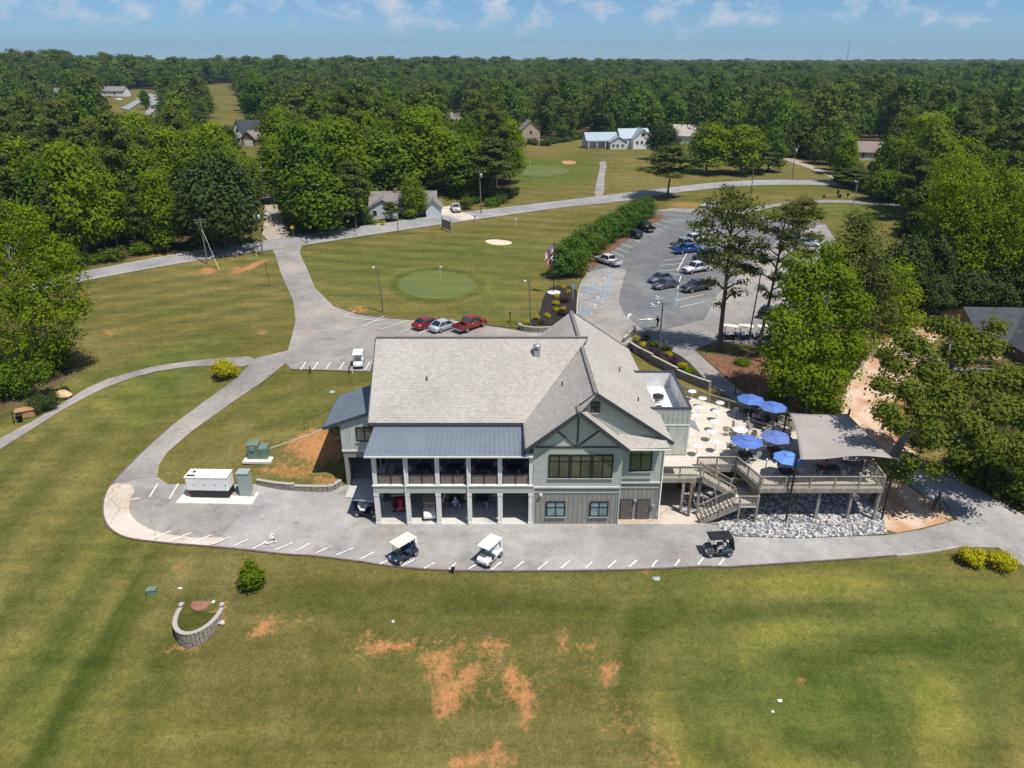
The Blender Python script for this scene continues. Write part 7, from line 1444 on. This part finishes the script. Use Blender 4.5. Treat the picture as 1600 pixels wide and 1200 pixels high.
# ================================================================ WOODS: individual trees near, one mass far
def build_woods():
    r = np.random.RandomState(8); pts = []
    for d0, d1, sp in ((60, 330, 7.4), (330, 760, 9.5), (760, 1600, 15), (1600, 6600, 42)):
        xs = np.arange(-d1 * .85, d1 * .85, sp); ys = np.arange(40, d1, sp); a, c = np.meshgrid(xs, ys); a = a + r.uniform(-.42, .42, a.shape) * sp; c = c + r.uniform(-.42, .42, c.shape) * sp; a, c = a.ravel(), c.ravel()
        dd = np.hypot(a, c); z = H(a, c); px, py = proj_np(a, c, z); ok = (dd >= d0) & (dd < d1) & forest_mask(px, py) & (px > -170) & (px < 1770) & (c > 50)
        for x, y, zz, D_, u, v in zip(a[ok], c[ok], z[ok], dd[ok], px[ok], py[ok]): pts.append((x, y, zz, D_, u, v, sp))
    # where the photograph looks over the wood onto a yard, road or house the trees in front are young and low
    WIN = [(165,262,180),(300,380,196),(78,112,164),(372,408,236),(700,730,188),(905,1095,236),(822,845,230),(1325,1372,246)]
    def cap(x, y, zz, u, v):
        c_ = 99
        for a_, b__, yb_ in WIN:
            if a_ - 6 < u < b__ + 6 and v > yb_ - 4:
                dy_ = (600 - yb_) / FPX; k_ = (-sP + dy_ * cP) / (cP + dy_ * sP); c_ = min(c_, CAM_Z + k_ * y - zz - .5)
        return c_
    pts = np.array(pts); keep = np.ones(len(pts), bool)
    for tx, ty, tw in TREES: keep &= ~(np.hypot(pts[:, 0] - tx, pts[:, 1] - ty) < max(2.5, tw * .75))
    pts = pts[keep]; near = pts[np.argsort(pts[:, 3])]
    # the nearest trees that really show are things of their own
    n_ind = 245; ind, far = near[:n_ind], near[n_ind:]
    def region(u, v): return ('left of the gravel lane' if u < 430 else 'between the lane and the far green' if u < 830 else 'behind the golf green and mansion' if u < 1250 else 'on the right-hand side')
    for x, y, z, D_, u, v, sp in ind:
        cp_ = cap(x, y, z, u, v)
        if cp_ < 3: continue
        q = rng.random(); pn = .38 + .25 * sin(x / 22 + 1.3) * cos(y / 31); kind = 'pine' if q < pn else ('bright' if q < pn + .2 else 'decid'); s = rng.uniform(.7, 1.22) * (.95 if kind == 'pine' else 1.0)
        cm, tm, h, w_ = proto(kind, rng.randrange(KINDS_[kind][-1])); s = min(s, cp_ / h / 1.05); rg = region(u, v); nm = {'pine': 'dull green pine', 'bright': 'bright yellow-green broadleaf tree', 'decid': 'mid-green broadleaf tree'}[kind]
        tree_from(cm, tm, KINDS_[kind][8], (x, y, z), rng.uniform(0, 6.28), (s, s, s * rng.uniform(.9, 1.12)), '%s in the wood %s' % (nm, rg), 'tree', '%ss in the wood %s' % (nm, rg))
    # the far wood: one object scattering simpler trees
    pc = bpy.data.collections.new('far_tree_kinds'); k_ = []
    for i, (fn, h, w_, n, lf, fo) in enumerate([(lobes_decid, 16, 5.6, 1500, 1.15, 'mixed'), (lobes_decid, 15, 5.2, 1500, 1.1, 'mixed'), (lobes_decid, 17, 5.8, 1500, 1.2, 'mixed'), (lobes_pine, 19, 4.6, 1300, 1.05, 'pine'), (lobes_pine, 20, 4.8, 1300, 1.1, 'mixed'), (lobes_decid, 15, 5.4, 1500, 1.1, 'decid')]):
        o = bpy.data.objects.new('far_tree', leaves_mesh('far_crown', fn(90 + i, h, w_), n, lf, 90 + i, FOL[fo], .7, .3, 2.0)); pc.objects.link(o)
    caps = np.array([cap(p[0], p[1], p[2], p[4], p[5]) for p in far]); far = far[caps > 3]; caps = caps[caps > 3]
    me = bpy.data.meshes.new('distant_woodland'); me.from_pydata([tuple(p[:3]) for p in far], [], [])
    sc_ = np.array([(r.uniform(.62, 1.25) if p[6] < 12 else r.uniform(.75, 1.4) if p[6] < 20 else r.uniform(.7, 1.3)) for p in far], 'f'); sc_ = np.minimum(sc_, caps / 19).astype('f'); wd = np.array([1.0 if p[6] < 12 else 1.5 if p[6] < 20 else 3.9 for p in far], 'f')
    v3 = np.stack([sc_ * wd, sc_ * wd, sc_], 1); a1 = me.attributes.new('tree_scale', 'FLOAT_VECTOR', 'POINT'); a1.data.foreach_set('vector', v3.ravel())
    # stands: pines gather where the slow noise is low
    o = bpy.data.objects.new('distant_woodland', me); link(o); tag(o, 'continuous green woodland rolling away to the horizon', 'woodland', kind='stuff')
    ng = bpy.data.node_groups.new('scatter_wood', 'GeometryNodeTree'); ng.interface.new_socket('Geometry', in_out='INPUT', socket_type='NodeSocketGeometry'); ng.interface.new_socket('Geometry', in_out='OUTPUT', socket_type='NodeSocketGeometry')
    gi, go = ng.nodes.new('NodeGroupInput'), ng.nodes.new('NodeGroupOutput'); ip = ng.nodes.new('GeometryNodeInstanceOnPoints'); ci = ng.nodes.new('GeometryNodeCollectionInfo'); ci.inputs[0].default_value = pc; ci.inputs[1].default_value = True; ci.inputs[2].default_value = True
    m2p = ng.nodes.new('GeometryNodeMeshToPoints'); na = ng.nodes.new('GeometryNodeInputNamedAttribute'); na.data_type = 'FLOAT_VECTOR'; na.inputs[0].default_value = 'tree_scale'
    rv = ng.nodes.new('FunctionNodeRandomValue'); rv.data_type = 'FLOAT_VECTOR'; rv.inputs[0].default_value = (0, 0, 0); rv.inputs[1].default_value = (0, 0, 6.283)
    ng.links.new(gi.outputs[0], m2p.inputs[0]); ng.links.new(m2p.outputs[0], ip.inputs['Points']); ng.links.new(ci.outputs[0], ip.inputs['Instance']); ip.inputs['Pick Instance'].default_value = True
    ng.links.new(rv.outputs[0], ip.inputs['Rotation']); ng.links.new(na.outputs[0], ip.inputs['Scale']); ng.links.new(ip.outputs[0], go.inputs[0])
    md = o.modifiers.new('scatter', 'NODES'); md.node_group = ng
    print('woods', len(ind), len(far))
build_woods()

def undergrowth():
    lo = [(0, 0, 1.1, 1.5, 1.5, 1.0)] + [(1.1 * cos(a), 1.1 * sin(a), .9 + .4 * sin(a * 3), .9, .9, .8) for a in [q * 2.4 for q in range(6)]]
    cmn = [leaves_mesh('foliage', lo, 1500, .34, 300 + k, FOL[f], .8, .35, 2.0) for k, f in enumerate(('decid', 'olive', 'dark'))]
    b = MB()
    for q in range(4): a = q * 1.6; b.tube([(0, 0, -.1), (.8 * cos(a), .8 * sin(a), 1.3)], [.06, .02], 5)
    st = b.mesh('stem', fix=False); st.materials.append(M['bark'])
    for line, wh in (([(70, 434), (125, 420), (260, 393), (330, 381)], 'left wood above the road'), ([(1316, 286), (1345, 298), (1400, 314), (1446, 330), (1452, 352), (1440, 392)], 'right-hand wood beyond the car park'), ([(806, 224), (850, 228), (905, 218)], 'wood beside the small tan house'), ([(1440, 462), (1500, 474), (1590, 480)], 'dark wood behind the barn'), ([(1470, 690), (1520, 735), (1560, 772), (1600, 800)], 'bank right of the driveway'), ([(468, 350), (500, 362), (560, 352)], 'grove corner by the lane'), ([(690, 300), (760, 322), (800, 306)], 'right end of the middle grove')):
        P_ = resample([G(*q).to_2d() for q in line], 3.4, False)
        for p in P_:
            x, y = p.x + rng.uniform(-1.6, 1.6), p.y + rng.uniform(-.5, 2.5); s = rng.uniform(.7, 1.35); t = empty('undergrowth_bush', (x, y, float(H(x, y))), rng.uniform(0, 6), 'leafy bush in the undergrowth fringe of the ' + wh, 'bush', 'undergrowth bushes along the ' + wh); t.scale = (s, s, s * rng.uniform(.8, 1.4))
            o = bpy.data.objects.new('stem', st); link(o, t); o = bpy.data.objects.new('foliage', rng.choice(cmn)); link(o, t)
undergrowth()

# ================================================================ HOUSES
def gable_block(t, x0, x1, y0, y1, zw, zr, wm, rm, axis='x', ov=.4, roof='roof'):
    b = MB(); b.box(x0, x1, y0, y1, -1.5, zw)
    if axis == 'x': ym = (y0 + y1) / 2; b.prism([(y0, zw), (y1, zw), (ym, zr)], x0, x1, 'x')
    else: xm = (x0 + x1) / 2; b.prism([(x0, zw), (x1, zw), (xm, zr)], y0, y1, 'y')
    b.build('wall', wm, t); b = MB()
    if axis == 'x':
        k = (zr - zw) / (ym - y0); e = zw - ov * k
        b.slab([(x0 - ov, y0 - ov, e + .12), (x1 + ov, y0 - ov, e + .12), (x1 + ov, ym, zr + .12), (x0 - ov, ym, zr + .12)], .14); b.slab([(x1 + ov, y1 + ov, e + .12), (x0 - ov, y1 + ov, e + .12), (x0 - ov, ym, zr + .12), (x1 + ov, ym, zr + .12)], .14)
    else:
        k = (zr - zw) / (xm - x0); e = zw - ov * k
        b.slab([(x0 - ov, y1 + ov, e + .12), (x0 - ov, y0 - ov, e + .12), (xm, y0 - ov, zr + .12), (xm, y1 + ov, zr + .12)], .14); b.slab([(x1 + ov, y0 - ov, e + .12), (x1 + ov, y1 + ov, e + .12), (xm, y1 + ov, zr + .12), (xm, y0 - ov, zr + .12)], .14)
    return b.build(roof, rm, t)
def win(t, x, y, z, w_=1.0, h=1.3, side='y'):
    b = MB()
    if side == 'y': b.box(x - w_ / 2 - .08, x + w_ / 2 + .08, y - .06, y - .005, z - .08, z + h + .08)
    else: b.box(x + .005, x + .06, y - w_ / 2 - .08, y + w_ / 2 + .08, z - .08, z + h + .08)
    o = b.build('window', M['white'], t); b = MB()
    if side == 'y': b.box(x - w_ / 2, x + w_ / 2, y - .085, y - .065, z, z + h)
    else: b.box(x + .065, x + .085, y - w_ / 2, y + w_ / 2, z, z + h)
    b.build('pane', M['car_glass'], o)
hw = mat('house_blue_white_siding', (.52, .55, .58), .7); hw2 = mat('house_white_siding', (.7, .7, .7), .7); rg = mat('house_grey_roof', (.23, .21, .20), .9, noise=1.5, col2=(.18, .165, .155)); rb_ = mat('house_blue_metal_roof', (.33, .38, .43), .5, .2); rd = mat('house_dark_roof', (.06, .065, .075), .85, noise=1, col2=(.045, .05, .055)); brick = mat('house_brown_wall', (.22, .15, .11), .9)
def house(px, py, rz, s, label, name='house'): return place(empty(name, (0, 0, 0), 0, label, 'house'), G(px, py), rz, None, s)
t = house(601, 340, R(4), .9, 'small pale house with grey gabled roof half hidden by a dark tree beside the road')
gable_block(t, -4.0, 13.5, 3, 11.5, 2.7, 5.6, hw, rg); gable_block(t, -4.0, 3.6, -1.5, 6.5, 2.7, 4.9, hw, rg, 'y'); gable_block(t, 11, 15, -0.5, 6, 2.6, 4.4, hw, rg, 'y')
for x in (-2.3, 1.6): win(t, x, -1.5, .9)
for x in (5.5, 8, 10): win(t, x, 3, .9)
b = MB(); b.box(2.2, 3.1, 6.6, 7.4, 4.6, 6.4); b.build('chimney', brick, t)
t = house(388, 224, R(-14), .9, 'white two-storey house with dark steep roof at the end of the gravel lane')
gable_block(t, -6, 6, -2, 7, 4.8, 9.5, hw2, rd, 'x'); gable_block(t, -4.5, 2, -5, 2, 4.6, 9.8, hw2, rd, 'y'); gable_block(t, 2.5, 9.5, -9, 0, 3.0, 6.0, brick, rg, 'y')
win(t, -1.2, -5, 5.2, 1, 1.5); win(t, -1.2, -5, 1.2, 1.4, 1.5); b = MB(); b.box(4, 8, -9.06, -9.0, 0, 2.4); b.build('garage_door', M['white'], t)
t = house(982, 232, R(8), (.88, .88, .76), 'large blue-grey house with metal roofs and wide porches beyond the golf green')
gable_block(t, -4, 10, 0, 10, 5.5, 9.8, hw2, rb_, 'x'); gable_block(t, 1, 10.5, -3.5, 5, 5.5, 10.2, hw2, rb_, 'y'); gable_block(t, -20, -4, 1, 10, 4.6, 8.0, hw, rb_, 'x'); gable_block(t, -10, -2, -4, 2, 4.0, 6.6, hw, rb_, 'y'); gable_block(t, 10.5, 22, 2, 9, 4.0, 7.0, hw, rg, 'x')
for x in (-19.5, -15.5, -11.5): b = MB(); b.box(x - .15, x + .15, -1.2, -.9, -.5, 4.1); b.build('porch_post', M['white'], t)
b = MB(); b.box(-20, -10, -1.3, 1, 4.0, 4.3); b.build('porch_roof', rb_, t); b = MB(); b.box(-20, -10, -1.2, 1, .2, .5); b.build('porch_floor', M['wood_br'], t)
for x in (3, 5.2, 8): win(t, x, -3.5, 2.6, 1, 1.6)
win(t, 5.7, -3.5, 6.6, 1.8, 1.8)
for x in (-8.5, -6.5, -4): win(t, x, -4, 1.4, .9, 1.4)
t = house(1077, 225, R(-20), 1.0, 'tan-roofed house partly hidden right of the blue-grey mansion behind the dark tree'); gable_block(t, -8, 6, 0, 9, 3.5, 7.5, hw, mat('house_tan_roof', (.42, .37, .33), .9), 'x'); win(t, -4, 0, 1, 1.2, 1.3)
t = house(833, 225, R(10), 1.0, 'small tan and brown house at the wood edge left of the golf green'); gable_block(t, -5, 3, 0, 8, 6.0, 9.5, mat('house_tan_wall', (.42, .34, .25), .8), rg, 'y'); win(t, -2.5, 0, 1.2); win(t, .6, 0, 1.2); win(t, -1, 0, 4.2)
t = house(1352, 250, R(-12), 1.05, 'low brown-roofed white cottage among the trees at the right beyond the road'); gable_block(t, -7.5, 7.5, 0, 9.5, 2.7, 5.6, hw, mat('house_brown_roof', (.22, .18, .16), .9), 'x'); win(t, -5, 0, .9); win(t, -1, 0, .9); win(t, 3, 0, .9)
t = house(700, 196, R(2), 1.0, 'long grey-roofed house seen through pines above the middle grove'); gable_block(t, -10, 12, 0, 10, 3.2, 6.6, hw, rg, 'x')
for x in (2, 5, 8, 11): win(t, x, 0, 1)
t = house(92, 152, R(3), 1.2, 'low pale bungalow in the yard clearing at the far left'); gable_block(t, -9, 9, 0, 8, 2.8, 5.2, hw, rg, 'x'); win(t, -4, 0, .8); win(t, 4, 0, .8)
t = house(175, 150, R(-5), 1.2, 'pale house beside the cul-de-sac at the far left'); gable_block(t, -8, 8, 0, 8, 3, 5.5, hw2, rg, 'x'); win(t, 2, 0, .8)
# dark roofed barn at the right edge
c = G(1560, 560); t = place(empty('barn', (0, 0, 0), 0, 'long dark-roofed barn half hidden behind the oak at the right edge', 'barn'), at(1524, 484, 7.4) + Vector((5.2, -2.4, -5.2)), R(-3))
gable_block(t, -6.5, 12, -3.2, 8, 2.9, 5.4, mat('barn_brown_wall', (.20, .14, .10), .9), rd, 'x'); gable_block(t, -3.2, 4.5, -10, 2, 2.8, 5.0, bpy.data.materials['barn_brown_wall'], rd, 'y')
gable_block(t, -11, -6.8, -7.5, -3.4, 2.0, 2.9, bpy.data.materials['barn_brown_wall'], mat('rust_shed_roof', (.26, .16, .12), .8), 'x'); b = MB(); b.box(-9.6, -8.2, -7.58, -7.51, -1, 1.8); b.build('door', M['wood_br'], t)
# small far parked cars by the cul-de-sac
for px, py, lb in ((243, 171, 'tiny dark car parked on the cul-de-sac at the far left'), (186, 158, 'tiny white car parked in front of the pale house by the cul-de-sac')):
    c_ = sedan('navy' if 'dark' in lb else 'white2', (.02, .03, .07) if 'dark' in lb else (.72, .73, .74), lb, None, True); place(c_, G(px, py, .6), R(30))
# ================================================================ AIR
hz = MB(); hz.box(-7300, 7300, -420, 9300, -60, 210); ho = hz.build('haze', None); tag(ho, 'thin summer haze in the air over the whole scene', 'haze', kind='stuff')
m = bpy.data.materials.new('haze_air'); m.use_nodes = True; n = m.node_tree.nodes; n.clear(); o_ = n.new('ShaderNodeOutputMaterial'); pv = n.new('ShaderNodeVolumePrincipled')
pv.inputs['Color'].default_value = (.45, .72, 1.0, 1); pv.inputs['Density'].default_value = .00011; pv.inputs['Anisotropy'].default_value = .2; m.node_tree.links.new(pv.outputs[0], o_.inputs['Volume']); ho.data.materials.append(m)
